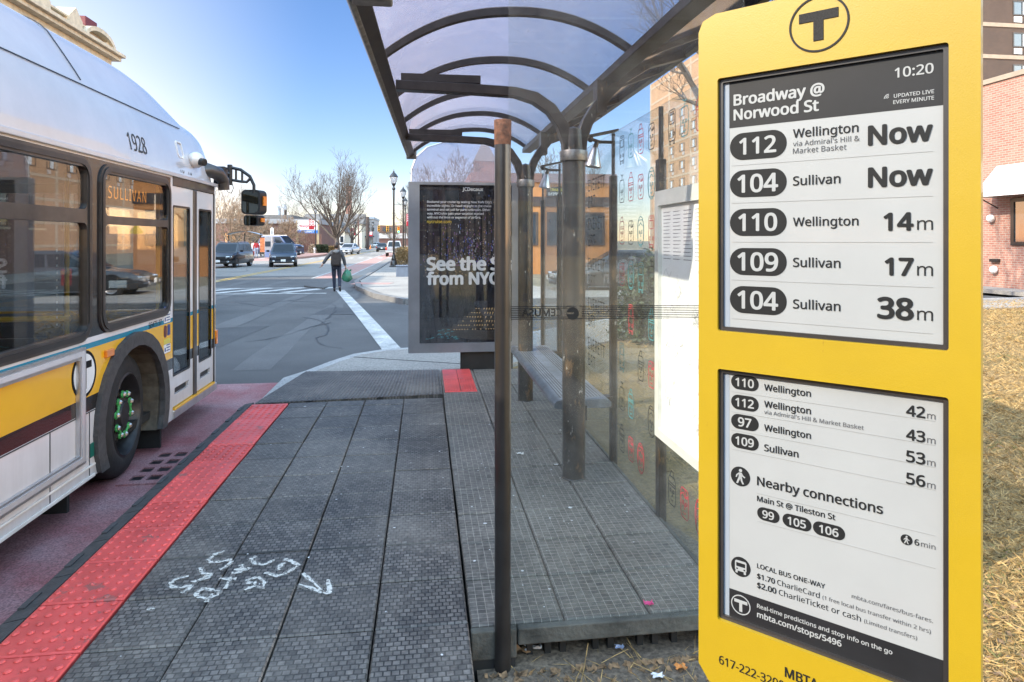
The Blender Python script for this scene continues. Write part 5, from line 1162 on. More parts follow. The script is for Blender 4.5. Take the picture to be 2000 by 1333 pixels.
# -- orange shop across the side street
os_ = thing('orange_shop', 'orange stucco corner shop with dark brown band seen through shelter glass', 'shop', (8, 36, 0))
OY = 36.0; z_ = lambda py: at_y(1100,py,OY).z; x_ = lambda px: at_y(px,420,OY).x
wall(os_, 2.6, x_(1200), OY, 52, -.3, z_(357), M['orangewall'])
wall(os_, 2.52, 2.595, OY+.02, 52, -.3, z_(357), M['brown'], 'side_wall')  # brick slab added to keep orange out of the bus window reflections
wall(os_, 2.5, x_(1200)+.1, OY-.12, 52.1, z_(357), z_(340), M['oldbrick'], 'parapet')
wall(os_, 2.55, x_(1200)+.05, OY-.04, OY-.001, z_(404), z_(385), M['brownband'], 'fascia_band')
windows(os_, 'y', OY, [x_(1002), x_(1068), x_(1133)], [z_(480)], 1.42, z_(415)-z_(480), ac=None, fm='brownband', th=.12)
mb = MB().plate([(x_(1067),z_(384)),(x_(1116),z_(384)),(x_(1116),z_(366)),(x_(1067),z_(366))], [], WALLM('y',OY), 0, .09); sb = obj('shop_sign', mb, M['black'], os_)
text('sign_text','NOW OPEN!', (x_(1114), OY-.092, z_(382.5)), (-1,0,0), ZU, sb, M['white'], width=x_(1113)-x_(1069), bold=.03, lift=-.004)
text('sign_text','MINI MART', (x_(1110), OY-.092, z_(374)), (-1,0,0), ZU, sb, M['yellowp'], width=x_(1110)-x_(1073), bold=.02, lift=-.004)
# -- conical-roofed brick tower beyond
tw = thing('brick_tower', 'far brick tower with pointed slate roof above the advert panel', 'tower', tuple(pt(946,95)))
c = pt(946,95); mb = MB(); q = 95/1270
mb.box(c.x-1.5,c.x+1.5,c.y-1.5,c.y+1.5,-.3,CAMH+(470-318)*q); obj('tower_wall', mb, M['oldbrick'], tw)
mb = MB(); zb = CAMH+(470-318)*q; mb.add([(c.x-1.7,c.y-1.7,zb),(c.x+1.7,c.y-1.7,zb),(c.x+1.7,c.y+1.7,zb),(c.x-1.7,c.y+1.7,zb),(c.x,c.y,zb+3.6)], [(0,1,4),(1,2,4),(2,3,4),(3,0,4)]); obj('tower_roof', mb, M['roofgrey'], tw)
# -- left corner building with ornate cornice (its shade covers the junction)
lb = thing('corner_building', 'cream cornice of the old corner building above the bus roof', 'building', (-26, 40, 0))
LXF = -21.0; corner = at_x(222,112,LXF); LY1 = corner.y; LZ = corner.z
wall(lb, -40, LXF, 30.0, LY1-.6, -.3, LZ-1.4, M['oldbrick'])
mb = MB(); mb.box(-40,LXF+.1,29.9,LY1-.5,LZ-1.4,LZ-.35); mb.box(-40,LXF+.55,29.8,LY1-.1,LZ-.35,LZ-.1); mb.box(-40,LXF+.8,29.7,LY1,LZ-.1,LZ+.12)
obj('cornice', mb, M['creamtrim'], lb, bev=.03)
mb = MB(); mb.box(-40,LXF-.1,30.2,LY1-3.6,LZ+.12,LZ+.70); mb.box(-40,LXF+.15,30.1,LY1-3.5,LZ+.70,LZ+.82); obj('parapet', mb, M['creamtrim'], lb)
windows(lb, 'X', LXF, [31.5+3.2*k for k in range(4)], [2.4,5.9,9.2], 1.4, 2.2, ac=None, sill='creamtrim')
for y in (at_x(140,55,LXF).y, at_x(74,10,LXF).y, at_x(208,85,LXF).y):
    if y > LY1-.6: y = LY1-.7
    mb = MB().plate([(y-.75,LZ+.12),(y+.75,LZ+.12),(y+.75,LZ+.85),(y,LZ+1.5),(y-.75,LZ+.85)] if y < LY1-2 else [(y-.6,LZ+.12),(y+.4,LZ+.12),(y+.4,LZ+.45),(y-.1,LZ+.95),(y-.6,LZ+.45)], [], WALLM('X',LXF), -1.0, .25); obj('pediment', mb, M['creamtrim'], lb, bev=.03)
ya_, yb_ = at_x(153,76,LXF).y, at_x(214,109,LXF).y; yc = (ya_+yb_)/2; ra = (yb_-ya_)/2; rb = .98; n = 20
EL_ = lambda f: [(yc-ra*f*math.cos(PI*k/n), LZ+.12+(rb-ra*(1-f))*math.sin(PI*k/n)) for k in range(n+1)]
mb = MB().plate(EL_(1)+list(reversed(EL_(.86))), [], WALLM('X',LXF), -.6, .45); obj('arched_gable', mb, M['creamtrim'], lb, bev=.02)
mb = MB().plate(EL_(.87), [], WALLM('X',LXF), -.6, -.05); obj('gable_panel', mb, M['band'], lb)
yk = at_x(178,60,LXF-2).y; zk0 = at_x(178,70,LXF-2).z; zk1 = at_x(178,38,LXF-2).z
mb = MB(); mb.box(LXF-3.4,LXF-2,yk-.75,yk+.85,zk0-.4,zk1); kk = obj('roof_box', mb, M['maroon'], lb, bev=.04)
mb = MB(); mb.box(LXF-3.42,LXF-1.98,yk-.77,yk+.87,zk0-1.3,zk0-.4); obj('box_base', mb, M['navypaint'], kk)
nb2 = thing('row_building', 'unseen brick row building behind the bus, heights stepped to shade the junction', 'building', (-26, 12, 0))  # out of view; roof heights stepped to shape the shade on the street
wall(nb2, -40, LXF, -30, .5, -.3, 14.4, M['oldbrick']); wall(nb2, -40, LXF+.4, -30, .5, 14.4, 14.9, M['creamtrim'], 'cornice'); wall(nb2, -40, LXF, .5, 11.2, -.3, 16.4, M['oldbrick']); wall(nb2, -40, LXF+.4, .5, 11.3, 16.4, 16.9, M['creamtrim'], 'cornice'); wall(nb2, -40, LXF, 11.2, 26.3, -.3, 13.2, M['oldbrick']); wall(nb2, -40, LXF+.3, 11.3, 26.5, 13.2, 13.5, M['creamtrim'], 'cornice')
windows(nb2, 'X', LXF, [-8+3.4*k for k in range(9)], [1.2,5.4,9.6], 1.6, 2.3, ac=None, sill='creamtrim')
bk_ = thing('added_rear_block', 'unseen brick block added behind the viewer to darken reflections', 'building', (9, -70, 0))  # out of view, added to darken what the poster and end glass reflect
wall(bk_, -30, 48, -84, -70, -.3, 31, M['oldbrick'])
for k in range(10): wall(bk_, -30.05, 48.05, -70.08, -69.95, 2.9+2.7*k, 3.2+2.7*k, M['band'], 'floor_band')
for k in range(22): mb = MB(); mb.box(-28+3.4*k,-26.2+3.4*k,-70.02,-69.94,4.0,5.5); obj('window', mb, M['winglass'], bk_); mb = MB(); mb.box(-28+3.4*k,-26.2+3.4*k,-70.02,-69.94,6.8,8.2); obj('window', mb, M['winglass'], bk_)
# -- far left side of the street
def bx(px0, px1, d): a = at_d(px0,YH,d); b = at_d(px1,YH,d); return a.x, b.x, (a.y+b.y)/2
def zt_(py, d): return CAMH+(YH-py)*d/1270
a, b, y = bx(425, 618, 92); st_ = thing('drugstore', 'long low brown brick store with dark roof edge behind the opposite bus stop', 'store', (a, y, 0))
wall(st_, a, b, y, y+22, -.3, zt_(437,92), M['oldbrick']); wall(st_, a-.2, b+.2, y-.25, y+22, zt_(437,92), zt_(428,92), M['greywall'], 'roof_edge'); wall(st_, a+2, b-4, y+2, y+20, zt_(428,92), zt_(419,92), M['roofgrey'], 'upper_roof')
mb = MB(); xm = (a+b)/2+1.9; mb.tube([(xm,y+3,zt_(420,92)),(xm,y+3,zt_(408,92))], .2, 8); obj('roof_vent', mb, M['black'], st_)
windows(st_, 'y', y, [a+1.2+3.4*k for k in range(3)], [.9], 2.2, 1.9, ac=None)
for i, (x0, x1, y1) in enumerate(((538,548,403),(549,560,400))):
    c = pt((x0+x1)/2, 300); r = (x1-x0)/2*300/1270; mb = MB().lathe([(r,-1),(r,zt_(y1+4,300)),(r*.85,zt_(y1+3,300)),(r*.85,zt_(y1,300)),(0,zt_(y1,300))], (c.x,c.y,0), n=20)
    solo('storage_tank', mb, M['bluegrey'], ('blue grey round tank, left of the far pair beyond the store','blue grey round tank, taller right one of the far pair')[i], 'tank', 'round tanks beyond the store', smooth=True, base=(c.x,c.y,-.2))
def gable(name, label, px0, px1, d, pe, pr, dep, wm, rm_, wins_=(), cat='house', axis='y'):
    a, b, y = bx(px0, px1, d); t = thing(name, label, cat, (a, y, 0)); ze, zr_ = zt_(pe,d), zt_(pr,d); xm = (a+b)/2
    mb = MB()
    if axis == 'y':
        mb.plate([(a,-.3),(b,-.3),(b,ze),(xm,zr_),(a,ze)], [], lambda u,v,w: Vector((u,y+w,v)), 0, dep); obj('wall', mb, wm, t)
        mb = MB(); o = .35
        for s, e in ((a-o,xm),(b+o,xm)):
            zz = ze-o*(zr_-ze)/(xm-a); mb.add([(s,y-o,zz),(e,y-o,zr_),(e,y+dep,zr_),(s,y+dep,zz),(s,y-o,zz+.18),(e,y-o,zr_+.2),(e,y+dep,zr_+.2),(s,y+dep,zz+.18)], [(0,1,2,3),(4,7,6,5),(0,4,5,1),(1,5,6,2),(2,6,7,3),(3,7,4,0)])
        obj('roof', mb, rm_, t)
    else:
        mb.box(a,b,y,y+dep,-.3,ze); obj('wall', mb, wm, t)
        mb = MB(); mb.add([(a-.3,y-.3,ze),(b+.3,y-.3,ze),(b+.3,y+dep+.3,ze),(a-.3,y+dep+.3,ze),(a-.3,y+dep/2,zr_),(b+.3,y+dep/2,zr_)], [(0,1,5,4),(2,3,4,5),(1,2,5),(3,0,4)]); obj('roof', mb, rm_, t)
    for (wx, wy) in wins_:
        p = at_d(wx,wy,d); windows(t, 'y', y, [p.x], [p.z], .8, 1.3, ac=None, fm='white', th=.1)
    return t
gable('cream_house', 'cream gabled house behind the blue and white sign pylon', 620, 673, 118, 452, 428, 14, M['cream'], M['roofgrey'], ((631,462),(642,462),(656,462),(663,475)))
gable('dark_roofed_house', 'house with long dark roof rising behind the large bare tree', 640, 706, 150, 438, 416, 14, M['cream'], M['roofgrey'], axis='x')
gable('grey_gabled_house', 'grey gabled house behind the store right of the round tanks', 588, 620, 125, 436, 415, 14, M['greywall'], M['roofgrey'], axis='x')
a, b, y = bx(701, 729, 160); gb_ = thing('grey_commercial_building', 'pale grey flat roofed building left of the traffic signals', 'building', (a,y,0))
wall(gb_, a, b, y, y+20, -.3, zt_(428,160), M['greywall']); wall(gb_, a-.2, b+.2, y-.3, y+20, zt_(428,160), zt_(424,160), M['bluegrey'], 'roof_edge'); windows(gb_, 'y', y, [a+.8, a+2.0, a+3.1], [zt_(452,160), zt_(441,160)], .6, .9, ac=None)
wall(gb_, a-.8, b+.3, y-1.5, y-.31, zt_(464,160), zt_(461,160), M['navypaint'], 'shop_canopy')
a, b, y = bx(727, 800, 220); rb_ = thing('far_brick_building', 'far red brown building closing the street beneath the traffic signals', 'building', (a,y,0))
wall(rb_, a, b, y, y+20, -.3, zt_(441,220), M['darkwall']); wall(rb_, a, b, y-.4, y-.01, zt_(466,220), zt_(456,220), M['greywall'], 'shop_band'); windows(rb_, 'y', y, [a+1.2+2.3*k for k in range(5)], [zt_(453,220)], 1.0, 1.5, ac=None)
a, b, y = bx(676, 687, 230); mb = MB(); c = pt(681.5,230)
mb.add([(c.x+sx*r,c.y+sy*r,z) for z,r in ((-1,1.15),(zt_(368,230),.85),(zt_(368,230)+.01,1.0),(zt_(364,230),1.0)) for sx,sy in ((-1,-1),(1,-1),(1,1),(-1,1))], [(4*k+i,4*k+(i+1)%4,4*k+4+(i+1)%4,4*k+4+i) for k in range(3) for i in range(4)]+[(12,13,14,15)])
solo('brick_chimney', mb, M['oldbrick'], 'tall dark brick chimney rising behind the large bare tree', 'chimney', base=(c.x,c.y,-1))
# ================================================================== STREET FURNITURE
def lamp():
    t = thing('street_lamp', 'black acorn street lamp nearest the advert panel on the far corner', 'street lamp', (0,0,0), 'black acorn street lamps')
    mb = MB().lathe([(.30,0),(.30,.05),(.24,.10),(.22,.30),(.15,.42),(.17,.48),(.12,.62),(.085,.8),(.075,.85),(.06,4.2),(.075,4.95),(.06,5.0),(.09,5.05),(.12,5.12),(.10,5.16),(.05,5.25),(.14,5.42),(.16,5.46),(0,5.46)], n=14); obj('lamp_post', mb, M['pole'], t, smooth=True)
    mb = MB().lathe([(.14,5.46),(.22,5.62),(.265,5.82),(.255,5.88),(0,5.88)], n=12); obj('lamp_globe', mb, M['lampglass'], t, smooth=True)
    mb = MB().lathe([(.27,5.87),(.285,5.90),(.20,6.04),(.10,6.16),(.055,6.19),(.06,6.24),(.02,6.30),(.012,6.40),(0,6.40)], n=12); obj('lamp_cap', mb, M['pole'], t, smooth=True)
    mb = MB()
    for k in range(4): a = PI/4+PI/2*k; mb.tube([(math.cos(a)*.15,math.sin(a)*.15,5.46),(math.cos(a)*.275,math.sin(a)*.275,5.87)], .012, 4)
    obj('globe_cage', mb, M['pole'], t)
    return t
L0 = lamp(); P = pt(769,42.6,.14); L0.location = P
for z in (4.10,2.87):
    mb = MB().tube([(.05,0,z),(.78,.1,z)], .018, 6); obj('banner_arm', mb, M['pole'], L0)
L1 = lamp(); L1.location = pt(787.5,55.5,.14); L1['label'] = 'second black lamp up the right pavement just behind the nearest one'
L2 = dup(L1, pt(791.5,69,.14), 0, 'third black lamp on the right pavement beside a red banner')
L3 = dup(L1, pt(616,87.5,.14), 0, 'black lamp with red banner before the blue and white pylon')
L4 = dup(L1, pt(694,112,.14), 0, 'far black lamp with red banner right of the large tree trunk', .8)
L5 = dup(L1, pt(728,150,.14), 0, 'small far black lamp with dull banner before the grey building', .95)
M['bannerred'] = mat('banner_red', (.36,.012,.025), .7, var=.1)
def banner(lamp_o, px, py0, py1, wpx, d, label):
    c = at_d(px,(py0+py1)/2,d); h = (py1-py0)*d/1270; w_ = wpx*d/1270; t = thing('street_banner', label, 'banner', tuple(c), 'red street banners')
    mb = MB(); mb.box(c.x-w_/2,c.x+w_/2,c.y-.012,c.y+.012,c.z-h/2,c.z+h/2); f = obj('banner_cloth', mb, M['bannerred'], t)
    mb = MB()
    for i in range(3):
        for j in range(4):
            mb.plate(circ(c.x+w_*(-.28+.28*i), c.z+h*(.38-.155*j+(.05 if i % 2 else 0)), w_*.115, 10), [], lambda u,v,w: Vector((u,c.y-.012-w,v)), .0, .004)
    obj('banner_print', mb, M['white'], t)
    mb = MB(); mb.tube([(c.x-w_/2,c.y,c.z+h/2),(c.x+w_/2+.25,c.y,c.z+h/2)], .02, 5); mb.tube([(c.x-w_/2,c.y,c.z-h/2),(c.x+w_/2+.25,c.y,c.z-h/2)], .02, 5); obj('banner_bar', mb, M['pole'], t)
banner(L3, 608.5, 429, 448.5, 10, 87.2, 'red banner with white dots overlapping the blue and white pylon')
banner(L4, 689, 446, 460, 9, 111.5, 'red banner with white dots beside the forked tree')
banner(L5, 724.5, 453, 462, 6, 149.5, 'small dull red banner before the grey building')
banner(L2, 796.5, 418, 442, 6, 68.5, 'red banner hanging beside the left edge of the advert panel')
# store sign pylon
d = 90; pa, pb = at_d(582,432,d), at_d(620,456,d); t = thing('sign_pylon', 'white and blue store sign on two tan posts', 'sign', (pa.x,pa.y,gz(pa.y)))
yy = (pa.y+pb.y)/2; zA, zB, zC = zt_(431,d), zt_(450,d), zt_(456,d)
mb = MB(); mb.box(pa.x,pb.x,yy-.18,yy+.18,zB,zA); f = obj('sign_face', mb, M['white'], t)
mb = MB(); mb.box(pa.x-.03,pb.x+.03,yy-.2,yy+.2,zC,zB-.004); g_ = obj('lower_panel', mb, mat('sign_blue',(.02,.16,.55),.5), t)
text('sign_text','Walgreens', (pa.x+.25,yy-.182,zt_(444,d)), XD, ZU, f, M['redtxt'], width=(pb.x-pa.x)*.86, bold=.02, lift=.01)
text('sign_text','PHARMACY', (pa.x+.6,yy-.202,zt_(454.6,d)), XD, ZU, g_, M['white'], width=(pb.x-pa.x)*.6, bold=.02, lift=.01)
for x in (pa.x-.05,pb.x+.05): mb = MB(); mb.box(x-.14,x+.14,yy-.14,yy+.14,-.3,zA); obj('sign_post', mb, mat('tan_post',(.45,.36,.22),.7) if 'tanp' not in M else M['tanp'], t)
mb = MB()
for k in range(9): x = pa.x+.4+k*.28; mb.box(x,x+.25,yy+2.0,yy+2.1,-.2,zt_(457,d))
solo('plank_fence', mb, M['oldbrick'], 'brown plank fence standing below the store sign', 'fence', base=(pa.x+1,yy+2,-.15))
# traffic signals on a span wire
yT = 120
def signal(px, py, label, lit=None, face='frame'):
    c = at_d(px,py,yT); t = thing('traffic_signal', label, 'traffic signal', tuple(c), 'traffic signals over the far junction')
    mb = MB(); mb.box(c.x-.2,c.x+.2,c.y-.12,c.y+.12,c.z-.55,c.z+.55); obj('signal_housing', mb, M['signalyel'], t, bev=.06)
    for k, mm in enumerate(('redlens','orange','greenlit' if lit else 'frame')):
        mb = MB().lathe([(.15,0),(.15,.02),(.0,.03)], (c.x,c.y-.12,c.z+.36-.36*k), (0,-1,0), 12); obj('signal_lens', mb, M[mm] if lit else M['frame'], t)
        mb = MB().lathe([(.165,0),(.165,.16)], (c.x,c.y-.12,c.z+.36-.36*k), (0,-1,0), 12); obj('signal_hood', mb, M['signalyel'], t)
M['signalyel'] = mat('signal_yellow', (.75,.40,.02), .5); M['greenlit'] = mat('green_signal', (.05,1,.45), .4, emit=3)
signal(740,447,'yellow traffic signal, left of the pair above the street'); signal(757,447,'yellow traffic signal, right of the pair above the street'); signal(778.5,449,'traffic signal showing a green light right of the nearest lamp', True)
a, b = at_d(700,436,yT), at_d(830,436,yT); mb = MB(); P = [a.lerp(b,k/12)+Vector((0,0,-.5*math.sin(PI*k/12))) for k in range(13)]; mb.tube(P, .025, 5)
for px in (740,757,778.5):
    c = at_d(px,440,yT); mb.tube([(c.x,c.y,c.z),(c.x,c.y,at_d(px,436,yT).z-.3)], .02, 4)
solo('span_wire', mb, M['pole'], 'thin dark span wire carrying the traffic signals', 'wire', base=P[0])
for px, lb_ in ((700,'slim wooden utility pole holding the left end of the signal wire'),(708,None)):
    if lb_: c = pt(px,yT); mb = MB().tube([(c.x,c.y,-.3),(c.x,c.y,at_d(px,430,yT).z)], .14, 8); solo('utility_pole', mb, M['oldbrick'], lb_, 'pole', base=(c.x,c.y,-.15))
c = pt(718,130); mb = MB().tube([(c.x,c.y,-.3),(c.x,c.y,zt_(424,130))], .3, 8); solo('utility_pole', mb, M['brownband'], 'thick dark utility pole in front of the grey building', 'pole', base=(c.x,c.y,-.15))
c = pt(703,100); mb = MB().tube([(c.x,c.y,-.2),(c.x,c.y,zt_(466,100))], .07, 8); solo('sign_pole', mb, M['alu'], 'thin pale roadside pole right of the silver car', 'pole', base=(c.x,c.y,-.15))
# hydrant, utility box, traffic cone
c = pt(614.5,84,.14); mb = MB().lathe([(.2,0),(.2,.08),(.13,.1),(.13,.55),(.17,.58),(.17,.64),(.12,.75),(.0,.8)], tuple(c), n=12); mb.lathe([(.07,0),(.07,.25)], (c.x-.12,c.y,c.z+.45), (1,0,0), 8); solo('fire_hydrant', mb, M['alu'], 'small pale fire hydrant on the island before the hedge', 'hydrant', smooth=True, base=c)
c = at_z(791,541,.0); mb = MB(); mb.box(c.x-.42,c.x+.7,c.y,c.y+.5,-.05,.50); mb.box(c.x-.45,c.x+.73,c.y-.03,c.y+.53,.50,.54); solo('utility_box', mb, mat('blue_grey_box',(.14,.165,.21),.6,var=.12), 'low blue grey box on the far pavement beside the advert panel', 'utility box', bev=.02, base=(c.x,c.y,0))
c = pt(723.5,140,.0); mb = MB().lathe([(.28,0),(.28,.05),(.18,.06),(.04,.95),(0,.95)], tuple(c), n=12); solo('traffic_cone', mb, M['orange'], 'small orange traffic cone far up the street', 'cone', base=c)
# opposite bus stop: shelter, kiosk, poster, stop pole
d = 70; a, b, y = bx(446, 510, d); zr_, zg = zt_(454,d), gz(y)+.14
t = thing('opposite_shelter', 'small glass shelter with curved roof across the street', 'bus shelter', (a,y,zg)); n = 10
mb = MB(); vs = []
for k in range(n+1): u = k/n; vs += [(a+(b-a)*u, y-.8, zr_-.25+.35*math.sin(PI*u)), (a+(b-a)*u, y+.8, zr_-.25+.35*math.sin(PI*u))]
mb.add(vs+[(p[0],p[1],p[2]-.04) for p in vs], [(2*k,2*k+1,2*k+3,2*k+2) for k in range(n)]+[(22+2*k,22+2*k+2,22+2*k+3,22+2*k+1) for k in range(n)]); obj('roof', mb, M['bluegrey'], t)
for x in (a+.1,(a+b)/2,b-.1): mb = MB(); mb.box(x-.05,x+.05,y-.05,y+.05,zg,zr_-.1); obj('post', mb, M['bronze2'], t)
mb = MB(); mb.box(a+.12,b-.12,y+.6,y+.62,zg+.2,zr_-.3); obj('glass_wall', mb, M['paneglass'], t)
mb = MB(); mb.box(a+.4,b-.6,y+.2,y+.55,zg+.42,zg+.48); obj('bench', mb, M['frame'], t)
a, b, y = bx(508, 517, 69); mb = MB(); mb.box(a,b,y,y+.12,zg+.5,zt_(465,69)); solo('poster_stand', mb, mat('orange_poster',(.5,.16,.06),.5,var=.5,vs=6), 'orange poster panel between opposite shelter and grey kiosk', 'poster', base=(a,y,zg))
d = 66; a, b, y = bx(517, 532, d); t = thing('ticket_kiosk', 'grey and blue kiosk box beside the opposite shelter', 'kiosk', (a,y,zg))
mb = MB(); mb.box(a,b,y,y+.7,zg,zt_(463,d)); obj('kiosk_body', mb, M['greywall'], t, bev=.03); mb = MB(); mb.box(a+.02,b-.02,y-.015,y-.002,zg+.02,zt_(489,d)); obj('kiosk_base', mb, mat('kiosk_blue',(.16,.21,.36),.5), t); mb = MB(); mb.box(a+.05,b-.2,y-.02,y-.002,zt_(482,d),zt_(472,d)); obj('kiosk_screen', mb, M['winglass'], t)
c = pt(531.5,64,.14); t = thing('stop_sign_pole', 'slim pole with tall rounded white stop plate beside the kiosk', 'sign', tuple(c)); mb = MB().tube([(c.x,c.y,c.z),(c.x,c.y,zt_(447,64))], .035, 8); obj('sign_pole', mb, M['alu'], t)
w_ = 3*64/1270; mb = MB().plate(rrect(c.x-w_,c.x+w_,zt_(461,64),zt_(445,64),w_*.95), [], lambda u,v,w: Vector((u,c.y-.05-w,v)), 0, .02); obj('stop_plate', mb, M['white'], t); mb = MB(); mb.box(c.x-.05,c.x+.05,c.y-.073,c.y-.0705,zt_(459,64),zt_(450,64)); obj('plate_print', mb, M['inkmid'], t)
# planted island with kerb
def blob_kerb(pts, h, name, m, z0=0):
    mb = MB(); poly_sheet(mb, pts, h, h+.1); return struct(name, mb, m)
isl = [tuple(pt(x,dd))[:2] for x,dd in ((560,64),(585,66),(612,71),(636,79),(641,84),(628,95),(560,100))]
blob_kerb(isl, .22, 'kerb_island', mat('pink_granite',(.33,.20,.17),.8,var=.2))
isl2 = [tuple(at_z(x,y,-.1))[:2] for x,y in ((594,561),(600,556),(615,557),(640,562),(632,566),(606,563))]
blob_kerb(isl2, .06, 'traffic_island', M['asphalt'])
# crossing sign, bin seen through the bus windows
c = Vector((-12.6,24.5,0)); c = at_x(267,453,-17.9); t = thing('crossing_sign', 'yellow green pedestrian crossing sign glimpsed through the bus window', 'sign', (c.x,c.y,gz(c.y)+.14)); mb = MB().tube([(c.x,c.y,0),(c.x,c.y,c.z+.3)], .035, 8); obj('sign_pole', mb, M['alu'], t)
mb = MB().plate([(c.x,c.z-.48),(c.x+.42,c.z),(c.x,c.z+.48),(c.x-.42,c.z)], [], lambda u,v,w: Vector((u,c.y-.04-w,v)), 0, .01); obj('sign_plate', mb, mat('fluorescent_yellow_green',(.62,.75,.02),.5), t)
# ================================================================== VEHICLES (built facing +y at the origin, then turned)
def paint(name, c): return mat(name, c, .28, metal=.25, var=.06, vs=2, coat=.9)
def vehicle(name, label, cat, kind, loc, heading, pm, L=4.7, W=1.85, Hh=1.65, lights=True, plate='white', rims='alu', group=None):
    t = thing(name, label, cat, (0,0,0), group); hw = W/2; rw = .36 if kind != 'sedan' else .32
    belt = {'suv':.62,'sedan':.64,'pickup':.60}[kind]*Hh; hood = belt-(.06 if kind != 'pickup' else .02)
    b0, b1 = -L/2, L/2
    # lower body: stations along the length (y, bottom, deck, width factor)
    if kind == 'suv': st = [(b0,.42,belt-.10,.86),(b0+.08,.30,belt,.95),(b0+.5,.26,belt,1),(0,.24,belt,1),(b1-1.5,.24,belt,1),(b1-1.15,.25,belt-.01,1),(b1-.45,.27,hood-.06,.98),(b1-.12,.30,hood-.16,.92),(b1,.36,hood-.30,.84)]
    elif kind == 'sedan': st = [(b0,.42,belt-.16,.84),(b0+.1,.28,belt-.03,.93),(b0+.6,.23,belt,1),(0,.21,belt,1),(b1-1.6,.22,belt-.01,1),(b1-1.2,.22,hood-.01,1),(b1-.45,.25,hood-.10,.96),(b1-.12,.28,hood-.22,.90),(b1,.34,hood-.34,.80)]
    else: st = [(b0,.58,belt-.04,.95),(b0+.06,.5,belt,.98),(b0+.5,.42,belt,1),(0,.36,belt,1),(b1-1.6,.36,belt,1),(b1-.9,.36,hood,1),(b1-.3,.38,hood-.06,.98),(b1-.05,.42,hood-.12,.94),(b1,.5,hood-.25,.9)]
    mb = MB(); vs = []
    for y, zb, zd, f in st:
        h = hw*f; m_ = (zb+zd)/2
        vs += [(-h*.90,y,zb),(-h*.985,y,zb+.12),(-h,y,m_),(-h*.985,y,zd-.07),(-h*.93,y,zd),(0,y,zd+.015),(h*.93,y,zd),(h*.985,y,zd-.07),(h,y,m_),(h*.985,y,zb+.12),(h*.90,y,zb)]
    n = 11; mb.add(vs, [(i*n+k,(i+1)*n+k,(i+1)*n+(k+1)%n,i*n+(k+1)%n) for i in range(len(st)-1) for k in range(n)]+[tuple(range(n)),tuple(range((len(st)-1)*n+n-1,(len(st)-1)*n-1,-1))])
    bd = obj('body', mb, pm, t, smooth=True)
    if kind == 'suv': cb = (b0+.10, b0+.42, b1-1.95, b1-1.15)
    elif kind == 'sedan': cb = (b0+.55, b0+1.25, b1-2.15, b1-1.30)
    else: cb = (b0+1.95, b0+2.12, b1-2.0, b1-1.35)
    ya, yb, yc, yd = cb; wt = hw*.74; wb = hw*.92; zr_ = Hh; zb_ = belt-.02
    mb = MB(); mb.add([(-wb,ya,zb_),(wb,ya,zb_),(wb,yd,zb_),(-wb,yd,zb_),(-wt,yb,zr_-.05),(wt,yb,zr_-.05),(wt,yc,zr_-.05),(-wt,yc,zr_-.05),(-wt*.9,yb+.12,zr_),(wt*.9,yb+.12,zr_),(wt*.9,yc-.12,zr_),(-wt*.9,yc-.12,zr_)],
        [(0,1,5,4),(1,2,6,5),(2,3,7,6),(3,0,4,7),(4,5,9,8),(5,6,10,9),(6,7,11,10),(7,4,8,11),(8,9,10,11)]); obj('cabin', mb, pm, t, bev=.03)
    def quad(nm, q, m_, off):
        q = [Vector(p) for p in q]; nn = (q[1]-q[0]).cross(q[3]-q[0]).normalized()
        c = sum(q, Vector())/4; 
        if nn.dot(c-Vector((0,(ya+yd)/2,belt))) < 0: nn = -nn
        mb = MB(); mb.add([p+nn*off for p in q]+[p-nn*.01 for p in q], [(0,1,2,3),(7,6,5,4),(0,4,5,1),(1,5,6,2),(2,6,7,3),(3,7,4,0)]); return obj(nm, mb, m_, t)
    G = M['carglass']
    def lerp(a, b, f): return tuple(a[i]+(b[i]-a[i])*f for i in range(3))
    def pane(nm, A, B, C_, D, i0=.07, i1=.93, j0=.10, j1=.90):   # A,B bottom; D,C top
        f = lambda u, v: lerp(lerp(A,B,u), lerp(D,C_,u), v); return quad(nm, [f(i0,j0),f(i1,j0),f(i1,j1),f(i0,j1)], G, .012)
    pane('windshield', (-wb,yd,zb_),(wb,yd,zb_),(wt,yc,zr_-.05),(-wt,yc,zr_-.05)); pane('rear_window', (wb,ya,zb_),(-wb,ya,zb_),(-wt,yb,zr_-.05),(wt,yb,zr_-.05))
    for s in (-1, 1):
        A, B, C_, D = (s*wb,ya,zb_),(s*wb,yd,zb_),(s*wt,yc,zr_-.05),(s*wt,yb,zr_-.05)
        cut = ((.05,.33),(.36,.62),(.65,.93)) if kind == 'suv' else ((.08,.49),(.53,.92)) if kind == 'sedan' else ((.1,.9),)
        for i0, i1 in cut: pane('side_window', A, B, C_, D, i0, i1, .10, .88)
        mb = MB(); mb.box(s*hw+min(0,s*.2),s*hw+max(0,s*.2),yd-.45,yd-.34,belt+.0,belt+.15); obj('side_mirror', mb, pm if kind != 'pickup' else M['black'], t, bev=.03)
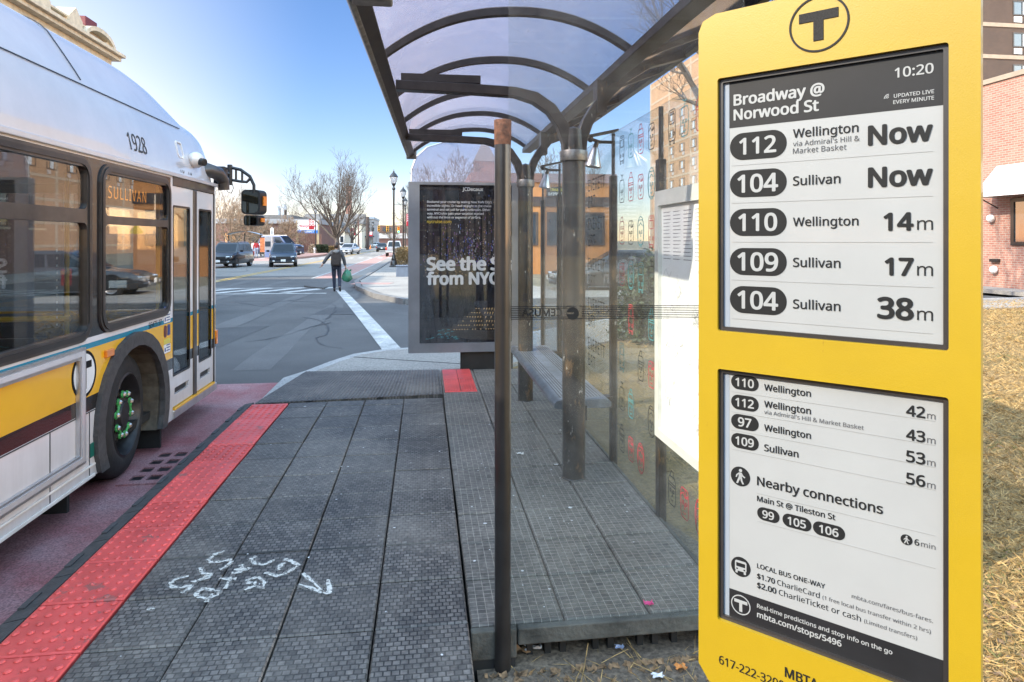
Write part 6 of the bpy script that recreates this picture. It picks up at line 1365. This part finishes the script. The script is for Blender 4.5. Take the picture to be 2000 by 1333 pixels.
    for y in (b0+.85 if kind != 'pickup' else b0+1.05, b1-.92):
        for s in (-1, 1):
            mb = MB().lathe([(rw*.6,.0),(rw-.03,.01),(rw,-.03),(rw,-.20),(rw-.03,-.23),(rw*.6,-.23)], (s*(hw-.01),y,rw), (s,0,0), 22); w_ = obj('wheel', mb, M['tyre'], t, smooth=True)
            mb = MB().lathe([(rw*.64,-.01),(rw*.6,.004),(rw*.5,-.03),(rw*.2,-.005),(0,0)], (s*(hw-.01),y,rw), (s,0,0), 16); obj('hub', mb, M[rims], w_, smooth=True)
            mb = MB().plate(arch(y, rw+.07, rw, .25, 12), [], lambda u,v,w: Vector((s*(hw*.985+w),u,v)), -.12, .006); obj('wheel_arch', mb, M['black'], t)
    zf = hood-.34
    mb = MB(); mb.box(-hw*.5,hw*.5,b1-.04,b1+.015,zf-.12,zf+.10); g = obj('grille', mb, M['black'], t, bev=.02)
    mb = MB(); mb.box(-hw*.88,hw*.88,b1-.25,b1+.05,.30 if kind != 'pickup' else .42,.46 if kind != 'pickup' else .6); obj('front_bumper', mb, M['black'] if kind != 'sedan' else pm, t, bev=.05)
    mb = MB(); mb.box(-hw*.96,hw*.96,b0-(.14 if kind == 'pickup' else .04),b0+.2,.36 if kind != 'pickup' else .46,.52 if kind != 'pickup' else .66); obj('rear_bumper', mb, M['alu'] if kind == 'pickup' else M['black'], t, bev=.04)
    for s in (-1, 1):
        mb = MB(); mb.obox((s*hw*.70,b1-.13,zf+.06),(1,-s*.35,0),(s*.35,1,0),(0,0,1),.20,.09,.075); obj('headlight', mb, M['headlamp'], t, bev=.03)
        mb = MB(); hh = .17 if kind != 'sedan' else .09; mb.box(min(s*hw*.99,s*hw*.80),max(s*hw*.99,s*hw*.80),b0-.012,b0+.14,belt-.16-hh,belt-.16+hh); tl_ = obj('taillight', mb, M['redlens'], t, bev=.02)
        mb = MB(); mb.box(min(s*hw*.992,s*hw*.82),max(s*hw*.992,s*hw*.82),b0-.016,b0+.1,belt-.16+hh*.35,belt-.16+hh*.75); obj('turn_lens', mb, M['orange'], tl_)
        mb = MB(); mb.ball((s*hw*.68,b1+.03,.42),.09,.03,.07,10,6); obj('fog_lamp', mb, M['headlamp'], t)
    for y, z, q in ((b1+.055,.48,1),(b0-(.15 if kind == 'pickup' else .05),.56 if kind == 'pickup' else belt-.32,-1)):
        mb = MB(); mb.box(-.155,.155,min(y,y+.012*q),max(y,y+.012*q),z-.075,z+.075); obj('licence_plate', mb, M['white'], t)
    if kind == 'pickup':
        mb = MB(); mb.box(-hw*.86,hw*.86,b0+.12,ya-.05,belt-.02,belt+.02); obj('bed_cover', mb, M['black'], t)
        mb = MB(); mb.box(-hw*.74,hw*.74,b0-.012,b0+.01,belt-.46,belt-.08); obj('tailgate', mb, pm, t, bev=.02)
        mb = MB(); mb.box(-.12,.12,b0-.02,b0,belt-.17,belt-.11); obj('tailgate_handle', mb, M['black'], t)
        mb = MB(); mb.box(-.18,.18,yb-.05,yb-.01,Hh-.06,Hh-.02); obj('brake_lamp', mb, M['redlens'], t)
    if kind == 'suv':
        for s in (-1, 1): mb = MB().tube([(s*wt*.86,yb+.2,Hh+.04),(s*wt*.86,yc-.1,Hh+.04)], .02, 6); obj('roof_rail', mb, M['alu'], t)
    t.location = loc; t.rotation_euler = (0,0,heading); return t
PB = paint('navy_paint',(.012,.018,.032)); PK = paint('black_car_paint',(.008,.008,.010)); PS = paint('silver_paint',(.42,.43,.45)); PD = paint('dark_grey_paint',(.05,.05,.055)); PW = paint('light_grey_paint',(.42,.41,.42)); PBL = paint('blue_van_paint',(.01,.03,.09))
vehicle('parked_car','dark navy suv facing the camera beside the yellow centre line','car','suv',pt(553.5,47.5),PI+.20,PB,4.7,1.88,1.68)
vehicle('parked_car','black suv turned sideways at the bus door edge','car','suv',pt(450,46),PI-.05,PK,4.8,1.9,1.72)
vehicle('parked_car','silver sedan facing the camera in front of the large tree trunk','car','sedan',pt(682,88),PI-.18,PS,4.7,1.84,1.47)
vehicle('parked_car','dark sedan driving away left of the grey pickup','car','sedan',pt(747,108),0,PD,4.6,1.8,1.45)
vehicle('pickup_truck','light grey pickup seen from behind at the nearest lamp','pickup','pickup',pt(770,77),.02,PW,5.3,1.86,1.82,plate='white')
vehicle('parked_van','large dark blue van parked behind the navy suv','van','suv',pt(548,73,.05),PI+1.2,PBL,4.9,2.0,2.35)
vehicle('pickup_truck','black covered pickup truck seen through the bus windows','pickup','suv',Vector((-7.1,16.6,0)),.36,PK,5.2,1.95,1.86)
vehicle('parked_car','dark car on the side street seen through the shelter glass','car','sedan',Vector((6.4,21.4,0)),PI/2-.13,PD,4.5,1.8,1.42)
vehicle('parked_car','small white car far up the street left of the large trunk','car','sedan',pt(664,118),PI+.9,paint('white_paint_car',(.6,.6,.6)),4.5,1.8,1.45)
vehicle('parked_car','tiny pale car parked before the far brick building','car','sedan',pt(733,160),PI/2,PS,4.5,1.8,1.45)

# ================================================================== TREES
M['bark'] = mat('grey_bark', (.085,.068,.056), .9, var=.35, vs=6, bump=.6, bs=30)
M['barktan'] = mat('tan_twigs', (.26,.185,.125), .9, var=.4, vs=3)
M['barkpale'] = mat('pale_grey_bark', (.20,.175,.15), .9, var=.3, vs=4)
def bare_tree(name, label, base, h, spread, trunk_h, r0, seed, levels=4, kids_=(7,5,4,3), m='bark', cat='tree', up=.5, first=.55, limbs=None, group=None, mintw=.010, n0=8):
    rr = random.Random(seed); base = Vector(base); t = thing(name, label, cat, tuple(base), group)
    tb, cb = MB(), MB()
    def limb(mb, p, d, L, r, lev, n):
        pts = [p.copy()]; rs = [r]; k = 5 if lev < 2 else 4
        for i in range(k):
            d = (d+Vector((rr.gauss(0,.10+.03*lev),rr.gauss(0,.10+.03*lev),rr.gauss(0,.06)+up*.09)))
            if lev >= 2: d.z += .02
            d.normalize(); p = p+d*L/k; pts.append(p.copy()); rs.append(max(mintw*.6, r*(1-.62*(i+1)/k)))
        mb.tube(pts, rs, n, cap=False); return pts, rs
    top = Vector((rr.gauss(0,.05),rr.gauss(0,.05),1)).normalized(); P = [base-Vector((0,0,.2)), base+Vector((0,0,.15))]+[base+top*trunk_h*f+Vector((rr.gauss(0,.03),rr.gauss(0,.03),0)) for f in (.35,.7,1)]
    tb.tube(P, [r0*1.5,r0*1.15,r0,r0*.92,r0*.9], 12); obj('trunk', tb, M[m], t, smooth=True)
    def grow(p, d, L, r, lev):
        pts, rs = limb(cb, p, d, L, r, lev, max(3, n0-2*lev))
        if lev >= levels-1: return
        nk = kids_[min(lev+1,len(kids_)-1)]
        for i in range(nk):
            f = rr.uniform(.30,1) if i else 1; q = f*(len(pts)-1); a = min(int(q),len(pts)-2); pp = pts[a].lerp(pts[a+1], q-a); dd = (pts[a+1]-pts[a]).normalized()
            ax = Vector((rr.gauss(0,1),rr.gauss(0,1),rr.gauss(0,.6))); ax = (ax-dd*ax.dot(dd)).normalized(); ang = rr.uniform(.35,.85) if i else .2
            nd = (dd*math.cos(ang)+ax*math.sin(ang)).normalized(); nd.z += .12*up; nd.normalize()
            grow(pp, nd, L*rr.uniform(.45,.75)*(.9 if i else .8), max(mintw, rs[a]*rr.uniform(.45,.7)), lev+1)
    k0 = kids_[0]
    for i in range(k0):
        a = 2*PI*(i+rr.uniform(-.25,.25))/k0; el = rr.uniform(.55,1.25) if i else 1.45; d = Vector((math.cos(a)*math.cos(el)*spread, math.sin(a)*math.cos(el)*spread, math.sin(el))).normalized()
        st_ = P[-1]-Vector((0,0,rr.uniform(0,.25)*trunk_h)) if i else P[-1]
        grow(st_, d, (h-trunk_h)*first*rr.uniform(.8,1.1), r0*rr.uniform(.45,.65), 0)
    obj('crown', cb, M[m], t); return t
bare_tree('bare_tree','large bare spreading tree in front of the cream house',pt(660,80,.1),10.4,.95,2.3,.30,12,5,(11,5,5,4,3),up=.7,first=.68,mintw=.013)
bare_tree('bare_tree','smaller forked bare tree just right of the large tree trunk',pt(689,104,.1),7.2,1.3,2.1,.26,5,4,(6,5,4,4),up=.5,first=.6,mintw=.02)
bare_tree('bare_tree','thin pale bare tree rising above the store and pylon',pt(578,100,.1),9.0,.7,2.5,.14,9,4,(6,5,4,3),m='barkpale',up=.9,first=.55,mintw=.014)
bare_tree('twiggy_tree','dense tan twiggy tree between bus and mirror',pt(449,84,.1),7.6,1.7,1.2,.22,21,5,(9,6,5,4,3),m='barktan',up=.35,first=.6,mintw=.020)
bare_tree('twiggy_tree','low tan twiggy tree left of the white sign pylon',pt(552,85,.1),5.0,1.9,.9,.2,23,5,(10,6,5,4,3),m='barktan',up=.2,first=.62,mintw=.020)
bare_tree('twiggy_tree','tan twiggy tree below the bus mirror beside the opposite shelter',pt(487,88,.1),5.4,1.7,.9,.2,24,5,(9,6,5,4,3),m='barktan',up=.2,first=.62,mintw=.020)
bare_tree('bare_tree','tall pale bare tree at the bus door edge',pt(436,95,.1),11,1.0,2.5,.2,31,4,(7,5,4,4),m='barkpale',up=.7,first=.55,mintw=.018)
bare_tree('bare_tree','hazy bare tree on the right pavement behind the far lamps',pt(801,85,.1),8.5,1.0,2.0,.16,41,5,(7,5,4,4,3),m='barkpale',up=.6,first=.5,mintw=.016)
bare_tree('bare_tree','far bare tree behind the signals at the street end',pt(770,170,.1),6.5,1.3,1.5,.2,43,4,(8,5,4,4),m='barktan',up=.4,first=.55,mintw=.03)
for i, (px, d, h, sd_, lb_) in enumerate(((868,52,9.6,51,'bare tree behind the left half of the arched glass'),(912,55,9.2,52,'bare tree behind the middle of the arched glass'),(985,60,9.4,53,'bare tree behind the pole and second column'),(1082,58,10.5,54,'bare tree rising between the two shelter columns'))):
    p = pt(px, d, .1); bare_tree('bare_tree', lb_, p, h, .95, 3.0, .16, sd_, 5, (7,5,4,4,3), up=.7, first=.5, mintw=.013, group='bare trees behind the shelter')
bare_tree('bare_tree','near bare lawn tree behind the shelter map case',Vector((7.4,15.2,.12)),12,1.15,5.2,.17,61,5,(7,5,5,4,3),up=.55,first=.55,mintw=.008)
# trees on the pavement behind the viewer: their shade and reflections fall into the picture
bare_tree('bare_tree','street tree on the opposite pavement behind the bus',Vector((-19,3.5,.14)),15.5,1.1,4,.22,71,4,(7,5,4,3),up=.6,first=.5,mintw=.02)
# hedges and shrubs
M['hedge'] = mat('dark_hedge_leaf', (.035,.045,.018), .8, var=.5, vs=5); M['hedgebrown'] = mat('brown_hedge_leaf', (.22,.14,.055), .85, var=.45, vs=5); M['shrubtan'] = mat('pale_shrub_twig', (.36,.27,.19), .9, var=.35, vs=5); M['leafgreen'] = mat('evergreen_leaf', (.045,.06,.022), .6, var=.55, vs=7)
def leafy(name, label, x0, x1, y0, y1, z0, z1, m, n, ls, seed, cat='hedge', dome=False, core=True):
    rr = random.Random(seed); mb = MB(); cx, cy = (x0+x1)/2, (y0+y1)/2; t = thing(name, label, cat, (cx,cy,z0))
    def rp_():
        if dome:
            while True:
                a, b, c = rr.uniform(-1,1), rr.uniform(-1,1), rr.uniform(0,1)
                q = a*a+b*b+c*c
                if .35 < q < 1+.25*math.sin(a*7+b*5)*rr.random(): return Vector((cx+a*(x1-x0)/2, cy+b*(y1-y0)/2, z0+c*(z1-z0)))
        a, b, c = rr.random(), rr.random(), rr.random(); s = rr.randrange(4)
        if s == 0: b = rr.uniform(-.02,.15)
        elif s == 1: c = rr.uniform(.82,1.06+.05*math.sin(a*40))
        elif s == 2: a = rr.choice((rr.uniform(-.03,.1),rr.uniform(.9,1.03)))
        return Vector((x0+a*(x1-x0), y0+b*(y1-y0), z0+c*(z1-z0)))
    for i in range(n):
        p = rp_(); u = Vector((rr.gauss(0,1),rr.gauss(0,1),rr.gauss(0,1))).normalized(); v = u.cross(Vector((rr.gauss(0,1),rr.gauss(0,1),rr.gauss(0,1)))).normalized(); s = ls*rr.uniform(.5,1.4)
        mb.add([p-u*s, p+v*s*.45, p+u*s, p-v*s*.45], [(0,1,2,3)])
    obj('foliage', mb, m, t)
    sb = MB()
    for i in range(8):
        a, b = rr.uniform(.15,.85), rr.uniform(.2,.8); x, y = x0+a*(x1-x0), y0+b*(y1-y0); sb.tube([(x,y,z0-.05),(x+rr.gauss(0,.1),y+rr.gauss(0,.1),z0+(z1-z0)*.45),(x+rr.gauss(0,.2),y+rr.gauss(0,.2),z0+(z1-z0)*.85)], [.03,.02,.008], 5)
    obj('stem', sb, M['bark'], t); return t
a, b, y = bx(614, 637, 86); leafy('clipped_hedge','dark clipped hedge on the island below the white pylon',a,b,y,y+1.6,gz(y)+.15,gz(y)+1.2,M['hedge'],4500,.12,1)
a, b, y = bx(636, 652, 90); leafy('clipped_hedge','brown clipped hedge between dark hedge and large tree trunk',a,b,y,y+1.6,gz(y)+.15,gz(y)+1.0,M['hedgebrown'],2500,.12,2)
a, b, y = bx(600, 617, 84); leafy('twiggy_shrub','round pale twiggy shrub left of the dark hedge',a,b,y,y+1.4,gz(y)+.1,gz(y)+1.35,M['shrubtan'],2600,.13,3,'shrub',True)
q0 = pt(784.5,58,.14); leafy('clipped_hedge','brown leafed hedge along the right pavement beside the advert panel',q0.x,q0.x+2.5,46,64,gz(50)+.14,gz(50)+1.25,M['hedgebrown'],9000,.07,4)
leafy('evergreen_bush','dark evergreen bush on the lawn behind the shelter glass',3.0,5.6,9.0,11.2,.1,1.75,M['leafgreen'],15000,.045,5,'bush',True)
leafy('evergreen_bush','second low evergreen bush right of the first behind the map case',5.4,8.2,10.2,12.2,.1,1.35,M['leafgreen'],12000,.045,6,'bush',True)

# ================================================================== PEOPLE
M['skin'] = mat('skin', (.36,.20,.14), .55, var=.08); M['coat'] = mat('dark_grey_coat', (.055,.058,.066), .85, var=.4, vs=12, bump=.5, bs=40); M['hood'] = mat('grey_hood', (.10,.108,.12), .9, var=.3, vs=12)
M['trouser'] = mat('navy_trousers', (.02,.025,.045), .85, var=.3, vs=12); M['pack'] = mat('black_backpack', (.016,.013,.014), .8, var=.4, vs=18); M['hair'] = mat('dark_hair', (.018,.010,.007), .6, var=.4, vs=40)
M['bag'] = mat('green_plastic_bag', (.03,.15,.085), .38, var=.5, vs=9, bump=.5, bs=14); M['shoe'] = mat('black_shoe', (.012,.012,.013), .5); M['sole'] = mat('white_sole', (.6,.6,.6), .6); M['redvest'] = mat('red_vest', (.38,.02,.025), .7, var=.2); M['jean'] = mat('pale_blue_jeans', (.30,.36,.46), .8, var=.2); M['paleshirt'] = mat('pale_shirt', (.5,.5,.52), .8)
def skin(name, verts, edges, m, par, sub=2, root=0):
    me = bpy.data.meshes.new(name); off = Vector(par['_o'])
    me.from_pydata([tuple(Vector(v[0])) for v in verts], edges, []); me.update()
    o = bpy.data.objects.new(name, me); COL.objects.link(o); o.parent = par; o['_o'] = tuple(off); me.materials.append(m)
    sk = o.modifiers.new('skin','SKIN'); sk.use_smooth_shade = True
    for i, v in enumerate(verts):
        d = me.skin_vertices[0].data[i]; r = v[1]; d.radius = r if hasattr(r,'__len__') else (r, r); d.use_root = (i == root)
    sb = o.modifiers.new('sub','SUBSURF'); sb.levels = sub; sb.render_levels = sub; return o
def hand(o, V, E, wi, wrist, d, side, r=.009):
    """palm and five fingers: chains rooted in the palm"""
    d = Vector(d).normalized(); side = Vector(side).normalized(); n = d.cross(side)
    V.append((wrist+d*.05, (.020,.036))); p = len(V)-1; E.append((wi,p))
    return p, d, side, n
def fingers(parent, wrist, d, side, curl, m):
    d = Vector(d).normalized(); side = Vector(side).normalized(); n = d.cross(side).normalized()
    for k, (off, L) in enumerate(((-.030,.070),(-.010,.080),(.010,.075),(.029,.060))):
        b = wrist+d*.085+side*off; V = [(b-d*.03,.009),(b,.0095)]; E = [(0,1)]; dd = d.copy(); p = b
        for j in range(3):
            dd = (dd*math.cos(curl)+n*math.sin(curl)).normalized(); p = p+dd*L/3; V.append((p,.0085-.001*j)); E.append((j+1,j+2))
        skin('finger', V, E, m, parent, 1)
    b = wrist+d*.03-side*.03; V = [(b,.011),(b-side*.022+d*.02,.0105),(b-side*.03+d*.045+n*.012,.009),(b-side*.026+d*.065+n*.022,.008)]; skin('thumb', V, [(0,1),(1,2),(2,3)], m, parent, 1)
def head(par, c, yaw, hair=True, m=None, back=False):
    c = Vector(c); R3 = Matrix.Rotation(yaw,3,'Z'); mb = MB(); tmp = MB().ball((0,0,0),.074,.094,.115,18,14)
    vs = []
    for x,y,z in tmp.v:
        if z < -.02: x *= 1-.25*min(1,(-z-.02)/.09); y = y*(1-.10*min(1,(-z-.02)/.09))
        vs.append(c+R3@Vector((x,y,z)))
    mb.add(vs, tmp.f); h = obj('head', mb, M['skin'], par, smooth=True)
    mb = MB(); f = lambda *p: c+R3@Vector(p)
    mb.add([f(-.012,.088,.02),f(.012,.088,.02),f(.016,.112,-.022),f(-.016,.112,-.022),f(0,.085,-.034)], [(0,1,2,3),(3,2,4),(0,3,4),(1,4,2)]); obj('nose', mb, M['skin'], h, smooth=True)
    for s in (-1,1):
        e = f(s*.03,.083,.008); mb = MB().ball(e,.013,.008,.008,8,6); obj('eye', mb, M['white'], h); mb = MB().ball(f(s*.03,.090,.008),.005,.003,.005,6,5); obj('iris', mb, M['black'], h)
        mb = MB().ball(f(s*.076,-.005,-.005),.012,.022,.034,8,6); obj('ear', mb, M['skin'], h, smooth=True)
    mb = MB().ball(f(0,.085,-.058),.024,.010,.007,8,5); obj('mouth', mb, M['redvest'], h)
    if hair:
        tmp = MB().ball((0,0,0),.083,.102,.122,18,12); keep = [q for q in tmp.f if sum(tmp.v[i][2] for i in q)/4 > .03 or sum(tmp.v[i][1] for i in q)/4 < -.015 and sum(tmp.v[i][2] for i in q)/4 > -.075]
        mb = MB().add([c+R3@Vector(p) for p in tmp.v], keep); obj('hair', mb, M['hair'], h, smooth=True)
    return h
def person(name, label, base, hgt, yaw, pose, ms, group=None):
    t = thing(name, label, 'person', tuple(base), group); k = hgt/1.72
    V3 = lambda *p: Vector(p)*k
    J = dict(pelvis=V3(0,0,.93), waist=V3(0,.0,1.06), chest=V3(0,.01,1.27), neck=V3(0,0,1.45), hd=V3(0,.02,1.50), shL=V3(-.17,0,1.40), shR=V3(.17,0,1.40), hpL=V3(-.09,0,.90), hpR=V3(.09,0,.90)); J.update({a: V3(*b) for a,b in pose.items()})
    names = ['pelvis','waist','chest','neck','hd','shL','elL','wrL','shR','elR','wrR','hpL','knL','anL','toL','hpR','knR','anR','toR']
    rad = dict(pelvis=(.13,.10),waist=(.125,.09),chest=(.15,.105),neck=.052,hd=.05,shL=.06,elL=.042,wrL=.03,shR=.06,elR=.042,wrR=.03,hpL=.085,knL=.055,anL=.04,toL=.036,hpR=.085,knR=.055,anR=.04,toR=.036)
    ed = [('pelvis','waist'),('waist','chest'),('chest','neck'),('neck','hd'),('chest','shL'),('shL','elL'),('elL','wrL'),('chest','shR'),('shR','elR'),('elR','wrR'),('pelvis','hpL'),('hpL','knL'),('knL','anL'),('anL','toL'),('pelvis','hpR'),('hpR','knR'),('knR','anR'),('anR','toR')]
    sc = lambda r, f=1, a=0: tuple((x*f+a)*k for x in r) if hasattr(r,'__len__') else (r*f+a)*k
    ix = {n:i for i,n in enumerate(names)}; Rz = Matrix.Rotation(yaw,3,'Z')
    JW = {n: Rz@J[n] for n in names}; body_names = names
    t['_o'] = (0,0,0)
    bodyo = skin('body', [(JW[n], sc(rad[n],.86)) for n in names], [(ix[a],ix[b]) for a,b in ed], M['skin'], t)
    jn = ['pelvis','waist','chest','neck','shL','elL','wrL','shR','elR','wrR']; ji = {n:i for i,n in enumerate(jn)}
    pl_ = J['pelvis']-Vector((0,0,.05*k)); 
    jv = [(Rz@pl_ if n == 'pelvis' else JW[n].lerp(JW['el'+n[2]],.06) if n.startswith('wr') else JW[n], sc(rad[n],1.08,.022) if n != 'neck' else .062*k) for n in jn]
    skin('jacket', jv, [(ji[a],ji[b]) for a,b in ed if a in ji and b in ji], ms[0], t)
    ln = ['pelvis','hpL','knL','anL','hpR','knR','anR']; li = {n:i for i,n in enumerate(ln)}
    skin('trousers', [(JW[n], sc(rad[n],1.05,.012)) for n in ln], [(li[a],li[b]) for a,b in ed if a in li and b in li], ms[1], t)
    for s in 'LR':
        a, b = JW['an'+s], JW['to'+s]; d = (b-a).normalized(); V = [(a+Vector((0,0,-.02*k))-d*.04*k,.045*k),(a.lerp(b,.55),.046*k),(b+d*.05*k,.036*k)]; shx = skin('shoe', V, [(0,1),(1,2)], M['shoe'], t)
    head(t, JW['hd']+Rz@Vector((0,.015,.135*k)), yaw)
    for s in 'LR':
        w_ = JW['wr'+s]; d = (w_-JW['el'+s]).normalized(); side = Rz@Vector((0,1 if s == 'R' else -1,0)); side = (side-d*side.dot(d)).normalized()
        V = [(w_-d*.02,.024*k),(w_+d*.035,(.022*k,.034*k)),(w_+d*.085,(.016*k,.036*k))]; hn = skin('hand', V, [(0,1),(1,2)], M['skin'], t); 
        hn['_o'] = (0,0,0); fingers(hn, w_, d, side, .55 if s == 'R' else .3, M['skin'])
    return t, JW, Rz, k
base = pt(657,22.9); base.z = gz(base.y)
pose = dict(elL=(-.34,.02,1.18), wrL=(-.47,-.02,.97), elR=(.26,-.03,1.14), wrR=(.31,.03,.90), knL=(-.09,.12,.51), anL=(-.075,.10,.09), toL=(-.085,.24,.035), knR=(.11,.03,.49), anR=(.13,-.22,.17), toR=(.14,-.14,.045))
p1_, JW, Rz, k = person('person','person in dark hooded coat and backpack crossing the road, back turned',base,1.70,.06,pose,(M['coat'],M['trouser']))
mb = MB(); 
hdv = [(Rz@Vector(p)*k, r*k) for p, r in (((-.11,-.07,1.45),.05),((0,-.12,1.44),.075),((.11,-.07,1.45),.05),((0,-.13,1.36),.05))]; skin('hood', hdv, [(0,1),(1,2),(1,3)], M['hood'], p1_)
skin('coat_hem', [(Rz@Vector(p)*k, (.165*k,.12*k)) for p in ((0,0,1.0),(0,0,.86),(0,0,.80))], [(0,1),(1,2)], M['coat'], p1_)
bk = thing('backpack','black backpack on the back of the crossing person','backpack',tuple(base+Rz@Vector((0,-.15,1.0*k)))); bk['_o'] = tuple(base)
mb = MB(); bp_ = [(-.15,1.36),(.15,1.36),(.165,1.25),(.17,1.0),(.15,.93),(-.15,.93),(-.17,1.0),(-.165,1.25)]; 
oo = Vector(bk.location); bk['_o'] = tuple(oo)
mb.plate([(u*k,v*k) for u,v in bp_], [], lambda u,v,w: base+Rz@Vector((u,-.13*k-w,v)), 0, .15); obj('pack_body', mb, M['pack'], bk, bev=.045)
mb = MB(); mb.plate([(-.12*k,.97*k),(.12*k,.97*k),(.12*k,1.14*k),(-.12*k,1.14*k)], [], lambda u,v,w: base+Rz@Vector((u,-.28*k-w,v)), 0, .05); obj('pack_pocket', mb, M['pack'], bk, bev=.02)
for s in (-1,1): mb = MB().tube([base+Rz@Vector((s*.11,-.14,1.34))*k, base+Rz@Vector((s*.12,-.02,1.47))*k, base+Rz@Vector((s*.13,.14,1.34))*k, base+Rz@Vector((s*.15,.10,1.08))*k], .018, 6); obj('pack_strap', mb, M['pack'], bk)
hw_ = base+JW['wrR']+Vector((0,0,-.09)); bg_ = thing('carrier_bag','full green plastic carrier bag in the right hand of the crossing person','bag',tuple(hw_)); rr = random.Random(2)
mb = MB(); prof = [(.02,-.02),(.06,-.08),(.13,-.14),(.18,-.24),(.185,-.34),(.15,-.42),(.08,-.46),(0,-.465)]; c = hw_+Vector((.05,0,0)); mb.lathe(prof, c, (0,0,1), 18)
mb.v = [(x+.018*math.sin(z*40+x*30), y*1+.014*math.sin(x*45+z*25)-(y-c.y)*.35, z+.012*math.sin(x*60)) for x,y,z in mb.v]; obj('bag_body', mb, M['bag'], bg_, smooth=True)
for s in (-1,1): mb = MB().tube([c+Vector((s*.05,0,-.09)), c+Vector((s*.03-.03,0,-.01)), c+Vector((-.05,0,.06)), c+Vector((-.03*s-.02,.01,-.02))], .012, 6); obj('bag_handle', mb, M['bag'], bg_)
mb = MB(); mb.add([c+Vector((.06,0,-.08)),c+Vector((.15,0,.0)),c+Vector((.16,.01,-.10)),c+Vector((.15,.04,-.1))], [(0,1,2),(0,2,3),(1,3,2)]); obj('bag_corner', mb, M['bag'], bg_)
ps2 = dict(elL=(-.24,.02,1.13), wrL=(-.25,.10,.90), elR=(.24,.02,1.13), wrR=(.25,.10,.90), knL=(-.09,.03,.50), anL=(-.095,.0,.09), toL=(-.10,.13,.035), knR=(.09,.03,.5), anR=(.11,-.02,.09), toR=(.12,.11,.035))
person('person','person in red vest and pale jeans waiting at the opposite shelter',pt(500.5,65,.14),1.72,.4,ps2,(M['redvest'],M['jean']))
person('person','person in pale shirt and jeans beside the red vested one',pt(494.5,66,.14),1.70,-.8,ps2,(M['paleshirt'],M['jean']))
seat = dict(pelvis=(0,-.05,.50), waist=(0,-.06,.63), chest=(0,-.03,.86), neck=(0,0,1.03), hd=(0,.01,1.08), shL=(-.17,-.02,.98), shR=(.17,-.02,.98), hpL=(-.09,-.03,.48), hpR=(.09,-.03,.48), elL=(-.22,.08,.74), wrL=(-.12,.28,.62), elR=(.22,.08,.74), wrR=(.12,.28,.62), knL=(-.10,.38,.50), anL=(-.10,.36,.09), toL=(-.1,.48,.035), knR=(.10,.38,.50), anR=(.10,.36,.09), toR=(.1,.48,.035))
person('person','passenger in dark clothes seated behind the first bus window',Vector((BC+.85,3.42,.34)),1.72,0,seat,(M['coat'],M['trouser']))
